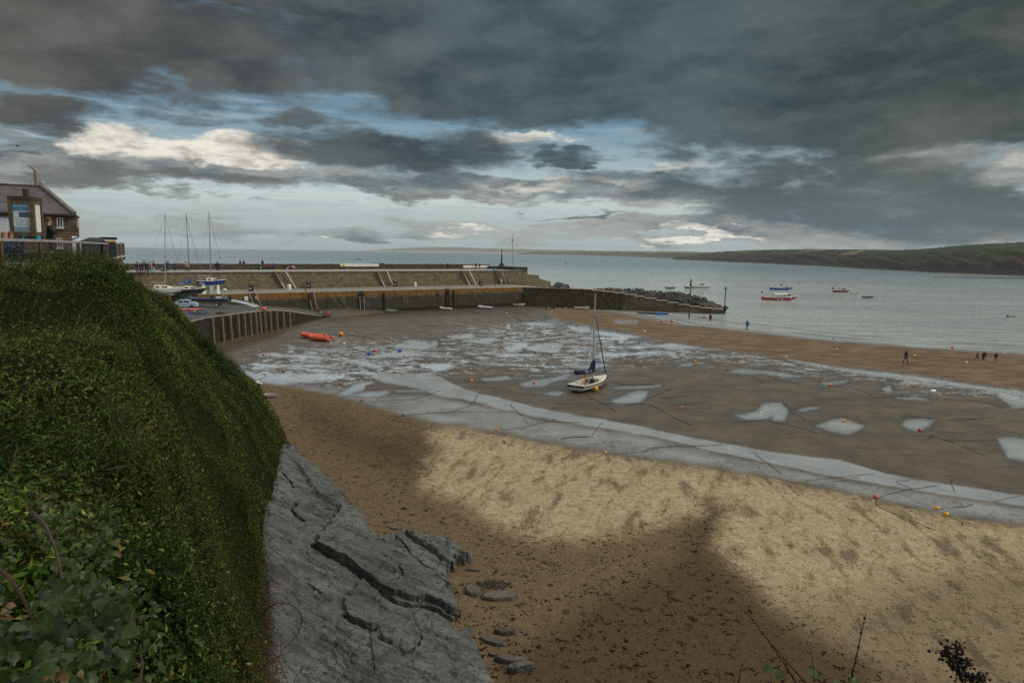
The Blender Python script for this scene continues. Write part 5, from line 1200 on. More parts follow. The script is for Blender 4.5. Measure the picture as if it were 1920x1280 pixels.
# ---- the grounded day boat in the middle
def dayboat():
    sp=G(1073,734.5); bp_=G(1127,722.5); d=(bp_.xy-sp.xy); L=6.5; rz=math.atan2(d.y,d.x)+.16
    c=sp.xy+d.normalized()*(L*.46)
    t=thing('sailing_boat','cream day sailing boat aground with navy sail cover and blue furled jib','sailing boat',(c.x,c.y,GZ-.04),rz)
    hm=hullmat('dayboat_paint',(.60,.57,.47),(.015,.065,.065),.30,(.02,.022,.028),.60,.68)
    hm2=hm
    kw=dict(tr=.82,sheer=.22,rise=.5,rake=.12,stern_lift=.22)
    H=.78; hb,A_=openhull(L,2.35,H,.06,**kw); hb.obj('hull',[hm2],t,True)
    # rubbing strake follows the sheer
    mb=MB(); 
    for s in (0,-1): mb.tube([r[s]+Vector((0,0,-.10)) for r in A_],.05,6)
    a,b_=A_[0][0],A_[0][-1]; mb.tube([a+Vector((-.02,0,-.10)),b_+Vector((-.02,0,-.10))],.05,6)
    mb.obj('rubbing_strake',mat('dark_strake',(.018,.018,.022),.45),t,True)
    deck(A_,.0,.06,7).obj('foredeck',M_cream,t,True)
    mb=MB()
    for r in A_[:8]: pass
    for s in (0,-1):
        R_=[]
        for r in A_[:8]:
            p=r[s]; inn=Vector((p.x,p.y*.72,p.z+.01)); R_.append([p+Vector((0,0,.015)),inn,inn+Vector((0,0,-.36))])
        mb.loft(R_,closed=False)
    mb.obj('side_deck',M_cream,t)
    MB().box((A_[0][0].x+.24,0,H+.03),(.44,1.85,.05)).obj('stern_deck',M_cream,t)
    MB().box((-.9,0,.42),(3.2,1.3,.04)).obj('cockpit_floor',M_inner,t)
    # cuddy front with openings
    mb=MB(); mb.box((.62,0,.70),(.06,1.5,.62)); mb.obj('bulkhead',M_cream,t)
    for y in (-.45,.45): MB().box((.585,y,.72),(.02,.40,.34)).obj('locker_door',mat('pale_yellow_door',(.55,.43,.17),.6,.15,4),t)
    MB().box((.56,.08,.56),(.04,.2,.26)).obj('blue_bag',mat('bag_blue',(.015,.05,.22),.7,.2,8),t)
    mb=MB(); mb.loft([[(-.55,-.42,.46),(.1,-.5,.46),(.1,.05,.46),(-.45,.0,.46)],[(-.35,-.34,.62),(.1,-.4,.98),(.1,.0,1.0),(-.3,-.05,.62)]]); mb.obj('spray_cover',M_navy,t)
    # mast, boom, cover
    ppm=c.y/1280; mh=(705-541)*ppm
    mx=.55; mz=H+.1
    MB().tube([(mx,0,mz-.3),(mx+.01,0,mz+mh*.5),(mx+.02,0,mz+mh)],[.095,.085,.06],8).obj('mast',M_alu,t,True)
    be=(-3.3,0,2.0); bs=(mx,0,1.62)
    MB().tube([bs,be],.06,6).obj('boom',M_alu,t,True)
    R_=[]
    for i in range(12):
        f=i/11; x=bs[0]+.14-(f)*3.95; z=1.60+.36*f; hgt=.46+1.25*max(0,1-f*4.0)**1.3; wd=.17+.06*(1-f)
        R_.append([(x,wd*math.cos(a_),z-.10+hgt*(.5+.5*math.sin(a_))) for a_ in [2*PI*k/10 for k in range(10)]])
    sc=MB().loft(R_).obj('sail_cover',M_navy,t,True)
    mb=MB()
    def glyph(x,segs,h=.19,w=.12):
        for (x0,z0,x1,z1) in segs:
            for s in (-1,):
                yy=-.235; zb=1.60+.36*((.67-x)/3.95)+.08
                mb.bar((x-x0*w,yy,zb+z0*h),(x-x1*w,yy,zb+z1*h),.035,.014)
    for k,x in enumerate((-1.62,-1.42,-1.23,-1.02,-.86)): glyph(x,[(0,0,0,1),(0,1,-.6,1),(-.6,.5,0,.5)] if k in(0,1) else ([(0,0,0,1),(-.6,0,-.6,1),(0,.5,-.6,.5)] if k==2 else [(0,0,0,1)]),.20)
    for x in (-.42,-.22): glyph(x,[(0,1,-.5,1),(-.5,1,-.5,.5),(-.5,.5,.1,0)],.2)
    mb.obj('cover_lettering',M_wht,sc)
    # furled jib on the forestay
    bow=A_[-1][0].lerp(A_[-1][-1],.5); fx=Vector((bow.x-.1,0,bow.z+.05)); ft=Vector((mx+.05,0,mz+mh*.80))
    MB().tube([fx+Vector((0,0,.05)),fx.lerp(ft,.3),fx.lerp(ft,.92)],[.06,.065,.03],8).obj('furled_jib',mat('jib_blue',(.02,.05,.13),.75,.3,6),t,True)
    MB().lathe([(.07,0),(.09,.02),(.09,.12),(.05,.16)],8,fx).obj('furling_drum',M_blk,t)
    for y in (-.98,.98): MB().tube([(mx-.1,y,H+.02),(mx,y*.1,mz+mh*.78)],.012,4).obj('shroud',M_wire,t)
    MB().tube([(-.95,.05,.46),(-1.15,.02,1.66)],.06,6).obj('mainsheet',mat('red_rope',(.50,.06,.045),.7,.2,8),t)
    MB().ball((-.93,.05,.5),.13,7,5).obj('sheet_block',mat('red_rope',(.50,.06,.045)),t)
    for x,y in ((-2.3,.75),(-1.9,-.85),(1.6,-.62)): MB().tube([(x,y,H),(x,y,H+.42)],.014,5).obj('stanchion',M_alu,t)
    MB().lathe([(.05,-.01),(.05,.01)],8,(0,0,0)).obj('drain',M_blk,t).matrix_local=Matrix.Translation((A_[0][0].x-.03,-.45,.52))@Matrix.Rotation(PI/2,4,'Y')
    MB().box((-2.95,.05,.18),(.05,.5,.45)).obj('rudder_stock',M_blk,t)
    MB().bar((2.2,-.5,.12),(2.9,-.75,-.02),.05).obj('anchor',M_blk,t)
    q=G(1117,733.5); o=MB().ball((0,0,0),.24,12,8,(1,1,1.25)).obj('fender',mat('buoy_yellow',(.72,.36,.015),.45,.15,3),None,True); o.location=(q.x,q.y,q.z+.26); o.rotation_euler=(.3,.5,0); tag(o,'yellow fender hanging at the bow of the grounded sailing boat','fender')
dayboat()
# ---- yachts standing in the yard
def yacht(px,py,z,rz,L,col,bot,label,masttop,keel,cover=None,pulpit=True,lift=1.0,mastx=.05,lean=0.0,name='yacht',wh=False):
    q=P(px,py,z); t=thing(name,label,'yacht',(q.x,q.y,z),rz,'yachts standing in the boat yard')
    H=1.25; z0=lift
    hm=hullmat(label[:12]+'_paint',col,bot,.42)
    kw=dict(tr=.72,sheer=.2,rise=.6,rake=.14,stern_lift=.25)
    hb,A_=deckhull(L,L*.33,H,**kw); h=hb.obj('hull',hm,t,True); h.location.z=z0
    d=deck(A_,.0,.08).obj('deck',M_cream,t,True); d.location.z=z0
    mb=MB(); cl=.46*L; x0=-.16*L; w=.105*L; R_=[]
    for x,ww,hh in ((x0,1,.52),(x0+.5,1,.58),(x0+cl*.55,.92,.52),(x0+cl*.85,.62,.34),(x0+cl,.35,.08)):
        R_.append([(x,-w*ww*1.15,H),(x,-w*ww*.85,H+hh),(x,0,H+hh+.07),(x,w*ww*.85,H+hh),(x,w*ww*1.15,H)])
    mb.loft(R_); cb=mb.obj('cabin',M_cream,t); cb.location.z=z0
    for s in (-1,1):
        for xx,ln,hh in ((x0+.55,.62,.26),(x0+1.45,.3,.2),(x0+1.95,.62,.18)):
            MB().box((xx,s*w*1.0,H+.30),(ln,.10,hh)).obj('window',M_glass,cb)
    MB().box((x0-.01,0,H+.28),(.06,.62,.5)).obj('companionway',mat('hatch_brown',(.10,.05,.03),.5,.3,4),cb)
    MB().box((x0-.9,0,H-.02),(1.5,L*.2,.05)).obj('cockpit',M_inner,t).location.z=z0
    mz=H+z0+.5; top=masttop-z; mxx=mastx*L
    MB().tube([(mxx,0,mz-.3),(mxx+lean*.5,0,(mz+top)/2),(mxx+lean,0,top)],[.085,.075,.055],8).obj('mast',M_brownspar if cover!='alu' else M_alu,t,True)
    MB().bar((mxx+lean*.5,-.75,mz+(top-mz)*.47),(mxx+lean*.5,.75,mz+(top-mz)*.47),.045).obj('spreader',M_alu,t)
    for s in (-1,1):
        MB().tube([(mxx-.1,s*L*.15,H+z0),(mxx+lean*.5,s*.75,mz+(top-mz)*.47),(mxx+lean,0,top-.4)],.016,4).obj('shroud',M_wire,t)
    bowx=A_[-1][0].x
    MB().tube([(bowx-.15,0,H*1.2+z0),(mxx+lean,0,top-.3)],.03 if cover else .016,5).obj('forestay',M_wire,t); MB().tube([(-L/2+.1,0,H+z0),(mxx+lean,0,top-.2)],.014,4).obj('backstay',M_wire,t)
    MB().ball((mxx+lean,0,top+.08),.10,6,5).obj('masthead_light',M_blk,t)
    if pulpit:
        for sx,xx in ((1,bowx-.1),(-1,-L/2+.1)):
            mb=MB(); zz=H*(1.2 if sx>0 else 1.05)+z0; wy=.35 if sx>0 else L*.12
            mb.tube([(xx-sx*.9,-wy-.1,zz),(xx-sx*.8,-wy-.1,zz+.6),(xx,-wy*.5,zz+.65),(xx,wy*.5,zz+.65),(xx-sx*.8,wy+.1,zz+.6),(xx-sx*.9,wy+.1,zz)],.03,5); mb.obj('pulpit' if sx>0 else 'pushpit',M_alu,t)
    if cover not in (None,'alu'):
        R_=[]
        for i in range(9):
            f=i/8; x=mxx+.15-f*2.6; hgt=.22+1.2*max(0,1-f*3.2)**1.2
            R_.append([(x,.15*math.cos(a_),mz+.55-f*.05+hgt*(.5+.5*math.sin(a_))) for a_ in [2*PI*k/8 for k in range(8)]])
        MB().loft(R_).obj('sail_cover',cover,t,True)
    else: MB().tube([(mxx,0,mz+.5),(mxx-2.4,0,mz+.62)],.05,6).obj('boom',M_alu,t)
    km=mat('antifouling_grey',(.33,.36,.33),.6,.2,2)
    if keel=='bilge':
        for s in (-1,1): MB().loft([[(-.5,s*.5,z0+.3),(.5,s*.5,z0+.3),(.5,s*.62,z0+.3),(-.5,s*.62,z0+.3)],[(-.35,s*.75,0),(.3,s*.75,0),(.3,s*.82,0),(-.35,s*.82,0)]]).obj('keel',km,t)
        for xx in (-L*.28,L*.24):
            for s in (-1,1): MB().loft([[(xx-.2,s*.55,z0+.42),(xx+.2,s*.55,z0+.42),(xx+.2,s*.7,z0+.42),(xx-.2,s*.7,z0+.42)],[(xx-.32,s*.95,0),(xx+.32,s*.95,0),(xx+.32,s*1.1,0),(xx-.32,s*1.1,0)]]).obj('leg',mat('white_shore_leg',(.62,.64,.58),.6,.15,3),t)
    else:
        MB().loft([[(-.9,-.16,z0+.25),(.8,-.16,z0+.25),(.8,.16,z0+.25),(-.9,.16,z0+.25)],[(-.6,-.1,0),(.5,-.1,0),(.5,.1,0),(-.6,.1,0)]]).obj('keel',keel,t)
        for xx in (-L*.25,L*.2): MB().box((xx,0,z0*.25),(.3,1.1,z0*.7)).obj('cradle',M_wood,t)
    # registration marks on the quarter
    mb=MB()
    for k in range(5): mb.box((-L*.42+k*.2,-L*.125-.02*k,H*.66),(.11,.04,.2))
    lt=mb.obj('hull_lettering',M_wht if col[0]<.3 else M_navy,t); lt.location.z=z0
    return t
M_kpink=mat('antifouling_red',(.26,.12,.08),.7,.25,2)
def ztop(px,py,Y): return PY(px,py,Y).z
rzy=.42
a=P(303,560,4.6); yacht(303,560,4.6,rzy,7.0,(.60,.61,.57),(.50,.51,.48),'white hulled yacht half hidden behind the scrub, leftmost of the three masts',ztop(314.5,402,a.y),M_kpink,'alu',True,.75,.10,.6)
yacht(354,565,3.9,rzy+.05,5.6,(.016,.018,.028),(.28,.15,.11),'black hulled yacht with a bright blue sail cover, between the white and the blue one',ztop(357,404,P(354,565,3.9).y),M_kpink,mat('cover_blue',(.015,.10,.36),.7,.2,5),True,1.15,.07,-.15)
yacht(396,550.5,QZ,rzy+.15,5.2,(.010,.035,.16),(.52,.56,.50),'royal blue yacht propped on pale shore legs above the notices',ztop(402.5,399,P(396,550.5,QZ).y),'bilge','alu',True,1.35,.02,.1)
# ---- inflatables
def rib(px,py,z,rz,L,W,r,tubec,label,cat='inflatable boat',console=False,engine=True,floor=M_inner,cover=None,trailer=False,group=None,ground=True,tilt=0,name='inflatable_boat'):
    q=P(px,py,z); zz=gz(q.x,q.y) if ground else z
    t=thing(name,label,cat,(q.x,q.y,zz),rz,group); z0=.85 if trailer else 0
    pts=[]
    for i in range(13):
        a_=-PI/2+PI*i/12; pts.append((L/2-W/2-r+math.cos(a_)*(W/2-r*.5)*1.5, math.sin(a_)*(W/2-r), z0+r+.12+.18*max(0,math.cos(a_))))
    pts=[(-L/2,-W/2+r,z0+r+.1)]+[(-L/2+.15,-W/2+r,z0+r+.1)]+pts+[(-L/2+.15,W/2-r,z0+r+.1),(-L/2,W/2-r,z0+r+.1)]
    rad=[r*.35]+[r]*(len(pts)-2)+[r*.35]
    MB().tube(pts,rad,10).obj('tube',tubec,t,True)
    mb,_=openhull(L*.9,W*.72,.42,.04,tr=.9,sheer=.3,rise=.6); o=mb.obj('hull',floor,t,True); o.location.z=z0
    MB().box((-L/2+.32,0,z0+.38),(.08,W*.62,.5)).obj('transom',M_blk,t)
    MB().box((-.1*L,0,z0+.45),(.25,W*.6,.06)).obj('thwart',M_wood,t)
    for s in (-1,1):
        mb=MB(); mb.tube([(x_,s*(W/2-.02),z0+r*2+.05+.05*math.sin(x_*9)) for x_ in np.linspace(-L*.35,L*.25,14)],.02,4); mb.obj('grab_line',M_blk,t)
    if console:
        MB().box((-.05*L,0,z0+.75),(.6,.7,.75),0,.8).obj('console',M_blk,t); MB().box((-.22*L,0,z0+.65),(.9,.5,.5),0,.9).obj('seat',M_wht,t)
        mb=MB(); mb.tube([(-L*.38,-W*.3,z0+.5),(-L*.36,-W*.28,z0+1.45),(-L*.36,W*.28,z0+1.45),(-L*.38,W*.3,z0+.5)],.05,6); mb.obj('arch',M_alu,t)
    if engine:
        e=thing('outboard_motor',None,None); e.parent=t; e.location=(-L/2+.1,0,z0+.5)
        MB().loft([[(-.32,-.16,.15),(.14,-.18,.15),(.14,.18,.15),(-.32,.16,.15)],[(-.36,-.18,.42),(.16,-.2,.42),(.16,.2,.42),(-.36,.18,.42)],[(-.24,-.12,.6),(.08,-.14,.6),(.08,.14,.6),(-.24,.12,.6)]]).obj('cowl',M_blk,e,True); MB().box((-.12,0,-.2),(.16,.12,.75)).obj('leg',M_blk,e)
    if cover: MB().loft([[(x_,-W*.42*w_,z0+r*1.6+h_),(x_,0,z0+r*2.4+h_+.12),(x_,W*.42*w_,z0+r*1.6+h_)] for x_,w_,h_ in ((-L/2,.9,.1),(-L*.2,1,.2),(-.02*L,1,.12))],closed=False).obj('cover',cover,t,True)
    if trailer:
        tr_=bpy.data.objects.new('trailer',None); COL.objects.link(tr_); tr_.parent=t
        mb=MB()
        for s in (-1,1): mb.bar((-L*.45,s*.5,.42),(L*.3,s*.5,.42),.1)
        mb.bar((L*.3,-.5,.42),(L*.62,0,.42),.1); mb.bar((L*.3,.5,.42),(L*.62,0,.42),.1); mb.bar((-L*.2,-.95,.36),(-L*.2,.95,.36),.1)
        for xx in (-L*.35,0,L*.25): mb.bar((xx,-.5,.5),(xx,.5,.5),.12)
        mb.obj('frame',M_grey,tr_)
        for s in (-1,1):
            o=MB().lathe([(.1,-.1),(.30,-.1),(.33,-.06),(.33,.06),(.30,.1),(.1,.1)],16).obj('wheel',M_blk,tr_,True); o.matrix_local=Matrix.Translation((-L*.2,s*1.0,.33))@Matrix.Rotation(PI/2,4,'X')
            h=MB().lathe([(.02,-.11),(.16,-.11),(.16,.11),(.02,.11)],12).obj('hub',M_wht,tr_); h.matrix_local=Matrix.Translation((-L*.2,s*1.0,.33))@Matrix.Rotation(PI/2,4,'X')
    return t
M_orange=mat('orange_hypalon',(.50,.055,.012),.5,.2,3); M_navyt=mat('navy_hypalon',(.014,.022,.055),.45,.2,3); M_greyt=mat('grey_hypalon',(.45,.46,.45),.55,.15,3); M_greent=mat('grey_green_hypalon',(.25,.29,.26),.5,.2,3); M_dkt=mat('slate_hypalon',(.045,.06,.075),.5,.2,3)
o=rib(602,638.5,GZ,2.75,4.1,2.0,.30,M_orange,'larger orange inflatable lying in front of the other on the mud',engine=False,group='orange inflatables')
o=rib(584,635.5,GZ,2.85,4.2,1.8,.29,M_orange,'orange inflatable with a pointed bow behind the larger orange one',engine=False,group='orange inflatables')
o.location.y+=1.2
q=P(393,578,3.6); rib(394,574,3.75,.1+PI,7.2,2.3,.30,M_navyt,'navy inflatable boat on a road trailer on the slipway',console=True,trailer=True,ground=False,floor=mat('rib_cream_hull',(.50,.47,.38),.35,.1,2))
rib(911,578.5,GZ,2.75,3.9,1.75,.24,M_greyt,'pale grey inflatable tender with a black outboard under the quay wall')
rib(836,580.5,GZ,2.85,3.0,1.5,.21,M_greyt,'small pale grey inflatable without a motor beneath the quay wall',engine=False)
rib(1216,585.5,GZ,-.12,5.2,2.0,.27,M_dkt,'slate grey inflatable boat pulled up by the breakwater',engine=False)
o=rib(1241,587.5,GZ,-.12,2.9,1.7,.26,mat('blue_tarpaulin',(.015,.07,.22),.6,.2,4),'bright blue covered inflatable touching the slate grey one by the breakwater',engine=False,cover=mat('blue_tarpaulin',(.015,.07,.22)))
rib(1627.5,558.5,0,.05,3.9,1.6,.25,M_dkt,'dark inflatable afloat, rightmost of the moored line',ground=False,engine=False)
rib(1293,540.5,0,.0,4.0,1.7,.25,M_blk,'black inflatable moored at the stern of the white cruiser',ground=False)
# ---- open dinghies
def dinghy(px,py,z,rz,L,B,H,col,label,ground=True,engine=False,roll=0,inner=M_inner,n_th=2,bot=None,name='dinghy'):
    q=P(px,py,z); zz=gz(q.x,q.y) if ground else z-.12
    t=thing(name,label,'dinghy',(q.x,q.y,zz),rz)
    hm=hullmat('dinghy_paint_%d'%int(px),col,bot or [x*.8 for x in col],.1)
    mb,A_=openhull(L,B,H,.04,tr=.75,sheer=.3,rise=.5); mb.obj('hull',hm,t,True)
    mb=MB()
    for s in (0,-1): mb.tube([r[s] for r in A_],.035,5)
    mb.obj('gunwale',M_wood if col[0]>.4 and engine is False else M_blk,t)
    for k in range(n_th): MB().box((-L*.28+k*L*.3,0,H*.72),(.22,B*.86,.04)).obj('thwart',M_wood,t)
    mb=MB(); mb.box((0,0,.12),(L*.7,B*.5,.03)); mb.obj('floor',inner,t)
    if engine: MB().loft([[(-L/2-.35,-.14,H+.05),(-L/2+.05,-.15,H+.05),(-L/2+.05,.15,H+.05),(-L/2-.35,.14,H+.05)],[(-L/2-.25,-.1,H+.42),(-L/2,-.1,H+.42),(-L/2,.1,H+.42),(-L/2-.25,.1,H+.42)]]).obj('outboard_motor',M_blk,t); 
    t.rotation_euler.x=roll; return t
dinghy(736,585.5,GZ,-.35,3.0,1.35,.55,(.33,.38,.34),'grey green dinghy heeled over beside the weedy bank',roll=.28)
dinghy(972,572.8,GZ,-.06,3.3,1.4,.6,(.70,.70,.66),'clean white dinghy on the mud at the breakwater corner')
dinghy(1091,578.6,GZ,.02,3.6,1.4,.6,(.60,.57,.48),'cream dinghy on the sand below the breakwater posts')
dinghy(492,745,GZ,.12,2.9,.95,.30,(.62,.63,.66),'low white dinghy on the sand at the edge of the scrub',n_th=1)
o=dinghy(1001.5,699,GZ,2.6,1.5,.9,.36,(.30,.32,.34),'small upturned pale dinghy on the mud behind the grounded sailing boat',n_th=0); o.rotation_euler.x=PI*.93; o.location.z+=.38
dinghy(1257,540.8,0,.1,4.2,1.6,.6,(.02,.10,.10),'teal open boat moored beyond the rock armour',False,True,inner=mat('dark_inside',(.03,.05,.05),.6))
dinghy(1604,552.2,0,.05,3.5,1.4,.5,(.60,.58,.50),'white tender moored between the red fishing boat and the dark inflatable',False,True)
dinghy(1898,594,0,.0,2.3,1.1,.42,(.48,.47,.36),'cream tender alone on the water at the far right',False)
# ---- motor boats afloat
def motorboat(name,px,py,rz,L,B,H,col,bot,label,kind,cat):
    q=P(px,py,0); t=thing(name,label,cat,(q.x,q.y,-.25),rz); hm=hullmat(name+'_%d_paint'%px,col,bot,.38)
    hb,A_=openhull(L,B,H,.06,tr=.85,sheer=.45 if kind!='cruiser' else .3,rise=.6,rake=.10); hb.obj('hull',hm,t,True)
    deck(A_,.35,.03,0,None).obj('deck',M_inner,t)
    mb=MB()
    for s in (0,-1): mb.tube([r[s] for r in A_],.06,5)
    mb.obj('gunwale',M_wht if kind!='cruiser' else M_wht,t)
    def cabin(x0,x1,w,z0,h,m,ins=.12,name_='wheelhouse',win=True,nwin=3):
        c=MB().loft([[(x0,-w,z0),(x1,-w*.9,z0),(x1,w*.9,z0),(x0,w,z0)],[(x0+ins*.3,-w*.93,z0+h),(x1-ins*2.5,-w*.8,z0+h),(x1-ins*2.5,w*.8,z0+h),(x0+ins*.3,w*.93,z0+h)]]).obj(name_,m,t)
        MB().box(((x0+x1)/2-ins,0,z0+h+.04),(x1-x0-ins,w*2.02,.08)).obj('roof',M_wht,c)
        if win:
            dx=(x1-x0-.5)/nwin
            for s in (-1,1):
                for k in range(nwin): MB().box((x0+.3+dx*(k+.5)-.1,s*w*.94,z0+h*.66),(dx*.72,.10,h*.38)).obj('window',M_glass,c)
            MB().box((x1-ins*1.35,0,z0+h*.66),(.10,w*1.4,h*.40),0,1,0,-.25).obj('windscreen',M_glass,c)
        return c
    if kind=='passenger':
        cabin(L*.20,L*.36,B*.36,H*.9,1.35,M_wht,.14,'wheelhouse',True,1)
        for s in (-1,1):
            for x in np.linspace(-L*.15,L*.17,6): MB().bar((x,s*B*.42,H*.8),(x,s*B*.40,H+1.15),.13).obj('pillar',M_wht,t)
        R_=[]
        for x in (-L*.17,0,L*.19): R_.append([(x,-B*.46,H+1.1),(x,-B*.40,H+1.28),(x,0,H+1.36),(x,B*.40,H+1.28),(x,B*.46,H+1.1),(x,0,H+1.12)])
        MB().loft(R_).obj('canopy',M_wht,t)
        for x in (-.06*L,.06*L): MB().box((x,-B*.47,.62),(.7,.06,.26)).obj('life_ring_panel',M_cream,t)
        f=MB().tube([(-L*.47,0,H),(-L*.49,0,H+1.9)],.04,5).obj('flagstaff',M_wht,t); MB().loft([[(-L*.49,0,H+1.85),(-L*.49,0,H+1.35)],[(-L*.52,.1,H+1.8),(-L*.52,.1,H+1.3)],[(-L*.555,-.05,H+1.82),(-L*.555,-.05,H+1.32)]],closed=False).obj('ensign',mat('ensign_red',(.40,.04,.05),.8,.3,4),t)
        MB().box((-L*.3,0,H*.85),(L*.2,B*.6,.35)).obj('bench',M_blk,t)
        MB().tube([(L*.30,0,H+1.3),(L*.30,0,H+2.1)],.035,5).obj('mast',M_wht,t)
    if kind=='cuddy':
        cabin(L*.12,L*.30,B*.32,H*.85,.9,M_wht,.1,'wheelhouse',True,1)
        MB().ball((L*.34,0,H+.35),.28,8,6).obj('buoy_float',mat('float_orange',(.6,.09,.02),.5),t,True)
        MB().tube([(L*.06,0,H*.5),(L*.06,0,H+1.7)],.05,5).obj('flagstaff',M_alu,t); MB().loft([[(L*.06,0,H+1.75),(L*.06,0,H+.95)],[(L*.02,.12,H+1.7),(L*.02,.12,H+.9)],[(-L*.03,-.05,H+1.7),(-L*.03,-.05,H+.9)]],closed=False).obj('flag',mat('flag_patchwork',(.28,.06,.12),.8,.9,3),t)
        MB().box((-.18*L,0,H*.8),(.8,B*.5,.4)).obj('engine_box',M_inner,t)
    if kind=='fishing':
        cabin(L*.16,L*.30,B*.30,H*.9,.8,mat('grey_wheelhouse',(.18,.17,.17),.5,.2,3),.1,'wheelhouse',True,1)
        MB().tube([(-L*.36,0,H*.6),(-L*.35,0,H+4.4)],.055,6).obj('mast',M_grey,t); MB().tube([(-L*.35,0,H+4.2),(-L*.5,0,H+.3)],.02,4).obj('stay',M_wire,t)
        MB().loft([[(-L*.52,-.02,H+.35),(-L*.52,-.02,H+1.15),(-L*.62,.02,H+1.05),(-L*.62,.02,H+.4)],[(-L*.52,.03,H+.35),(-L*.52,.03,H+1.15),(-L*.62,.07,H+1.05),(-L*.62,.07,H+.4)]]).obj('steadying_sail',mat('sail_navy',(.01,.025,.14),.8,.2,4),t)
        for x,h in ((-.24,.35),(-.14,.5),(-.02,.42),(.06,.6)): MB().lathe([(.25,H*.6),(.28,H+h*.4),(.2,H+h)],8,(x*L,.1,0)).obj('fish_bin',M_blk if x<0 else mat('deck_gear_red',(.22,.03,.025),.6,.2,4),t)
        MB().tube([(L*.30,0,H),(L*.28,0,H+1.5)],.04,5).obj('light_post',M_wht,t)
        MB().tube([(L*.1,-.3,H),(L*.18,-.3,H+1.2),(L*.06,-.3,H+1.4)],.06,5).obj('hauler',M_blk,t)
    if kind=='cruiser':
        c=cabin(-L*.12,L*.16,B*.38,H*.95,1.15,M_wht,.16,'wheelhouse',True,2)
        MB().loft([[(L*.12,-B*.36,H*.95),(L*.12,B*.36,H*.95),(L*.12,B*.3,H+.45),(L*.12,-B*.3,H+.45)],[(L*.4,-B*.14,H*1.1),(L*.4,B*.14,H*1.1),(L*.4,B*.1,H*1.2),(L*.4,-B*.1,H*1.2)]]).obj('foredeck_cabin',M_wht,t)
        mb=MB(); mb.tube([(L*.1,-B*.42,H*1.1),(L*.25,-B*.40,H+.75),(L*.46,-B*.12,H+.95),(L*.46,B*.12,H+.95),(L*.25,B*.40,H+.75),(L*.1,B*.42,H*1.1)],.03,5); mb.obj('pulpit',M_alu,t)
        MB().tube([(-L*.1,0,H+1.1),(-L*.1,0,H+1.9)],.04,5).obj('aerial',M_wht,t)
    if kind=='trawler':
        cabin(-L*.28,-L*.08,B*.36,H*.9,1.6,mat('grey_wheelhouse',(.18,.17,.17)),.14,'wheelhouse',True,2)
        MB().tube([(L*.18,0,H),(L*.22,0,H+3.2)],.07,5).obj('mast',M_grey,t)
    return t
motorboat('passenger_boat',1460,562.5,-.03,10.6,3.1,1.15,(.36,.014,.014),(.40,.38,.33),'red passenger boat with a white pillared canopy and ensign','passenger','boat')
motorboat('workboat',1464,543.6,-.06,8.8,2.7,1.25,(.015,.11,.34),(.40,.40,.38),'blue open boat with a white cuddy moored behind the red passenger boat','cuddy','boat')
motorboat('fishing_boat',1578,547.6,.12,7.0,2.5,1.0,(.30,.016,.014),(.10,.02,.02),'red fishing boat with a thin mast and small navy stern sail','fishing','boat')
motorboat('motor_cruiser',1314.5,539.5,-.08,8.2,2.8,1.1,(.66,.60,.56),(.40,.34,.32),'white motor cruiser moored beyond the black cone beacon','cruiser','boat')
motorboat('trawler',671,487,PI+.05,10.5,3.2,1.0,(.06,.08,.075),(.05,.05,.05),'distant grey green boat far out on the open sea','trawler','boat')
# ---- beacons in the water
q=P(1298.5,549,3.0); bc=thing('beacon','black and yellow beacon with two cone topmarks standing in the rock armour','beacon',(q.x,q.y+2.5,2.4)); ppm=(q.y+2.5)/1280
zt=PY(1298.5,523,q.y+2.5).z-2.4
MB().tube([(0,0,0),(0,0,zt*.30)],.16,8).obj('pole_base',M_blk,bc); MB().tube([(0,0,zt*.30),(0,0,zt*.58)],.15,8).obj('yellow_band',mat('beacon_yellow',(.42,.27,.03),.5,.2,3),bc)
MB().lathe([(.28,zt*.56),(.34,zt*.60),(.36,zt*.68),(.22,zt*.72),(.16,zt*.78)],10).obj('lantern_base',M_blk,bc,True); MB().lathe([(.1,zt*.76),(.1,zt*.82)],8).obj('spindle',mat('beacon_red',(.35,.05,.05),.5),bc)
MB().lathe([(.42,zt*.80),(.42,zt*.82),(.05,zt*.90)],12).obj('lower_cone',M_blk,bc); MB().lathe([(.36,zt*.90),(.36,zt*.915),(.03,zt)],12).obj('upper_cone',M_blk,bc)
q=P(1358,587.5,0); gb=thing('beacon','thin pole beacon with a green triangle topmark at the breakwater end','beacon',(q.x,q.y,-.5)); zt=PY(1358.5,536.5,q.y).z+.5
gz_=mat('green_pole',(.03,.10,.06),.6,.3,3)
MB().tube([(0,0,0),(0,0,zt*.35)],.17,8).obj('weedy_foot',mat('weed_black',(.014,.014,.010)),gb); MB().tube([(0,0,zt*.35),(.05,0,zt*.9)],.13,8).obj('pole',gz_,gb); MB().lathe([(.55,zt*.89),(.55,zt*.905),(.03,zt)],4,(.05,0,0)).obj('topmark',mat('topmark_green',(.012,.17,.075),.45,.2,3),gb)
q=G(1291.5,600); wp_=MB().tube([(0,0,-.3),(.03,0,.9),(.0,0,2.0)],[.15,.15,.12],7).obj('mooring_post',M_blk,None,True); wp_.location=(q.x,q.y,-.2); tag(wp_,'short dark post standing in the shallows left of the wading person','post')
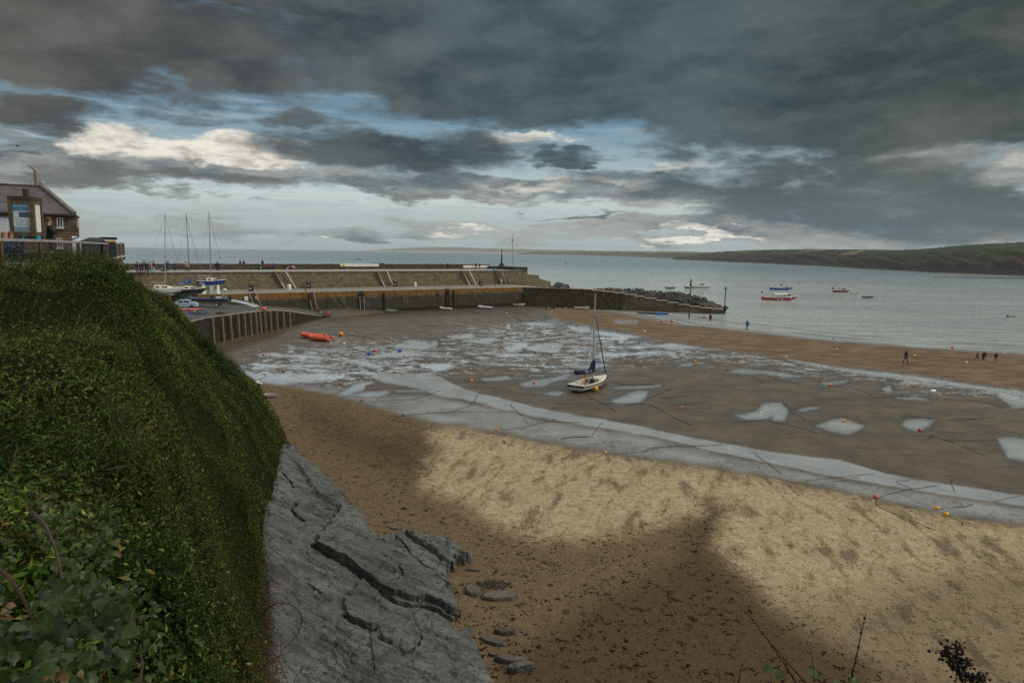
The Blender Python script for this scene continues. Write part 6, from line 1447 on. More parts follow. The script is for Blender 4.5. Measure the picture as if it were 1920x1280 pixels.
# ---- things in the yard
def pots():
    m=mat('pot_net_teal',(.015,.16,.13),.7,.3,6); k=0; base=P(348,567,3.75)
    frame=None
    spots=[(-1.9,0,0),(-1.1,0.1,0),(-.3,0,0),(.5,.1,0),(1.2,0,0),(-1.5,0,.48),(-.7,.05,.48),(.1,0,.48),(.9,0,.48),(-.6,0,.96),(.15,.05,.96),(.8,0,.96)]
    names=['bottom row far left','bottom row second','bottom row middle','bottom row fourth','bottom row far right','second row left','second row second','second row third','second row right','top row left','top row middle','top row right']
    for (x,y,z),nm in zip(spots,names):
        if frame is None:
            mb=MB()
            for yy in (-.26,.26): mb.tube([(.38,yy,0),(.36,yy,.3),(.2,yy,.45),(-.2,yy,.45),(-.36,yy,.3),(-.38,yy,0)],.035,5,closed=True)
            for xx,zz in ((.38,0),(-.38,0),(.36,.3),(-.36,.3),(0,.45)): mb.bar((xx,-.26,zz),(xx,.26,zz),.05)
            frame=mb.mesh('pot_frame',m)
            mb=MB()
            for i in range(6):
                f=-.3+.12*i
                mb.tube([(f,-.27,.02),(f+.1,-.27,.25),(f,-.27,.42)],.018,4); mb.tube([(f,.27,.02),(f+.1,.27,.25),(f,.27,.42)],.018,4); mb.tube([(f,-.26,.43),(f+.05,.26,.43)],.018,4)
            net=mb.mesh('pot_net',m)
        t=thing('lobster_pot','teal netted lobster pot, %s of the stack'%nm,'lobster pot',(base.x+x,base.y+y,3.75+z),.1*math.sin(x*7),'stacked lobster pots')
        link('frame',frame,t); link('net',net,t)
pots()
def car():
    q=P(349,577,3.9); t=thing('parked_car','pale blue car parked below the teal lobster pots','car',(q.x,q.y,3.85),.12+PI)
    m=mat('car_pale_blue',(.30,.38,.46),.25,.1,1,0,.6); R_=[]
    prof=[(-1.9,.35,.75),(-1.75,.3,.95),(-1.3,.28,1.02),(-.75,.28,1.42),(.1,.28,1.52),(.9,.28,1.46),(1.6,.28,1.08),(1.9,.33,.85)]
    for x,z0,z1 in prof:
        w=.80 if abs(x)<1.7 else .70; r_=.62 if z1>1.2 else .74
        R_.append([(x,-w,z0),(x,-w,min(z1,.9)),(x,-r_,z1),(x,r_,z1),(x,w,min(z1,.9)),(x,w,z0)])
    MB().loft(R_).obj('body',m,t)
    for s in (-1,1):
        for x,l in ((-.35,.85),(.62,.8)): MB().box((x,s*.735,1.15),(l,.06,.36),0,.9).obj('window',M_glass,t)
        for x in (-1.2,1.2):
            o=MB().lathe([(.05,-.09),(.29,-.09),(.31,-.05),(.31,.05),(.29,.09),(.05,.09)],14).obj('wheel',M_blk,t); o.matrix_local=Matrix.Translation((x,s*.74,.31))@Matrix.Rotation(PI/2,4,'X')
    MB().box((-1.02,0,1.22),(.08,1.15,.44),0,1,0,.85).obj('windscreen',M_glass,t); MB().box((1.32,0,1.27),(.08,1.1,.4),0,1,0,-.9).obj('rear_window',M_glass,t)
car()
q=P(355,584,4.0); k=thing('kayak','bright orange kayak lying in front of the pale blue car','kayak',(q.x,q.y,3.95),.05)
mb,_=deckhull(3.4,.85,.42,tr=.25,sheer=.3,rise=.5); mb.obj('hull',mat('kayak_orange',(.55,.09,.03),.4,.12,2),k,True); deck(_,.0,.10).obj('deck',mat('kayak_orange',(.55,.09,.03)),k,True); MB().lathe([(.25,.43),(.28,.50),(.22,.52)],12,(0,0,0),1.5,1).obj('cockpit_rim',M_blk,k)
def heap(px,py,z,w,d,h,m,label,seed,nm='net_heap',cat='nets',n=90):
    rr=random.Random(seed); mb=MB()
    for i in range(n):
        a_=rr.uniform(0,6.28); r_=rr.random()**.6; x,y=math.cos(a_)*r_*w,math.sin(a_)*r_*d; zz=h*(1-r_**1.6)*rr.uniform(.5,1); pts=[]
        for k in range(5): pts.append((x,y,max(.03,zz))); x+=rr.uniform(-.28,.28); y+=rr.uniform(-.22,.22); zz+=rr.uniform(-.12,.08)
        mb.tube(pts,.035,4)
    q=P(px,py,z); mb2=[]; 
    rings=[[(math.cos(a_)*w*.95*s,math.sin(a_)*d*.95*s,h*.82*zz) for a_ in [2*PI*k/16 for k in range(16)]] for s,zz in ((1,0),(.85,.45),(.55,.82),(.2,1))]
    mb.loft(rings); o=mb.obj(nm,m); o.location=(q.x,q.y,z); return tag(o,label,cat)
heap(377,590,4.1,1.25,.9,.85,mat('net_bluegrey',(.05,.075,.105),.8,.5,8),'heap of blue grey nets at the edge of the slipway wall',3)
heap(361,588.5,4.1,.7,.7,.55,mat('net_blue',(.02,.07,.24),.8,.4,8),'bright blue net bag between the kayak and the grey nets',4,'net_bag','nets',50)
heap(366,586,4.35,.28,.25,.45,mat('net_straw',(.34,.30,.12),.8,.3,8),'small straw yellow rope coil on the blue nets',8,'rope_coil','rope',24)
heap(414,588.3,4.1,.9,.35,.22,mat('rust_chain',(.06,.03,.025),.8,.3,8),'low heap of rusty chain on the slipway wall coping',6,'chain_heap','chain',40)
# spray of water thrown behind the trailer
def spray():
    r=np.random.default_rng(4); n=9000; o=P(411,568,3.9)
    f=r.random(n)**.8; base=np.array([o.x,o.y-.5,4.35]); L=8.2
    X=base[0]+f*L*.93+r.normal(0,.10,n)*(1+2*f); Yv=base[1]-f*1.0+r.normal(0,.35,n)*(.3+f); Z=base[2]+.35*f-1.15*f*f*1.2+np.abs(r.normal(0,.30,n))*(.25+1.1*f)*(1-f*.55); Z=np.maximum(Z,3.05-.9*f)
    s=r.uniform(.010,.030,n)
    D=np.array([[1,0,0],[0,1,0],[-1,0,0],[0,-1,0],[0,0,1],[0,0,-1]],float); V=(np.stack([X,Yv,Z],1)[:,None,:]+D[None]*s[:,None,None]).reshape(-1,3)
    f8=np.array([[0,1,4],[1,2,4],[2,3,4],[3,0,4],[1,0,5],[2,1,5],[3,2,5],[0,3,5]]); F=(np.arange(n)[:,None,None]*6+f8[None]).reshape(-1,3)
    m=mat('spray_water',(.75,.77,.78),.3,.03,1); tag(link('water_spray',npmesh('water_spray',V,F,m,True)),'jet of water spray thrown back from the boat trailer',kind='stuff')
    mb=MB(); q=[P(x,y,z) for x,y,z in ((414,578,3.7),(440,571,3.4),(500,578,3.2),(470,583,3.75),(420,586,4.0))]
spray()
q=G(421,546); fl=MB().ball((0,0,.3),.32,10,7,(1.6,.8,.9)).obj('float',M_wht,None,True); fl.location=(*P(421.5,546,QZ).xy,QZ); tag(fl,'small white float on the quay beside the blue yacht','float')
# ------------------------------------------------------------------ people: one skinned body each, with jacket and hair as parts
def skin_mesh(nodes, edges, name, mats, split=None, sub=2, root=0):
    me=bpy.data.meshes.new('tmp'); keys=list(nodes); me.from_pydata([nodes[k][0] for k in keys],[(keys.index(a),keys.index(b)) for a,b in edges],[])
    o=bpy.data.objects.new('tmp',me); COL.objects.link(o)
    mod=o.modifiers.new('s','SKIN'); mod.use_smooth_shade=True; mod.branch_smoothing=.6
    sv=me.skin_vertices[0].data
    for i,k in enumerate(keys):
        r=nodes[k][1]; sv[i].radius=(r,r) if not hasattr(r,'__len__') else r; sv[i].use_root=(i==root)
    ss_=o.modifiers.new('u','SUBSURF'); ss_.levels=sub; ss_.render_levels=sub
    dg=bpy.context.evaluated_depsgraph_get(); m2=bpy.data.meshes.new_from_object(o.evaluated_get(dg)); m2.name=name
    bpy.data.objects.remove(o); bpy.data.meshes.remove(me)
    m2.materials.clear()
    for m in mats: m2.materials.append(m)
    if split:
        for p in m2.polygons: p.material_index=split(p.center)
    else:
        for p in m2.polygons: p.material_index=0
    return m2
def pose(kind):
    """joint positions for a 1.72 m figure facing -Y"""
    J=dict(pelvis=((0,0,.95),(.155,.115)),waist=((0,0,1.08),(.135,.10)),chest=((0,-.01,1.30),(.165,.12)),neck=((0,0,1.46),.062),jaw=((0,-.03,1.535),(.068,.075)),head=((0,-.01,1.62),(.083,.098)),crown=((0,0,1.70),.055))
    for s,n_ in ((-1,'L'),(1,'R')):
        J['sh'+n_]=((s*.185,0,1.39),.070); J['el'+n_]=((s*.245,.03,1.12),.050); J['wr'+n_]=((s*.25,-.04,.89),.034); J['ha'+n_]=((s*.245,-.06,.80),(.022,.040)); J['fi'+n_]=((s*.235,-.08,.73),.016); J['th'+n_]=((s*.215,-.10,.80),.014)
        J['hp'+n_]=((s*.095,0,.88),.098); J['kn'+n_]=((s*.105,-.015,.50),.066); J['an'+n_]=((s*.11,.02,.09),.046); J['to'+n_]=((s*.125,-.13,.045),.042)
    def mv(k,d): J[k]=(tuple(a+b for a,b in zip(J[k][0],d)),J[k][1])
    def st(k,p): J[k]=(p,J[k][1])
    if kind=='walk':
        st('knL',(-.10,-.16,.52)); st('anL',(-.105,-.24,.12)); st('toL',(-.11,-.38,.09)); st('knR',(.10,.07,.50)); st('anR',(.105,.30,.14)); st('toR',(.11,.20,.03))
        st('elL',(-.24,.12,1.14)); st('wrL',(-.23,.10,.90)); st('haL',(-.225,.09,.81)); st('fiL',(-.22,.07,.74)); st('thL',(-.2,.06,.80)); st('elR',(.24,-.08,1.13)); st('wrR',(.21,-.24,.98)); st('haR',(.20,-.31,.94)); st('fiR',(.19,-.37,.91)); st('thR',(.17,-.31,.97))
        for k in ('chest','neck','jaw','head','crown'): mv(k,(0,-.05,0))
    if kind=='sit':
        for k in list(J):
            if k[:2] not in('kn','an','to'): mv(k,(0,0,-.48))
        for s,n_ in ((-1,'L'),(1,'R')): st('kn'+n_,(s*.12,-.42,.48)); st('an'+n_,(s*.12,-.44,.08)); st('to'+n_,(s*.13,-.58,.04)); st('el'+n_,(s*.25,-.05,.66)); st('wr'+n_,(s*.18,-.26,.56)); st('ha'+n_,(s*.14,-.33,.55)); st('fi'+n_,(s*.1,-.38,.54)); st('th'+n_,(s*.11,-.33,.6))
    if kind=='lean':
        for s,n_ in ((-1,'L'),(1,'R')): st('el'+n_,(s*.27,-.08,1.15)); st('wr'+n_,(s*.12,-.22,1.10)); st('ha'+n_,(s*.05,-.25,1.12)); st('fi'+n_,(s*-.01,-.26,1.14)); st('th'+n_,(s*.05,-.27,1.17))
    return J
BE=[('pelvis','waist'),('waist','chest'),('chest','neck'),('neck','jaw'),('jaw','head'),('head','crown')]+[(a+n_,b_+n_) for n_ in 'LR' for a,b_ in (('sh','el'),('el','wr'),('wr','ha'),('ha','fi'),('ha','th'),('hp','kn'),('kn','an'),('an','to'))]+[('chest','shL'),('chest','shR'),('pelvis','hpL'),('pelvis','hpR')]
M_skin=mat('skin',(.42,.25,.18),.5,.12,8)
_cl={}
def cloth(c):
    k=tuple(c)
    if k not in _cl: _cl[k]=mat('cloth_%d'%len(_cl),c,.85,.25,9,.15)
    return _cl[k]
POSES={}
for kd in ('stand','walk','sit','lean'):
    J=pose(kd); zs=J['pelvis'][0][2]
    def sp(c,zs=zs,kd=kd):
        if c.z>zs+.46: return 0
        if abs(c.x)>.185 and c.z<zs+.02 and kd!='sit': return 0
        if c.z<.09: return 2
        return 1
    body=skin_mesh(J,BE,'person',[M_skin,M_skin,M_skin],sp)
    JJ={k:(J[k][0],tuple(x+.024 for x in J[k][1]) if hasattr(J[k][1],'__len__') else J[k][1]+.022) for k in ('pelvis','waist','chest','shL','elL','wrL','shR','elR','wrR')}
    JJ['collar']=((J['neck'][0][0],J['neck'][0][1],J['neck'][0][2]-.02),.085)
    p=J['pelvis'][0]; JJ['hem']=((p[0],p[1],p[2]-.10),(.185,.145))
    je=[('hem','pelvis'),('pelvis','waist'),('waist','chest'),('chest','collar'),('chest','shL'),('shL','elL'),('elL','wrL'),('chest','shR'),('shR','elR'),('elR','wrR')]
    jk=skin_mesh(JJ,je,'jacket',[M_skin])
    h=Vector(J['head'][0]); hm=MB().ball(tuple(h+Vector((0,.022,.035))),.112,12,9,(.92,1.02,1.0))
    hood=hm.mesh('hair',[M_skin],True)
    hm=MB().ball(tuple(h+Vector((0,.022,.035))),.114,12,9,(.92,1.02,1.0)); hm.ball(tuple(h+Vector((0,.07,-.09))),.10,10,7,(1,.7,1.5)); longh=hm.mesh('long_hair',[M_skin],True)
    POSES[kd]=(body,jk,hood,longh)
DK=(.014,.014,.017)
def person(loc,label,coat=DK,legs=DK,hair=(.04,.025,.015),pose_='stand',rz=0.0,h=1.72,group=None,long=False,shoe=(.02,.02,.02),parent=None):
    b,j,hd,lh=POSES[pose_]
    o=bpy.data.objects.new('person',b); COL.objects.link(o)
    for i,m in enumerate((M_skin,cloth(legs),cloth(shoe))): o.material_slots[i].link='OBJECT'; o.material_slots[i].material=m
    c=bpy.data.objects.new('jacket',j); COL.objects.link(c); c.parent=o; c.material_slots[0].link='OBJECT'; c.material_slots[0].material=cloth(coat)
    k=bpy.data.objects.new('hair',lh if long else hd); COL.objects.link(k); k.parent=o; k.material_slots[0].link='OBJECT'; k.material_slots[0].material=cloth(hair)
    o.location=loc; o.rotation_euler=(0,0,rz); s=h/1.72; o.scale=(s,s,s)
    tag(o,label,'person',group); return o
def at(px,py,z):
    q=P(px,py,z); t,o=to(q); lim=op-.85 if z>6 else ow-1.3
    if o>lim:            # slide back towards the camera along the same sight line, off the wall foot
        d=(CAM.xy-q.xy).normalized(); k=(o-lim)/-d.dot(Nn); q=q+Vector((d.x*k,d.y*k,0))
    return (q.x,q.y,z)
RED=(.42,.03,.05); BLU=(.015,.06,.22); PNK=(.55,.14,.20); PUR=(.16,.05,.20); NAV=(.014,.022,.055); JN=(.22,.30,.42); TAN=(.30,.21,.12); GRN=(.02,.24,.10); WHT=(.62,.62,.62); TEAL=(.03,.20,.22)
g='walkers in the left crowd on the promenade'
L_=[(257,512.2,DK,(.05,.07,.11),'leftmost person of the promenade crowd, in dark coat and blue jeans',1.78),(260.5,511.6,(.03,.05,.07),(.04,.06,.09),'person in slate jacket tight behind the leftmost of the crowd',1.68),(264,511,(.05,.035,.03),DK,'fair haired person in brown coat third in the crowd',1.62),(267.6,510.6,DK,DK,'all black figure fourth in the promenade crowd',1.7),(271.2,510.4,(.05,.05,.06),TAN,'tallest of the crowd, dark top over tan trousers',1.92),(274.8,510.4,DK,DK,'bulky black figure between the tan trousers and the pink top',1.7),(278.4,510.3,(.03,.02,.03),DK,'short dark figure just left of the pink top',1.5),(283.3,510.2,(.50,.28,.28),JN,'person in pink top and pale jeans at the right of the crowd',1.72),(288.6,510,(.035,.02,.02),(.30,.38,.47),'rightmost of the crowd, dark top and light jeans',1.85)]
for x,y,c,l,lb,hh in L_: person(at(x,y,UZ),lb,c,l,h=hh*1.27,group=g,rz=random.uniform(-1,3),hair=(.30,.20,.10) if 'fair' in lb else (.03,.02,.015))
person(at(313,509.4,UZ),'person in dark green coat beside the left mast, with the blue hood next to them',(.02,.05,.06),(.03,.05,.06),h=2.2,rz=.4)
person(at(315.8,509.3,UZ),'person in royal blue hooded coat on the promenade behind the left mast',(.012,.05,.24),(.05,.06,.07),(.012,.05,.24),h=2.3,rz=.2)
person(at(327.2,508.4,UZ),'person in maroon coat alone on the promenade right of the left mast',(.05,.012,.022),DK,h=2.05,rz=2)
person(at(349.4,508.3,UZ),'person in salmon pink top behind the middle mast, arms folded',(.46,.22,.19),(.05,.05,.055),h=2.2,pose_='lean',rz=.1)
person(at(353.6,508.1,UZ),'person in cream top beside the salmon pink one',(.42,.36,.29),DK,h=2.0,long=True,rz=-.3)
person(at(407,507.5,UZ),'person in navy coat left of the pair by the right mast',NAV,(.02,.04,.06),h=2.1,rz=3)
person(at(410,507.4,UZ),'person in navy coat right of the pair by the right mast',(.012,.03,.06),(.02,.035,.05),h=2.05,rz=3.2)
def onwall(px,py,z): t,_=tz(px,py,op+.5); c=loc(t,op+.55); return (c.x,c.y,z)
person(onwall(450.3,493,PZ-.38),'person in dark coat and red scarf sitting on the parapet, left of two',(.06,.02,.035),(.30,.05,.08),pose_='sit',rz=PI*.9,h=1.85)
person(onwall(457,493,PZ-.38),'dark figure sitting on the parapet, right of two',DK,DK,pose_='sit',rz=PI*.9,h=1.85)
person(onwall(492,493,PZ-.38),'dark hooded figure sitting high on the parapet above a black bin',DK,DK,DK,'sit',rz=PI,h=2.0)
person(at(503.3,504.9,UZ),'person in crimson coat on the promenade above the left stairs',RED,DK,h=1.7,rz=2.6)
person(at(508,504.8,UZ),'person in purple coat between the crimson and the blue coat',PUR,(.12,.05,.02),h=1.5,rz=3.0)
person(at(512.3,504.9,UZ),'person in bright blue coat right of the purple coat',(.012,.09,.26),DK,h=1.75,rz=3.3)
person(at(532.6,506.3,UZ),'dark figure walking alone right of the left stairs',DK,DK,pose_='walk',rz=2.2,h=1.75)
g='group sitting on the promenade bench'
for x,c,l,lb in ((538,DK,WHT,'leftmost sitter on the bench, dark top over white trousers'),(541.8,(.40,.05,.06),NAV,'sitter in red top on the promenade bench'),(545.2,(.04,.06,.16),DK,'sitter in blue top on the promenade bench'),(549,(.30,.29,.28),DK,'rightmost sitter on the bench in pale grey')):
    t,_=tz(x,503,op-.3); c_=loc(t,op-.45); person((c_.x,c_.y,UZ-.02),lb,c,l,pose_='sit',rz=.6,group=g)
person(at(644.8,500.6,UZ+.02),'person in bright yellow green jacket at the long white panel',(.30,.62,.02),DK,(.30,.62,.02),h=2.0,rz=1.0)
person(at(839.6,501.0,UZ),'solitary person in black coat on the promenade left of the right hand panel',DK,DK,h=1.85,rz=2.9)
person(at(892,502.4,UZ),'broad person in black jacket before the right hand white panel',DK,(.05,.05,.055),h=1.85,rz=3.0)
person(at(899.3,502.4,UZ),'slimmer person in slate blue jacket next to the broad one',(.035,.06,.075),(.05,.06,.06),h=1.65,rz=3.0)
tR=tz(974.6,517,ow+4.5)
for x,c,lb,hh in ((974.8,(.40,.02,.05),'person in crimson coat behind the low parapet under the mast',1.8),(983,(.55,.10,.16),'child in pink behind the low parapet',1.35)):
    t,_=tz(x,512,op-.8); c_=loc(t,op-.2); ztp=PY(x,509.0 if hh>1.5 else 511.6,c_.y).z; person((c_.x,c_.y,ztp-hh),lb,c,DK,h=hh,hair=c,rz=2.5)
person(at(573,549.2,QZ),'person in pink coat on the quay edge at the left ladder top',(.42,.03,.14),DK,(.42,.03,.14),h=1.75,rz=2)
person(at(928,535.6,QZ),'person in dark navy on the quay right of the black bin',NAV,(.04,.04,.045),h=1.75,rz=1.4)
person(at(940.8,532.6,QZ),'person in long white coat at the foot of the railed stairs',WHT,(.45,.45,.45),h=1.72,rz=1,hair=(.03,.02,.02))
person(at(943.4,531.0,QZ),'person in black behind the white coat on the railed stairs',DK,DK,h=1.9,rz=2)
person(at(951.3,532.6,QZ),'person in black jacket left of the lifebuoy',DK,NAV,h=1.75,rz=1.2)
person(at(954.4,532.5,QZ),'person in grey white top touching the black jacket left of the lifebuoy',(.40,.42,.44),DK,h=1.7,rz=-1)
t,_=tz(580,552,-.6); c_=loc(t,-.85); person((c_.x,c_.y,3.5),'dark figure climbing the ladder from the quay',(.03,.025,.035),DK,h=1.65,rz=PI-.6)
person((*P(599.3,582,1.0).xy,1.55),'person in bright green top on the weedy steps',GRN,(.03,.05,.05),h=1.65,rz=.3)
person((*P(598.3,592,.5).xy,.55),'person in maroon top and jeans carrying a white bag at the slipway end',(.14,.02,.035),(.06,.10,.16),h=1.75,rz=1.2,pose_='walk')
b_=MB().loft([[(-.16,-.07,0),(.16,-.07,0),(.16,.07,0),(-.16,.07,0)],[(-.15,-.06,.3),(.15,-.06,.3),(.15,.06,.3),(-.15,.06,.3)],[(-.05,-.02,.42),(.05,-.02,.42),(.05,.02,.42),(-.05,.02,.42)]]).obj('shopping_bag',M_wht); q=P(601,591.5,.5); b_.location=(q.x+.05,q.y-.2,.95); tag(b_,'white carrier bag held by the person in maroon','bag')
person((*G(616.8,595.5),),'child in coral red at the edge of the mud',(.55,.06,.09),(.12,.03,.05),(.55,.06,.09),h=1.4,rz=1.2,pose_='walk')
person((*G(1024.5,583),),'adult in dark blue standing with a dog near the breakwater corner',NAV,DK,h=1.85,rz=1)
person((*G(1028.6,580.5),),'small child in turquoise beside the adult in dark blue',(.04,.26,.30),DK,h=1.2,rz=1.5)
person((*G(1331.6,605),),'person in dark jacket wading in the shallows',(.02,.018,.025),(.03,.03,.035),h=2.1,rz=2)
person((*G(1400.6,619),),'person in bright blue jacket standing at the waterline',(.015,.16,.34),(.04,.05,.06),(.25,.17,.08),h=2.05,rz=2.4)
person((*G(1697.6,682),),'hooded person in dark coat striding along the sandbar',(.03,.035,.045),(.02,.025,.03),(.07,.085,.10),pose_='walk',h=1.9,rz=-1.2,long=True)
g='youngsters playing on the sandbar'
person((*G(1831.4,675.5),),'youngster leaning forward at the left of the sandbar trio',(.06,.02,.022),DK,pose_='walk',h=1.3,rz=1.2,group=g)
person((*G(1842.2,675.5),),'youngster in black, left of the touching pair on the sandbar',DK,DK,h=1.25,rz=.4,group=g)
person((*G(1845.6,675.3),),'youngster in brown, right of the touching pair on the sandbar',(.07,.03,.03),(.05,.03,.025),h=1.25,rz=-.6,group=g)
person((*G(1866.2,678.5),),'youngster running apart at the right of the sandbar group',DK,(.05,.05,.055),pose_='walk',h=1.35,rz=-.9,group=g)
# ---- dogs
def dog(loc,label,col,rz,s=1.0):
    J=dict(rump=((.0,.30,.50),.11),mid=((0,.05,.49),.105),chest=((0,-.22,.50),.135),neck=((0,-.36,.62),.075),head=((0,-.45,.72),.078),muz=((0,-.58,.69),.040),t1=((0,.42,.56),.03),t2=((0,.55,.66),.018),eL=((-.05,-.43,.82),.018),eR=((.05,-.43,.82),.018))
    E=[('mid','rump'),('mid','chest'),('chest','neck'),('neck','head'),('head','muz'),('rump','t1'),('t1','t2'),('head','eL'),('head','eR')]
    for sx,n_ in ((-1,'L'),(1,'R')):
        J['hk'+n_]=((sx*.09,.24,.36),.065); J['hh'+n_]=((sx*.09,.36,.20),.034); J['hp'+n_]=((sx*.09,.31,.03),.034); J['fe'+n_]=((sx*.09,-.20,.33),.05); J['fw'+n_]=((sx*.09,-.23,.17),.032); J['fp'+n_]=((sx*.09,-.26,.03),.034)
        E+=[('rump','hk'+n_),('hk'+n_,'hh'+n_),('hh'+n_,'hp'+n_),('chest','fe'+n_),('fe'+n_,'fw'+n_),('fw'+n_,'fp'+n_)]
    m=skin_mesh(J,E,'dog',[cloth(col)],None,1,1); o=bpy.data.objects.new('dog',m); COL.objects.link(o); o.location=loc; o.rotation_euler=(0,0,rz); o.scale=(s,s,s); tag(o,label,'dog')
dog(at(551,505.4,UZ),'cream dog on the promenade at the end of the bench',(.45,.34,.20),-1.1,1.15)
dog((*G(1035.8,582.5),),'black dog near the adult in dark blue',DK,1.4,1.3); dog((*G(1034.2,585.5),),'small white dog in front of the black dog',(.5,.48,.44),1.9,.55)
dog(at(639.3,500.8,UZ),'small dark dog beside the yellow green jacket',(.03,.03,.04),1.2,.9)
# ---- birds
def gull(loc,label,fly,rz,s=1.0,cols=((.55,.55,.55),(.18,.19,.21))):
    t=thing('seagull',label,'bird',loc,rz)
    MB().loft([[(x,r*math.cos(a_),z+r*.9*math.sin(a_)) for a_ in [2*PI*k/8 for k in range(8)]] for x,r,z in ((-.34,.015,.0),(-.2,.055,.0),(0,.085,0),(.14,.07,.02),(.22,.045,.06),(.28,.04,.07),(.33,.012,.06))]).obj('body',cloth(cols[0]),t,True)
    for sy in (-1,1):
        if fly: R_=[[(.09,0,.04),(-.08,0,.05),(-.08,0,.02)],[(.12,sy*.28,.15),(-.07,sy*.28,.15),(-.06,sy*.28,.13)],[(.03,sy*.62,.09),(-.08,sy*.60,.09),(-.05,sy*.6,.08)],[(-.10,sy*.82,.02),(-.12,sy*.80,.02),(-.11,sy*.81,.015)]]
        else: R_=[[(.12,sy*.07,.03),(.0,sy*.09,.07),(.0,sy*.09,-.04)],[(-.2,sy*.06,.03),(-.22,sy*.07,.05),(-.22,sy*.07,-.02)],[(-.42,sy*.01,.0),(-.43,sy*.015,.01),(-.43,sy*.015,-.01)]]
        MB().loft(R_).obj('wing',cloth(cols[1]),t,True)
    MB().loft([[(.32,-.012,.055),(.32,.012,.055),(.32,0,.075)],[(.40,-.002,.05),(.40,.002,.05),(.40,0,.055)]]).obj('beak',cloth((.4,.25,.03)),t)
    if not fly:
        for sy in (-1,1): MB().tube([(0,sy*.03,-.06),(.0,sy*.03,-.2)],.01,4).obj('leg',cloth((.35,.2,.15)),t)
    t.scale=(s,s,s); return t
q=PY(32,273.5,62); g_=gull(tuple(q),'dark seagull gliding in the sky above the building',True,.3,.95,((.06,.06,.06),(.035,.035,.04))); g_.rotation_euler=(.12,.15,-1.2)
for x,y,lb in ((1080,613.5,'small dark bird left of the pair in the pool before the sandbar'),(1083.2,613,'small dark bird right of the pair in the pool before the sandbar')):
    q=G(x,y); gull((q.x,q.y,q.z+.2),lb,False,random.uniform(0,6),1.0,((.03,.03,.03),(.03,.03,.03)))
# ------------------------------------------------------------------ terrace: building, notice board, fence
def stonewall(name,e,base,t2): return stonemat(name,e,base,t2,.22,.55)
E1=Vector((-.842,-.54)); E2=Vector((-.54,.842)); C0=Vector((-33.3,52.0))
def bp(a,b_,z): q=C0+E1*a+E2*b_; return (q.x,q.y,z)
house=thing('stone_building','brown stone building with a grey hipped slate roof above the cliff','building',bp(4,3,12.5)); HL=Vector(house.location)
def hobj(mb,name,m,parent=None,smooth=False):
    for i,v in enumerate(mb.v): mb.v[i]=(v[0]-HL.x,v[1]-HL.y,v[2]-HL.z)
    return mb.obj(name,m,parent or house,smooth)
M_bstone=stonewall('building_stone',E1,(.125,.088,.058),(.10,.072,.048)); 
m,n,b=newmat('roof_slate'); p=n.pos(); u=n.dot(p,(E1.x,E1.y,0)); k=n.n.new('ShaderNodeTexBrick'); n.put(k.inputs['Vector'],n.xyz(u,n.math('MULTIPLY',n.sep(p)[2],1.0),0)); k.inputs['Scale'].default_value=1; k.inputs['Brick Width'].default_value=.42; k.inputs['Row Height'].default_value=.17; k.inputs['Mortar Size'].default_value=.012
n.put(k.inputs['Color1'],(.062,.056,.060)); n.put(k.inputs['Color2'],(.092,.083,.085)); n.put(k.inputs['Mortar'],(.055,.052,.054)); c=n.mix(n.ss(n.noise(p,.8,5,.6),.45,.7,0,.6),k.outputs['Color'],(.12,.105,.09)); n.put(b.inputs['Base Color'],c); b.inputs['Roughness'].default_value=.75; b.inputs['Specular IOR Level'].default_value=.12; n.put(b.inputs['Normal'],n.bump(k.outputs['Fac'],-.4,.05)); M_slate=m
EZ=16.72; RZ_=18.85
mb=MB(); w=[bp(0,0,0),bp(26,0,0),bp(26,8,0),bp(0,8,0)]; mb.prism([(x,y) for x,y,_ in w],11,EZ-.06); hobj(mb,'wall',M_bstone)
ov=.25
c_=[bp(-ov,-ov,EZ-.05),bp(26,-ov,EZ-.05),bp(26,8+ov,EZ-.05),bp(-.75,8+ov,EZ-.05),bp(1.8,4,RZ_),bp(26,4,RZ_)]
mb=MB(); mb.add([*c_],[(0,1,5,4),(2,3,4,5),(3,0,4),(0,3,2,1)]); rf=hobj(mb,'roof',M_slate)
mb=MB(); mb.tube([Vector(c_[4])-HL*0,Vector(c_[5])],.12,6); 
hobj(mb,'ridge_tiles',mat('dark_ridge',(.045,.042,.042),.7,.3,3),rf)
M_cope=mat('coping_stone',(.13,.115,.095),.8,.3,2,.3)
mb=MB(); mb.bar(Vector(c_[0])+Vector((0,0,.06)),Vector(c_[4])+Vector((0,0,.1)),.30,.22); hobj(mb,'coping',M_cope,rf)
mb=MB(); mb.bar(bp(-ov,-ov-.06,EZ-.12),bp(26,-ov-.06,EZ-.12),.12,.14); hobj(mb,'gutter',mat('gutter_dark',(.03,.028,.027),.5,.2,3),rf)
def win(a,z,w_,h_):
    f=bpy.data.objects.new('window',None); COL.objects.link(f); f.parent=house
    mb=MB()
    for da,dz,ww,hh in ((-w_/2,0,.07,h_),(w_/2,0,.07,h_),(0,h_/2-.035,w_,.07),(0,-h_/2+.035,w_,.07),(0,0,.05,h_)):
        q=bp(a+da,-.03,z+dz); mb.box(q,(ww,.09,hh),math.atan2(E1.y,E1.x))
    hobj(mb,'frame',mat('frame_paint',(.36,.35,.32),.5,.15,3),f); mb=MB(); mb.box(bp(a,.0,z),(w_-.08,.05,h_-.08),math.atan2(E1.y,E1.x)); hobj(mb,'pane',M_glass,f)
    mb=MB(); mb.box(bp(a,-.08,z-h_/2-.07),(w_+.16,.2,.12),math.atan2(E1.y,E1.x)); hobj(mb,'sill',mat('frame_paint',(.36,.35,.32)),f)
def wz(px,py): 
    d=ray(px,py); n2=E2; s=C0.dot(n2)/Vector((d.x,d.y)).dot(n2); q=CAM+d*s; return (q.xy-C0).dot(E1), q.z
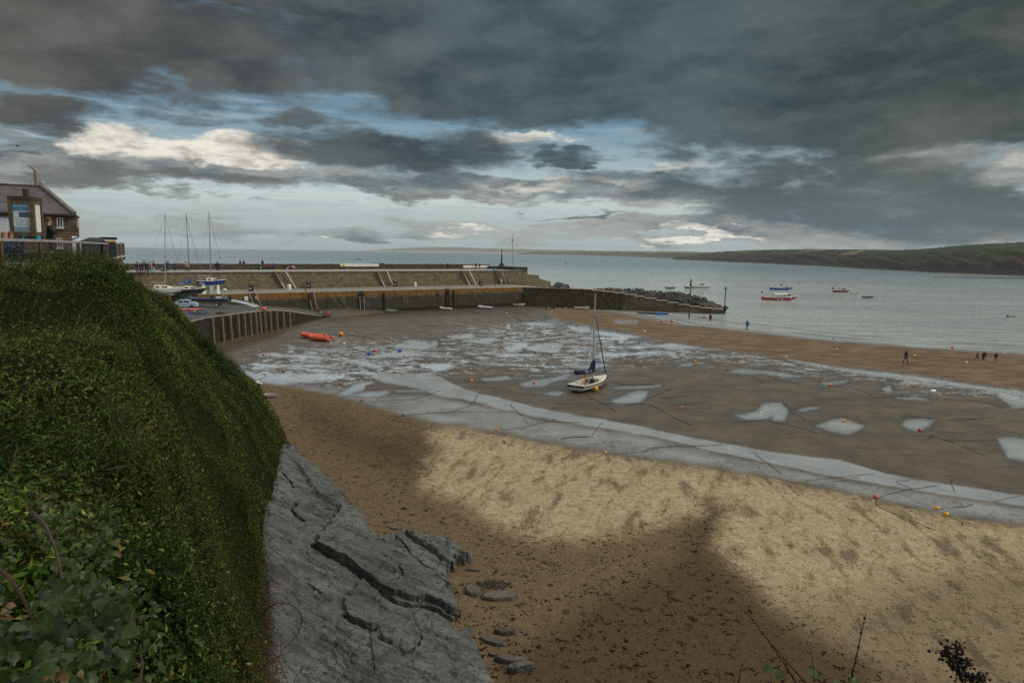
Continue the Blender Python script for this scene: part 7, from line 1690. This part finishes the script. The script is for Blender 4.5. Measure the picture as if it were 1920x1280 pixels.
a,z=wz(112.5,417); win(a,z,.34,.70); a,z=wz(112,455); win(a,z,.32,.7)
# oriel on the seaward side
mb=MB(); q=[bp(0,2.2,0),bp(0,5.0,0),bp(-.42,4.8,0),bp(-.42,2.4,0)]; mb.prism([(x,y) for x,y,_ in q],15.1,EZ-.1); bay=hobj(mb,'bay',M_bstone)
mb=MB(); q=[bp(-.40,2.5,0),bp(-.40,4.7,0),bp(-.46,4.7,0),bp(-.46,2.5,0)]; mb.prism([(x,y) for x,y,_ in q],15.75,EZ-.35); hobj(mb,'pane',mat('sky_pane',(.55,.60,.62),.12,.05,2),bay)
mb=MB(); mb.bar(bp(-.46,4.85,15.0),bp(-.46,4.85,EZ-.1),.12); mb.bar(bp(-.46,4.85,15.05),bp(0,4.85,14.8),.1); hobj(mb,'timber_post',M_wood,bay)
# lower pale slated lean-to at the left
a0,_=wz(21,400); mb=MB(); q0=[bp(a0,-.02,16.35),bp(a0+9,-.02,16.35),bp(a0+9,-1.6,14.2),bp(a0,-1.6,14.2),bp(a0,-.02,13),bp(a0+9,-.02,13),bp(a0+9,-1.6,13),bp(a0,-1.6,13)]
mb.add(q0,[(0,1,2,3),(3,2,6,7),(0,3,7,4),(1,5,6,2)]); 
m,n,b=newmat('pale_slate'); p=n.pos(); k=n.n.new('ShaderNodeTexBrick'); n.put(k.inputs['Vector'],n.xyz(n.dot(p,(E1.x,E1.y,0)),n.sep(p)[2],0)); k.inputs['Scale'].default_value=1; k.inputs['Brick Width'].default_value=.3; k.inputs['Row Height'].default_value=.13; k.inputs['Mortar Size'].default_value=.014; n.put(k.inputs['Color1'],(.27,.28,.31)); n.put(k.inputs['Color2'],(.36,.37,.40)); n.put(k.inputs['Mortar'],(.12,.12,.13)); n.put(b.inputs['Base Color'],k.outputs['Color']); b.inputs['Roughness'].default_value=.6
hobj(mb,'lean_to_roof',m)
# wind mast behind the ridge, gull on the ridge end
q=Vector(bp(2.9,6.5,17.6)); q=PY(67.5,352,q.y); wm=thing('wind_mast','thin brown mast with a wind vane behind the roof ridge','mast',(q.x,q.y,17.8)); H_=PY(67.5,319,q.y).z-17.8
MB().tube([(0,0,0),(0,0,H_)],.10,6).obj('pole',M_brownspar,wm); MB().tube([(0.05,0,H_-.05),(-.45,0,H_+.32),(-.55,0,H_+.40)],.03,5).obj('vane',M_blk,wm)
for dx in (-.9,.9): MB().tube([(0,0,H_-.1),(dx,0,.2)],.014,4).obj('stay',M_wire,wm)
q=Vector(bp(1.75,3.9,RZ_+.30)); gull(tuple(q),'seagull perched on the roof end of the stone building',False,.2,.9)
# terrace ground
FL=[(-21.6,15),(-18.6,25.1),(-20.3,28.8),(-24.1,40.0),(-29.6,52),(-34,62),(-60,80),(-60,15)]
def rl(px,py,Y): return PY(px,py,Y)
fpts=[rl(-140,446.5,21.5),rl(0,449.3,25.1),rl(74,451.2,28),rl(146,454,34),rl(189,456,40)]; f2=[rl(189,456,40),rl(199.5,456.2,42.6),rl(209,456.2,45.3),rl(217,456.2,48),rl(224,456.2,50.3),rl(231,456.3,52.5)]
poly=[(p.x,p.y) for p in fpts]+[(p.x,p.y) for p in f2[1:]]+[(-33.5,53.2),(-60,66),(-60,20)]
mb=MB(); mb.prism(poly,13.35,13.62); tag(mb.obj('terrace',deckmat('terrace_paving',(.16,.15,.135),(.22,.21,.19))),'paved cliff top terrace',kind='structure')
fence=thing('railing_fence','grey mesh panel fence with a timber top rail along the cliff top','fence',(fpts[2].x,fpts[2].y,13.6)); FLc=Vector(fence.location)
M_rail=mat('weathered_rail',(.26,.25,.23),.7,.25,2,.2); M_mesh=mat('galvanised_mesh',(.07,.072,.07),.5,.15,3,0,.5,.4); M_fpost=mat('brown_post',(.10,.06,.035),.7,.3,3)
def fobj(mb,name,m):
    for i,v in enumerate(mb.v): mb.v[i]=(v[0]-FLc.x,v[1]-FLc.y,v[2]-FLc.z)
    return mb.obj(name,m,fence)
for pts,bz in ((fpts,lambda i:13.62),(f2,lambda i:13.5+.02*i)):
    for i in range(len(pts)-1):
        a,b_=pts[i],pts[i+1]; fobj(MB().bar(a,b_,.12,.10),'rail',M_rail)
        L=(b_-a).length; mb=MB(); ns=max(2,int(L/.16))
        z0a,z0b=bz(i)+.08,bz(i+1)+.08
        for k in range(ns+1):
            f=k/ns; q=a.lerp(b_,f); z0=z0a+(z0b-z0a)*f; mb.bar((q.x,q.y,z0),(q.x,q.y,q.z-.05),.010)
        for k in range(6):
            f=k/5; mb.bar((a.x,a.y,z0a+(a.z-.06-z0a)*f),(b_.x,b_.y,z0b+(b_.z-.06-z0b)*f),.010)
        fobj(mb,'mesh_panel',M_mesh)
    for i,a in enumerate(pts): fobj(MB().bar((a.x,a.y,bz(i)-.3),(a.x,a.y,a.z+.01),.12),'post',M_fpost)
mb=MB()
for i in range(len(f2)-1): mb.bar((f2[i].x,f2[i].y,13.5+.02*i),(f2[i+1].x,f2[i+1].y,13.52+.02*i),.25,.12)
fobj(mb,'kerb',M_conc)
# retaining wall under the seaward end
rw=[(-22.6,37.5),(-24.0,40),(-25.2,42.5),(-26.5,45.5),(-27.9,48.5),(-29.2,51.0),(-31.0,53),(-35,55),(-40,57)]
mb=MB(); rings=[]
for i,(x,y) in enumerate(rw):
    j=.18*math.sin(i*2.1)
    rings.append([(x+2.2+j,y-.8,6),(x+1.15+j,y-.4,10.5),(x+.55+j*.6,y-.2,12.6),(x+.28,y-.1,13.3),(x-.1,y,13.50),(x-1.2,y+.5,13.5),(x-1.5,y+.5,6)])
mb.loft(rings); tag(mb.obj('retaining_wall',stonemat('retaining_stone',(.5,.86),(.085,.064,.038),(.065,.052,.032),.35,.8),None,True),'rounded brown retaining wall under the fence corner','wall')
# notice board kiosk
d=ray(55,440); d=Vector((d.x,d.y)).normalized(); lf=Vector((d.y*-1,d.x)); Yk=31.5
q=PY(52,441,Yk); ang=math.radians(22); nf=(-d)*math.cos(ang)+lf*math.sin(ang); ux=Vector((-nf.y,nf.x))  # ux: viewer's right on the front face
nb_=thing('notice_board','timber framed three sided notice board with a slab roof behind the fence','notice board',(q.x,q.y,13.62),math.atan2(ux.y,ux.x))
s=.86; zb=q.z-13.62+.05; zt=PY(52,377,Yk).z-13.62; M_tim=mat('mossy_timber',(.105,.078,.050),.8,.35,3,.4); M_slabm=mat('mossy_slab',(.062,.054,.032),.9,.4,3,.5)
# local: x right along front face, y = away from viewer
for x,y in ((-s/2,-s/2),(s/2,-s/2),(s/2,s/2),(-s/2,s/2)): MB().bar((x,y,0),(x*1.02,y*1.02,zt),.17 if (x>0 and y<0) else .13).obj('post',M_tim,nb_)
for z in (zb,zt-.07):
    for a_,b_ in (((-s/2,-s/2),(s/2,-s/2)),((s/2,-s/2),(s/2,s/2))): MB().bar((*a_,z),(*b_,z),.10,.13).obj('frame_rail',M_tim,nb_)
MB().box((0,0,zt+.10),(s+.14,s+.14,.16)).obj('slab_roof',M_slabm,nb_); MB().box((.10,-.1,zt+.34),(.20,.2,.36)).obj('finial_post',M_slabm,nb_)
pf=bpy.data.objects.new('poster',None); COL.objects.link(pf); pf.parent=nb_; y0=-s/2-.005; ph=zt-zb-.2; zc=(zt+zb)/2
MB().box((-.02,y0,zc),(s-.22,.03,ph)).obj('sheet',mat('poster_pale',(.50,.53,.55),.35,.12,5),pf)
def blk(x0,x1,z0,z1,c,nm): MB().box(((x0+x1)/2*(s-.24)-.02,y0-.022,zc-ph/2+ph*(z0+z1)/2),((x1-x0)*(s-.24),.006,ph*(z1-z0))).obj(nm,mat('print_%s_%d'%(nm,int(z0*100)),c,.4,.25,14),pf)
blk(-.5,.5,.90,.99,(.06,.20,.30),'banner'); blk(-.5,.5,.72,.875,(.05,.16,.25),'banner'); blk(-.12,.5,.50,.68,(.035,.075,.13),'photo'); blk(-.45,-.15,.50,.70,(.48,.50,.50),'text_block'); blk(-.3,.4,.24,.44,(.36,.39,.42),'map'); blk(-.5,.5,.02,.17,(.18,.25,.33),'footer')
MB().box((s/2+.005,0,zc),(.03,s-.22,ph)).obj('side_panel',mat('side_sheet',(.60,.61,.55),.35,.06,3),nb_)
# dark bin shelter behind the fence
q=PY(186,470,43.5); bs=thing('bin_shelter','black bin shelter with pitched lids and a yellow strip behind the fence','shelter',(q.x,q.y,13.62),.55)
zt_=PY(186,448.5,43.5).z-13.62
MB().box((0,0,zt_*.45),(1.85,1.3,zt_*.9)).obj('body',M_blk,bs)
MB().loft([[(-1.0,-.75,zt_*.88),(-1.0,.75,zt_*.88),(-.5,0,zt_+.10)],[(.35,-.75,zt_*.88),(.35,.75,zt_*.88),(.3,0,zt_+.10)]]).obj('lid',mat('lid_black',(.02,.021,.023),.7,.2,3,0,.15),bs)
MB().box((.55,.5,zt_+.06),(.95,.8,.16)).obj('rear_lid',mat('lid_black',(.02,.021,.023)),bs); MB().box((.72,-.68,zt_*.9),(.42,.05,.10)).obj('yellow_strip',mat('strip_yellow',(.55,.28,.02),.5,.1,3),bs)
# people on the terrace
q=PY(94,452,30); person((q.x,q.y,13.63),'person in black coat leaning behind the notice board at the fence',DK,(.02,.02,.024),(.10,.06,.04),'lean',2.2,1.86)
q=PY(21,452,27.2); person((q.x,q.y,13.63-.02),'red haired woman in patterned navy top sitting behind the fence',(.028,.036,.07),(.02,.02,.03),(.20,.06,.018),'sit',1.4,1.62,None,True).location.z=PY(21,433,27.2).z-1.29*1.62/1.72
q=PY(8,452,27.6); person((q.x,q.y,13.6),'fair haired woman partly hidden behind the red haired one',(.03,.035,.05),DK,(.24,.13,.045),'sit',1.2,1.6,None,True).location.z=PY(8,433.5,27.6).z-1.29*1.6/1.72
q=PY(60,452,28.5); tt=thing('picnic_bag','black shoulder bag with turquoise ends on the bench behind the fence','bag',(q.x,q.y,14.42)); MB().box((0,0,.14),(.5,.2,.28),0,.9).obj('body',M_blk,tt); 
for sx in (-1,1): MB().box((sx*.28,0,.14),(.07,.21,.26)).obj('end_panel',mat('turquoise_cloth',(.02,.24,.32),.7,.2,6),tt)
q=PY(40,456,28.2); bn=thing('bench','timber bench behind the fence carrying the seated women','bench',(q.x,q.y,13.62),.95)
MB().box((-.2,0,.42),(2.6,.4,.06)).obj('seat',M_wood,bn)
for x in (-1.3,.9): MB().box((x,0,.2),(.08,.36,.4)).obj('leg',M_wood,bn)
# ------------------------------------------------------------------ mooring buoys
BC={'red':(.62,.020,.015),'coral':(.62,.075,.04),'orange':(.66,.20,.012),'yellow':(.62,.36,.015),'white':(.62,.60,.54),'navy':(.015,.02,.06),'lime':(.30,.50,.02),'black':(.012,.012,.013),'pink':(.60,.22,.19),'blue':(.02,.10,.34),'green':(.02,.18,.08),'rust':(.30,.13,.03)}
def buoy(px,py,c,d,label,barrel=False,ground=True,stem=True):
    q=G(px,py) if ground else P(px,py,0)
    r=d/2*q.y/1280; r=max(r,.11)
    t=thing('mooring_buoy',label,'buoy',(q.x,q.y,q.z-.04),random.uniform(0,6.28))
    m=mat('buoy_'+c,BC[c],.42,.22,4)
    if barrel:
        o=MB().lathe([(r*.86,-r*1.1),(r,-r*1.0),(r*.94,-r*.3),(r,0),(r*.94,r*.3),(r,r*1.0),(r*.86,r*1.1)],14).obj('float',m,t,True); o.matrix_local=Matrix.Translation((0,0,r))@Matrix.Rotation(PI/2,4,'X')
    else: MB().ball((0,0,r),r,14,10,(1,1,.97)).obj('float',m,t,True)
    mb=MB(); mb.tube([(0,0,-.05 if ground else -.3),(r*.2,0,r*.22)],r*.5,7); mb.obj('weedy_base',mat('weed_black',(.014,.014,.010)),t)
    mb=MB(); mb.tube([(r*.22*math.cos(a_),0,2*r+r*.16+r*.22*math.sin(a_)) for a_ in [2*PI*k/8 for k in range(8)]],r*.07,4,True); mb.obj('ring',M_iron,t)
    return t
for b_ in [(485.8,661,'orange',4.2,'dull orange buoy at the left tip of the brightest pool'),(493.5,666.5,'navy',3.6,'dark navy buoy in the brightest pool by the scrub'),(505,662.5,'red',2.6,'tiny red buoy on the far rim of the brightest pool'),(507.5,669.5,'rust',4,'rusty buoy on the near rim of the brightest pool'),(437,687.5,'orange',5,'orange buoy peeping past the scrub edge'),(532,697,'rust',5,'rust brown buoy on the mud between two long pools'),
    (482,721,'white',9.5,'large white buoy where the wet mud meets the sand'),(488.5,721,'white',6,'smaller white buoy beside the large white one'),(639.5,630,'orange',9,'large orange yellow buoy right of the orange inflatables'),(645,646,'white',5,'white buoy in the pool below the large orange yellow buoy'),(639,720.5,'coral',5,'coral buoy on the smooth mud bank left of the channel'),
    (690,655,'black',2.6,'tiny black buoy left of the red one between the barrels'),(702,659.5,'red',5.2,'red buoy reflected in the pool between the two blue barrels'),(758.5,669,'orange',4.5,'orange buoy just below the right blue barrel'),(799.5,684.5,'yellow',4.5,'yellow buoy at the left end of the broad pool'),(861.5,629.5,'red',3.6,'red buoy in the thin far pool under the quay'),(791,620,'red',2,'pinprick red float on the far mud'),
    (892,638,'lime',3,'lime green buoy in the thin pools right of the red one'),(949.5,588,'white',2.4,'small white float above the pink one near the corner'),(953.5,594,'pink',2.8,'pink float on the dark mud by the breakwater corner'),(941,650,'orange',4.6,'orange buoy at the head of a black chain among bright pools'),(883,693.5,'yellow',3.8,'pale yellow buoy on a faint damp patch'),(884,715,'yellow',5.2,'yellow buoy with a chain to both sides on bare mud'),(1001,719.5,'red',5.4,'bright red buoy in the pool left of the grounded boat'),(1105,665.5,'white',4.6,'white buoy with a dark foot seen past the mast'),
    (1240,604,'coral',5,'coral buoy at the wet edge, left of two'),(1259.5,603.5,'coral',5.2,'coral buoy at the wet edge, right of two'),(1208.5,622.5,'white',3.6,'white buoy alone on the brown sandbar'),(1319.5,613,'yellow',4.2,'yellow buoy at the waterline left of the wading person'),(1317,632,'yellow',3,'small yellow buoy in the middle of the sandbar'),(1175,674.5,'pink',4,'pink buoy on the mud right of the furled jib'),(1299.5,678,'red',3.8,'small red buoy touching a yellow one'),(1303.8,678.5,'yellow',4,'small yellow buoy touching a red one'),
    (678,751.5,'coral',5.4,'coral red buoy where chain crosses onto the sand'),(931.5,806.5,'orange',5,'orange buoy on the pale sand edge below the channel'),(946,830.5,'green',3.4,'little green float on the pale sand'),(1135,849.5,'yellow',6,'golden yellow buoy on the pale sand edge in the middle'),(1361.8,694,'navy',3,'navy float on the mud left of a narrow pool'),(1389.3,641,'red',3.4,'red buoy on the sandbar under the blue jacket'),(1473.5,670,'white',3.8,'white buoy on the lower edge of the sandbar'),(1569.5,655.5,'white',3.2,'white buoy on the sandbar left of the striding person'),
    (1462,704.5,'white',3.4,'white buoy at the start of a looping chain'),(1426.5,775.5,'white',3.6,'white buoy in the wing shaped pool'),(1556.8,723,'orange',6,'orange buoy at the tip of a thin pool on the right'),(1582.2,791,'orange',6.2,'orange buoy in the rounded pool at right'),(1277.5,764.5,'orange',5,'orange buoy on bare mud right of the centre pool'),(1724,807.5,'red',6.6,'scarlet buoy on the rim of the right hand pool'),(1785.5,653,'red',5,'red buoy on the water edge near the youngsters'),(1715,668.5,'yellow',5,'yellow buoy right of the striding person'),(1812,681,'white',4.4,'white buoy left of the youngsters'),(1881,663,'white',3,'white float right of the youngsters'),
    (1641.5,933.5,'coral',9,'big coral red buoy on the pale sand edge'),(1757,954,'yellow',8,'yellow buoy on the wet edge, upper of the lower right pair'),(1774,966,'yellow',9.4,'yellow buoy on pale sand, lower of the lower right pair'),(1404,618.5,'yellow',3,'yellow float at the feet of the blue jacket'),(1061,579,'pink',3.4,'pink buoy on the sand left of the cream dinghy')]: buoy(*b_)
for b_ in [(691.5,665.5,'blue',6.4,'left blue barrel float in the pool'),(749.5,659.5,'blue',6.6,'right blue barrel float on the rim of the pool'),(757,779.5,'blue',4.2,'small blue canister at the chain end on the sand')]: buoy(*b_,barrel=True)
buoy(1320,596,'coral',5,'coral buoy afloat in the shallows left of the wading person',ground=False); buoy(1498,531,'orange',3.6,'orange float far out beyond the blue boat',ground=False); buoy(1061,494.5,'black',2.5,'tiny dark marker buoy on the far water',ground=False)
for px,py,z,c,d,lb in ((496,583,3.95,'coral',8,'large coral buoy on the slipway wall'),(481.5,583.5,4.0,'orange',4,'small orange buoy left of the large coral one on the slipway wall')):
    q=P(px,py,z); r=d/2*q.y/1280; t=thing('mooring_buoy',lb,'buoy',(q.x,q.y,z)); MB().ball((0,0,r),r,14,10).obj('float',mat('buoy_'+c,BC[c],.42),t,True); MB().tube([(0,0,2*r),(0,0,2*r+.1)],.05,6).obj('eye',M_iron,t)
# ------------------------------------------------------------------ ground chains and ropes on the mud
M_chain=mat('weedy_chain',(.018,.019,.013),.7,.5,6,.4); M_chg=mat('green_weed_chain',(.022,.034,.012),.7,.5,6,.4); M_thin=mat('dirty_rope',(.050,.042,.026),.85,.4,5)
def chain(pts,w,label,m=None,wig=.5,seed=None):
    rr=random.Random(str(pts)); q=[G(*p) for p in pts]; fine=[]
    for i in range(len(q)-1):
        L=(q[i+1]-q[i]).length; k=max(2,int(L/.5)); sd_=(q[i+1]-q[i]).cross(Vector((0,0,1))).normalized()
        for j in range(k):
            f=j/k; v=q[i].lerp(q[i+1],f)+sd_*(rr.uniform(-1,1)*.05+.16*math.sin(f*L*1.1+i*2.3)*math.sin(PI*f)*min(1,L/4)); v.z=gz(v.x,v.y)+.012; fine.append(v)
    v=q[-1]; v.z+=.012; fine.append(v)
    Yd=sum(v.y for v in fine)/len(fine); r=w*.50*Yd/1280/2
    o0=fine[0].copy(); lump=[r*(.75+.5*rr.random()) for _ in fine]
    mb=MB().tube([v-o0 for v in fine],lump,6); o=mb.obj('mooring_chain' if m is not M_thin else 'mooring_rope',m or M_chain,None,True); o.location=o0
    tag(o,label,'chain' if m is not M_thin else 'rope','ground chains and ropes on the harbour floor')
C_=[([(1645,934),(1662,927),(1700,919),(1740,913),(1757,910)],2.2,'thick weedy chain running right from the big coral buoy',M_chg),([(1712,917),(1692,910),(1682,905),(1684,901),(1706,900)],2.0,'hooked chain branch above the big coral buoy',None),([(1642,936),(1646,948),(1668,960),(1700,972),(1730,984),(1756,995)],2.4,'chain sweeping down the pale sand from the big coral buoy',M_chg),([(1680,968),(1705,978),(1720,988)],1.2,'thin line beside the sweeping chain on the pale sand',M_thin),
 ([(1760,954),(1790,951),(1806,950)],1.6,'line from the upper yellow buoy to a small anchor',None),([(1803,943),(1806,950),(1824,945)],2.4,'hooked anchor fluke on the wet edge at right',None),([(1777,967),(1796,975),(1804,980)],1.4,'line from the lower yellow buoy to a starfish shaped grapnel',None),([(1802,984),(1804,979),(1806,985)],2.2,'forked grapnel on the pale sand at right',None),
 ([(1133,851),(1120,857),(1100,867),(1085,872),(1079,880)],1.6,'line curling down the sand from the golden yellow buoy',M_thin),([(1137,850),(1170,850),(1205,847),(1235,840)],1.4,'line running right along the sand edge from the golden yellow buoy',M_thin),([(1214,841),(1250,837),(1300,837),(1355,834)],2.2,'dark chain lying along the wet flat below the channel',None),([(1052,822),(1075,819),(1098,819),(1104,820)],3.4,'short thick kelp covered chain in the lower wet flat',None),
 ([(1110,815),(1114,812),(1122,800),(1130,792)],1.6,'broken chain climbing from the kelp covered one',None),([(958,757),(966,768),(973,776)],2.2,'short green chain slanting into the channel',M_chg),([(972,776),(1000,784),(1028,790)],2.6,'weedy chain across the channel to the fork',M_chg),([(1028,790),(1060,792),(1090,792)],2.0,'straight chain right of the fork in the channel',None),([(1027,791),(1000,797),(965,804),(938,806)],1.5,'faint chain from the fork to the orange buoy on the sand edge',M_thin),([(985,782),(982,788),(990,793)],1.6,'hooked stub of chain below the channel fork',M_chg),
 ([(681,752),(700,753),(740,750),(775,749),(800,741),(826,732)],1.6,'long chain curving right from the coral red buoy',None),([(677,754),(668,760),(665,766),(640,769),(605,770)],1.4,'chain running left over the sand from the coral red buoy',M_thin),([(762,778),(800,775),(845,773),(862,766),(880,762),(890,752),(893,741)],1.9,'chain from the blue canister bending up into the channel',None),([(755,779),(742,783),(734,788),(748,790),(760,791)],1.5,'kinked chain below the blue canister on the sand',None),([(850,772),(900,773),(950,772)],1.2,'thin straight rope along the lower wet flat',M_thin),
 ([(486,711),(498,706),(497,702),(492,701)],1.8,'crooked black chain above the large white buoy',None),([(588,714),(632,712),(660,706),(688,698)],1.8,'dark chain along the near rim of the left pools',None),([(651,626),(672,631),(698,634)],2.6,'kelp covered chain right of the large orange yellow buoy',None),([(735,640),(752,643),(768,645)],2.4,'beaded chain across the middle far pool',None),([(822,648),(845,646),(872,645)],2.2,'beaded chain left of the lime green buoy',None),([(884,715),(868,713)],2.6,'short thick chain left of the yellow buoy on bare mud',None),([(886,715),(912,717),(909,723)],1.6,'chain with a kinked end right of the yellow buoy on bare mud',None),
 ([(884,694),(890,698),(906,701)],1.5,'short chain below the pale yellow buoy',None),([(943,651),(950,659),(949,662),(1000,662),(1027,661),(1034,667),(1027,670)],1.9,'long chain from the orange buoy ending in a zigzag',None),([(955,707),(985,703),(1020,700),(1060,697)],1.2,'thin chain past the upturned dinghy',None),([(1097,741),(1120,751),(1156,772)],1.5,'anchor line slanting away below the grounded boat',None),([(1040,757),(1110,756),(1180,757),(1206,757)],1.3,'straight chain across the mud below the grounded boat',None),([(1204,757),(1220,759),(1245,773),(1296,797)],2.0,'weedy chain descending right from the centre pool',M_chg),
 ([(1215,746),(1234,740),(1250,733),(1258,729)],2.4,'thick kelp chain above the centre pool, upper branch',None),([(1236,746),(1265,745),(1292,741)],2.0,'kelp chain above the centre pool, lower branch',None),([(1148,715),(1165,720),(1180,721),(1225,721)],1.4,'thin chain right of the grounded boat bow',None),([(1150,676),(1185,682),(1215,684)],1.4,'faint chain behind the furled jib',M_thin),([(1192,685),(1204,687)],3,'short black log like chain pile on the mud',None),([(1394,700),(1412,707),(1430,718)],1.5,'chain below the narrow pool at right',None),([(1461,706),(1453,708),(1452,712),(1475,716),(1494,718),(1497,725)],1.4,'looping chain below the white buoy at right',None),
 ([(1558,724),(1595,727),(1620,734),(1640,745)],1.6,'chain trailing right from the orange buoy at the thin pool',None),([(1641,746),(1680,743),(1698,742)],2.0,'dark chain along the thin right hand pool',None),([(1372,792),(1410,789),(1434,788)],1.8,'chain under the wing shaped pool, left half',None),([(1440,789),(1480,797),(1534,813)],1.6,'weedy chain under the wing shaped pool, right half',M_chg),([(1467,756),(1479,763),(1476,769)],2.2,'kinked black chain at the right of the wing shaped pool',None),([(1478,770),(1500,780),(1511,790)],1.6,'straight chain running down from the kinked black one',None),([(1479,769),(1500,765)],1.6,'short chain right of the kinked black one',None),
 ([(1712,819),(1720,817),(1745,818),(1790,830)],2.0,'chain below the scarlet buoy',M_chg),([(1742,822),(1745,817),(1750,816)],3.4,'lump of weed on the chain below the scarlet buoy',None),([(1685,782),(1706,781),(1748,784)],1.7,'arched chain above the right hand pool',None),([(1775,788),(1820,786),(1866,783)],1.6,'chain leading right from the right hand pool',None),([(1805,836),(1825,845),(1846,854)],1.6,'slanting chain on the dark mud at far right',None),([(1830,794),(1870,804),(1918,815)],1.2,'faint chain left of the far right lower pool',M_thin),([(1740,739),(1780,750),(1835,752),(1885,765)],1.5,'long chain from the white box towards the far right pool',None),([(1413,848),(1440,868),(1464,890)],1.8,'lone slanting chain on the wet flat',M_chg),
 ([(1512,901),(1560,896),(1600,892),(1640,888)],1.3,'thin rope along the wet flat above the pale sand',M_thin),([(1862,940),(1885,935),(1920,928)],1.5,'chain leaving the frame on the wet flat at right',None),([(1785,897),(1786,912),(1790,922)],2.0,'short upright green chain on the rippled flat',M_chg),([(846,560),(858,570),(868,580),(885,585),(900,587)],2.4,'heavy chain falling from the quay wall to the mud',None),([(963,594),(974,600),(977,606)],1.8,'chain with a weed knot near the pink float',None),([(1560,904),(1610,894)],1.0,'short thin rope on the wet flat below the lone chain',M_thin)]
for c in C_: chain(c[0],c[1],c[2],c[3])
q=G(1749,735); wb=thing('drum','white plastic drum lying on the mud at right','drum',(q.x,q.y,q.z),.4); o=MB().lathe([(.13,-.30),(.155,-.27),(.155,.27),(.13,.30)],12).obj('shell',M_wht,wb,True); o.matrix_local=Matrix.Translation((0,0,.13))@Matrix.Rotation(PI/2,4,'Y'); MB().lathe([(.05,0),(.05,.05)],8,(.1,0,.27)).obj('cap',M_blk,wb)
q=G(953,622); ns=thing('marker_board','pale square marker board on a stake among the far pools','sign',(q.x,q.y,q.z)); MB().box((0,0,.95),(.66,.05,.9)).obj('board',M_sign,ns); MB().bar((.0,.05,-.1),(0,.05,.6),.08).obj('stake',M_iron,ns)
for px,py,lb in ((1674,728,'left dark weedy stone near the small white pool'),(1715,726.5,'right dark weedy stone near the small white pool'),(1691,743,'first of two black stones in the thin pool'),(1703,744,'second of two black stones in the thin pool'),(1562,636,'dark stone in the shallows by the sandbar'),(1618,637.5,'small dark stone at the waterline right of the other')):
    q=G(px,py); o=bpy.data.objects.new('weedy_stone',BM[int(px)%7]); COL.objects.link(o); s_=2.6*q.y/1280; o.location=(q.x,q.y,q.z+s_*.2); o.scale=(s_*1.4,s_,s_*.6); o.rotation_euler=(0,0,px); tag(o,lb,'stone')
# reef across the bay
mb=MB(); rings=[]
for i in range(30):
    f=i/29; px=1755+f*260; py=519.6+f*4.6; q=P(px,py,0); w=2.0+6*math.sin(PI*min(1,f*.8)); h=.25+.55*mnoise.noise(Vector((i*.7,3,1)))**2+.25*f
    rings.append([(q.x,q.y-w*.5,-.3),(q.x,q.y,h*.7),(q.x,q.y+w*.7,h),(q.x,q.y+w*1.6,-.3)])
mb.loft(rings); tag(mb.obj('rock_reef',mat('reef_rock',(.022,.021,.017),.8,.4,.3,.3,obj=False),None,True),'low dark rock reef in the water under the headland',kind='structure')
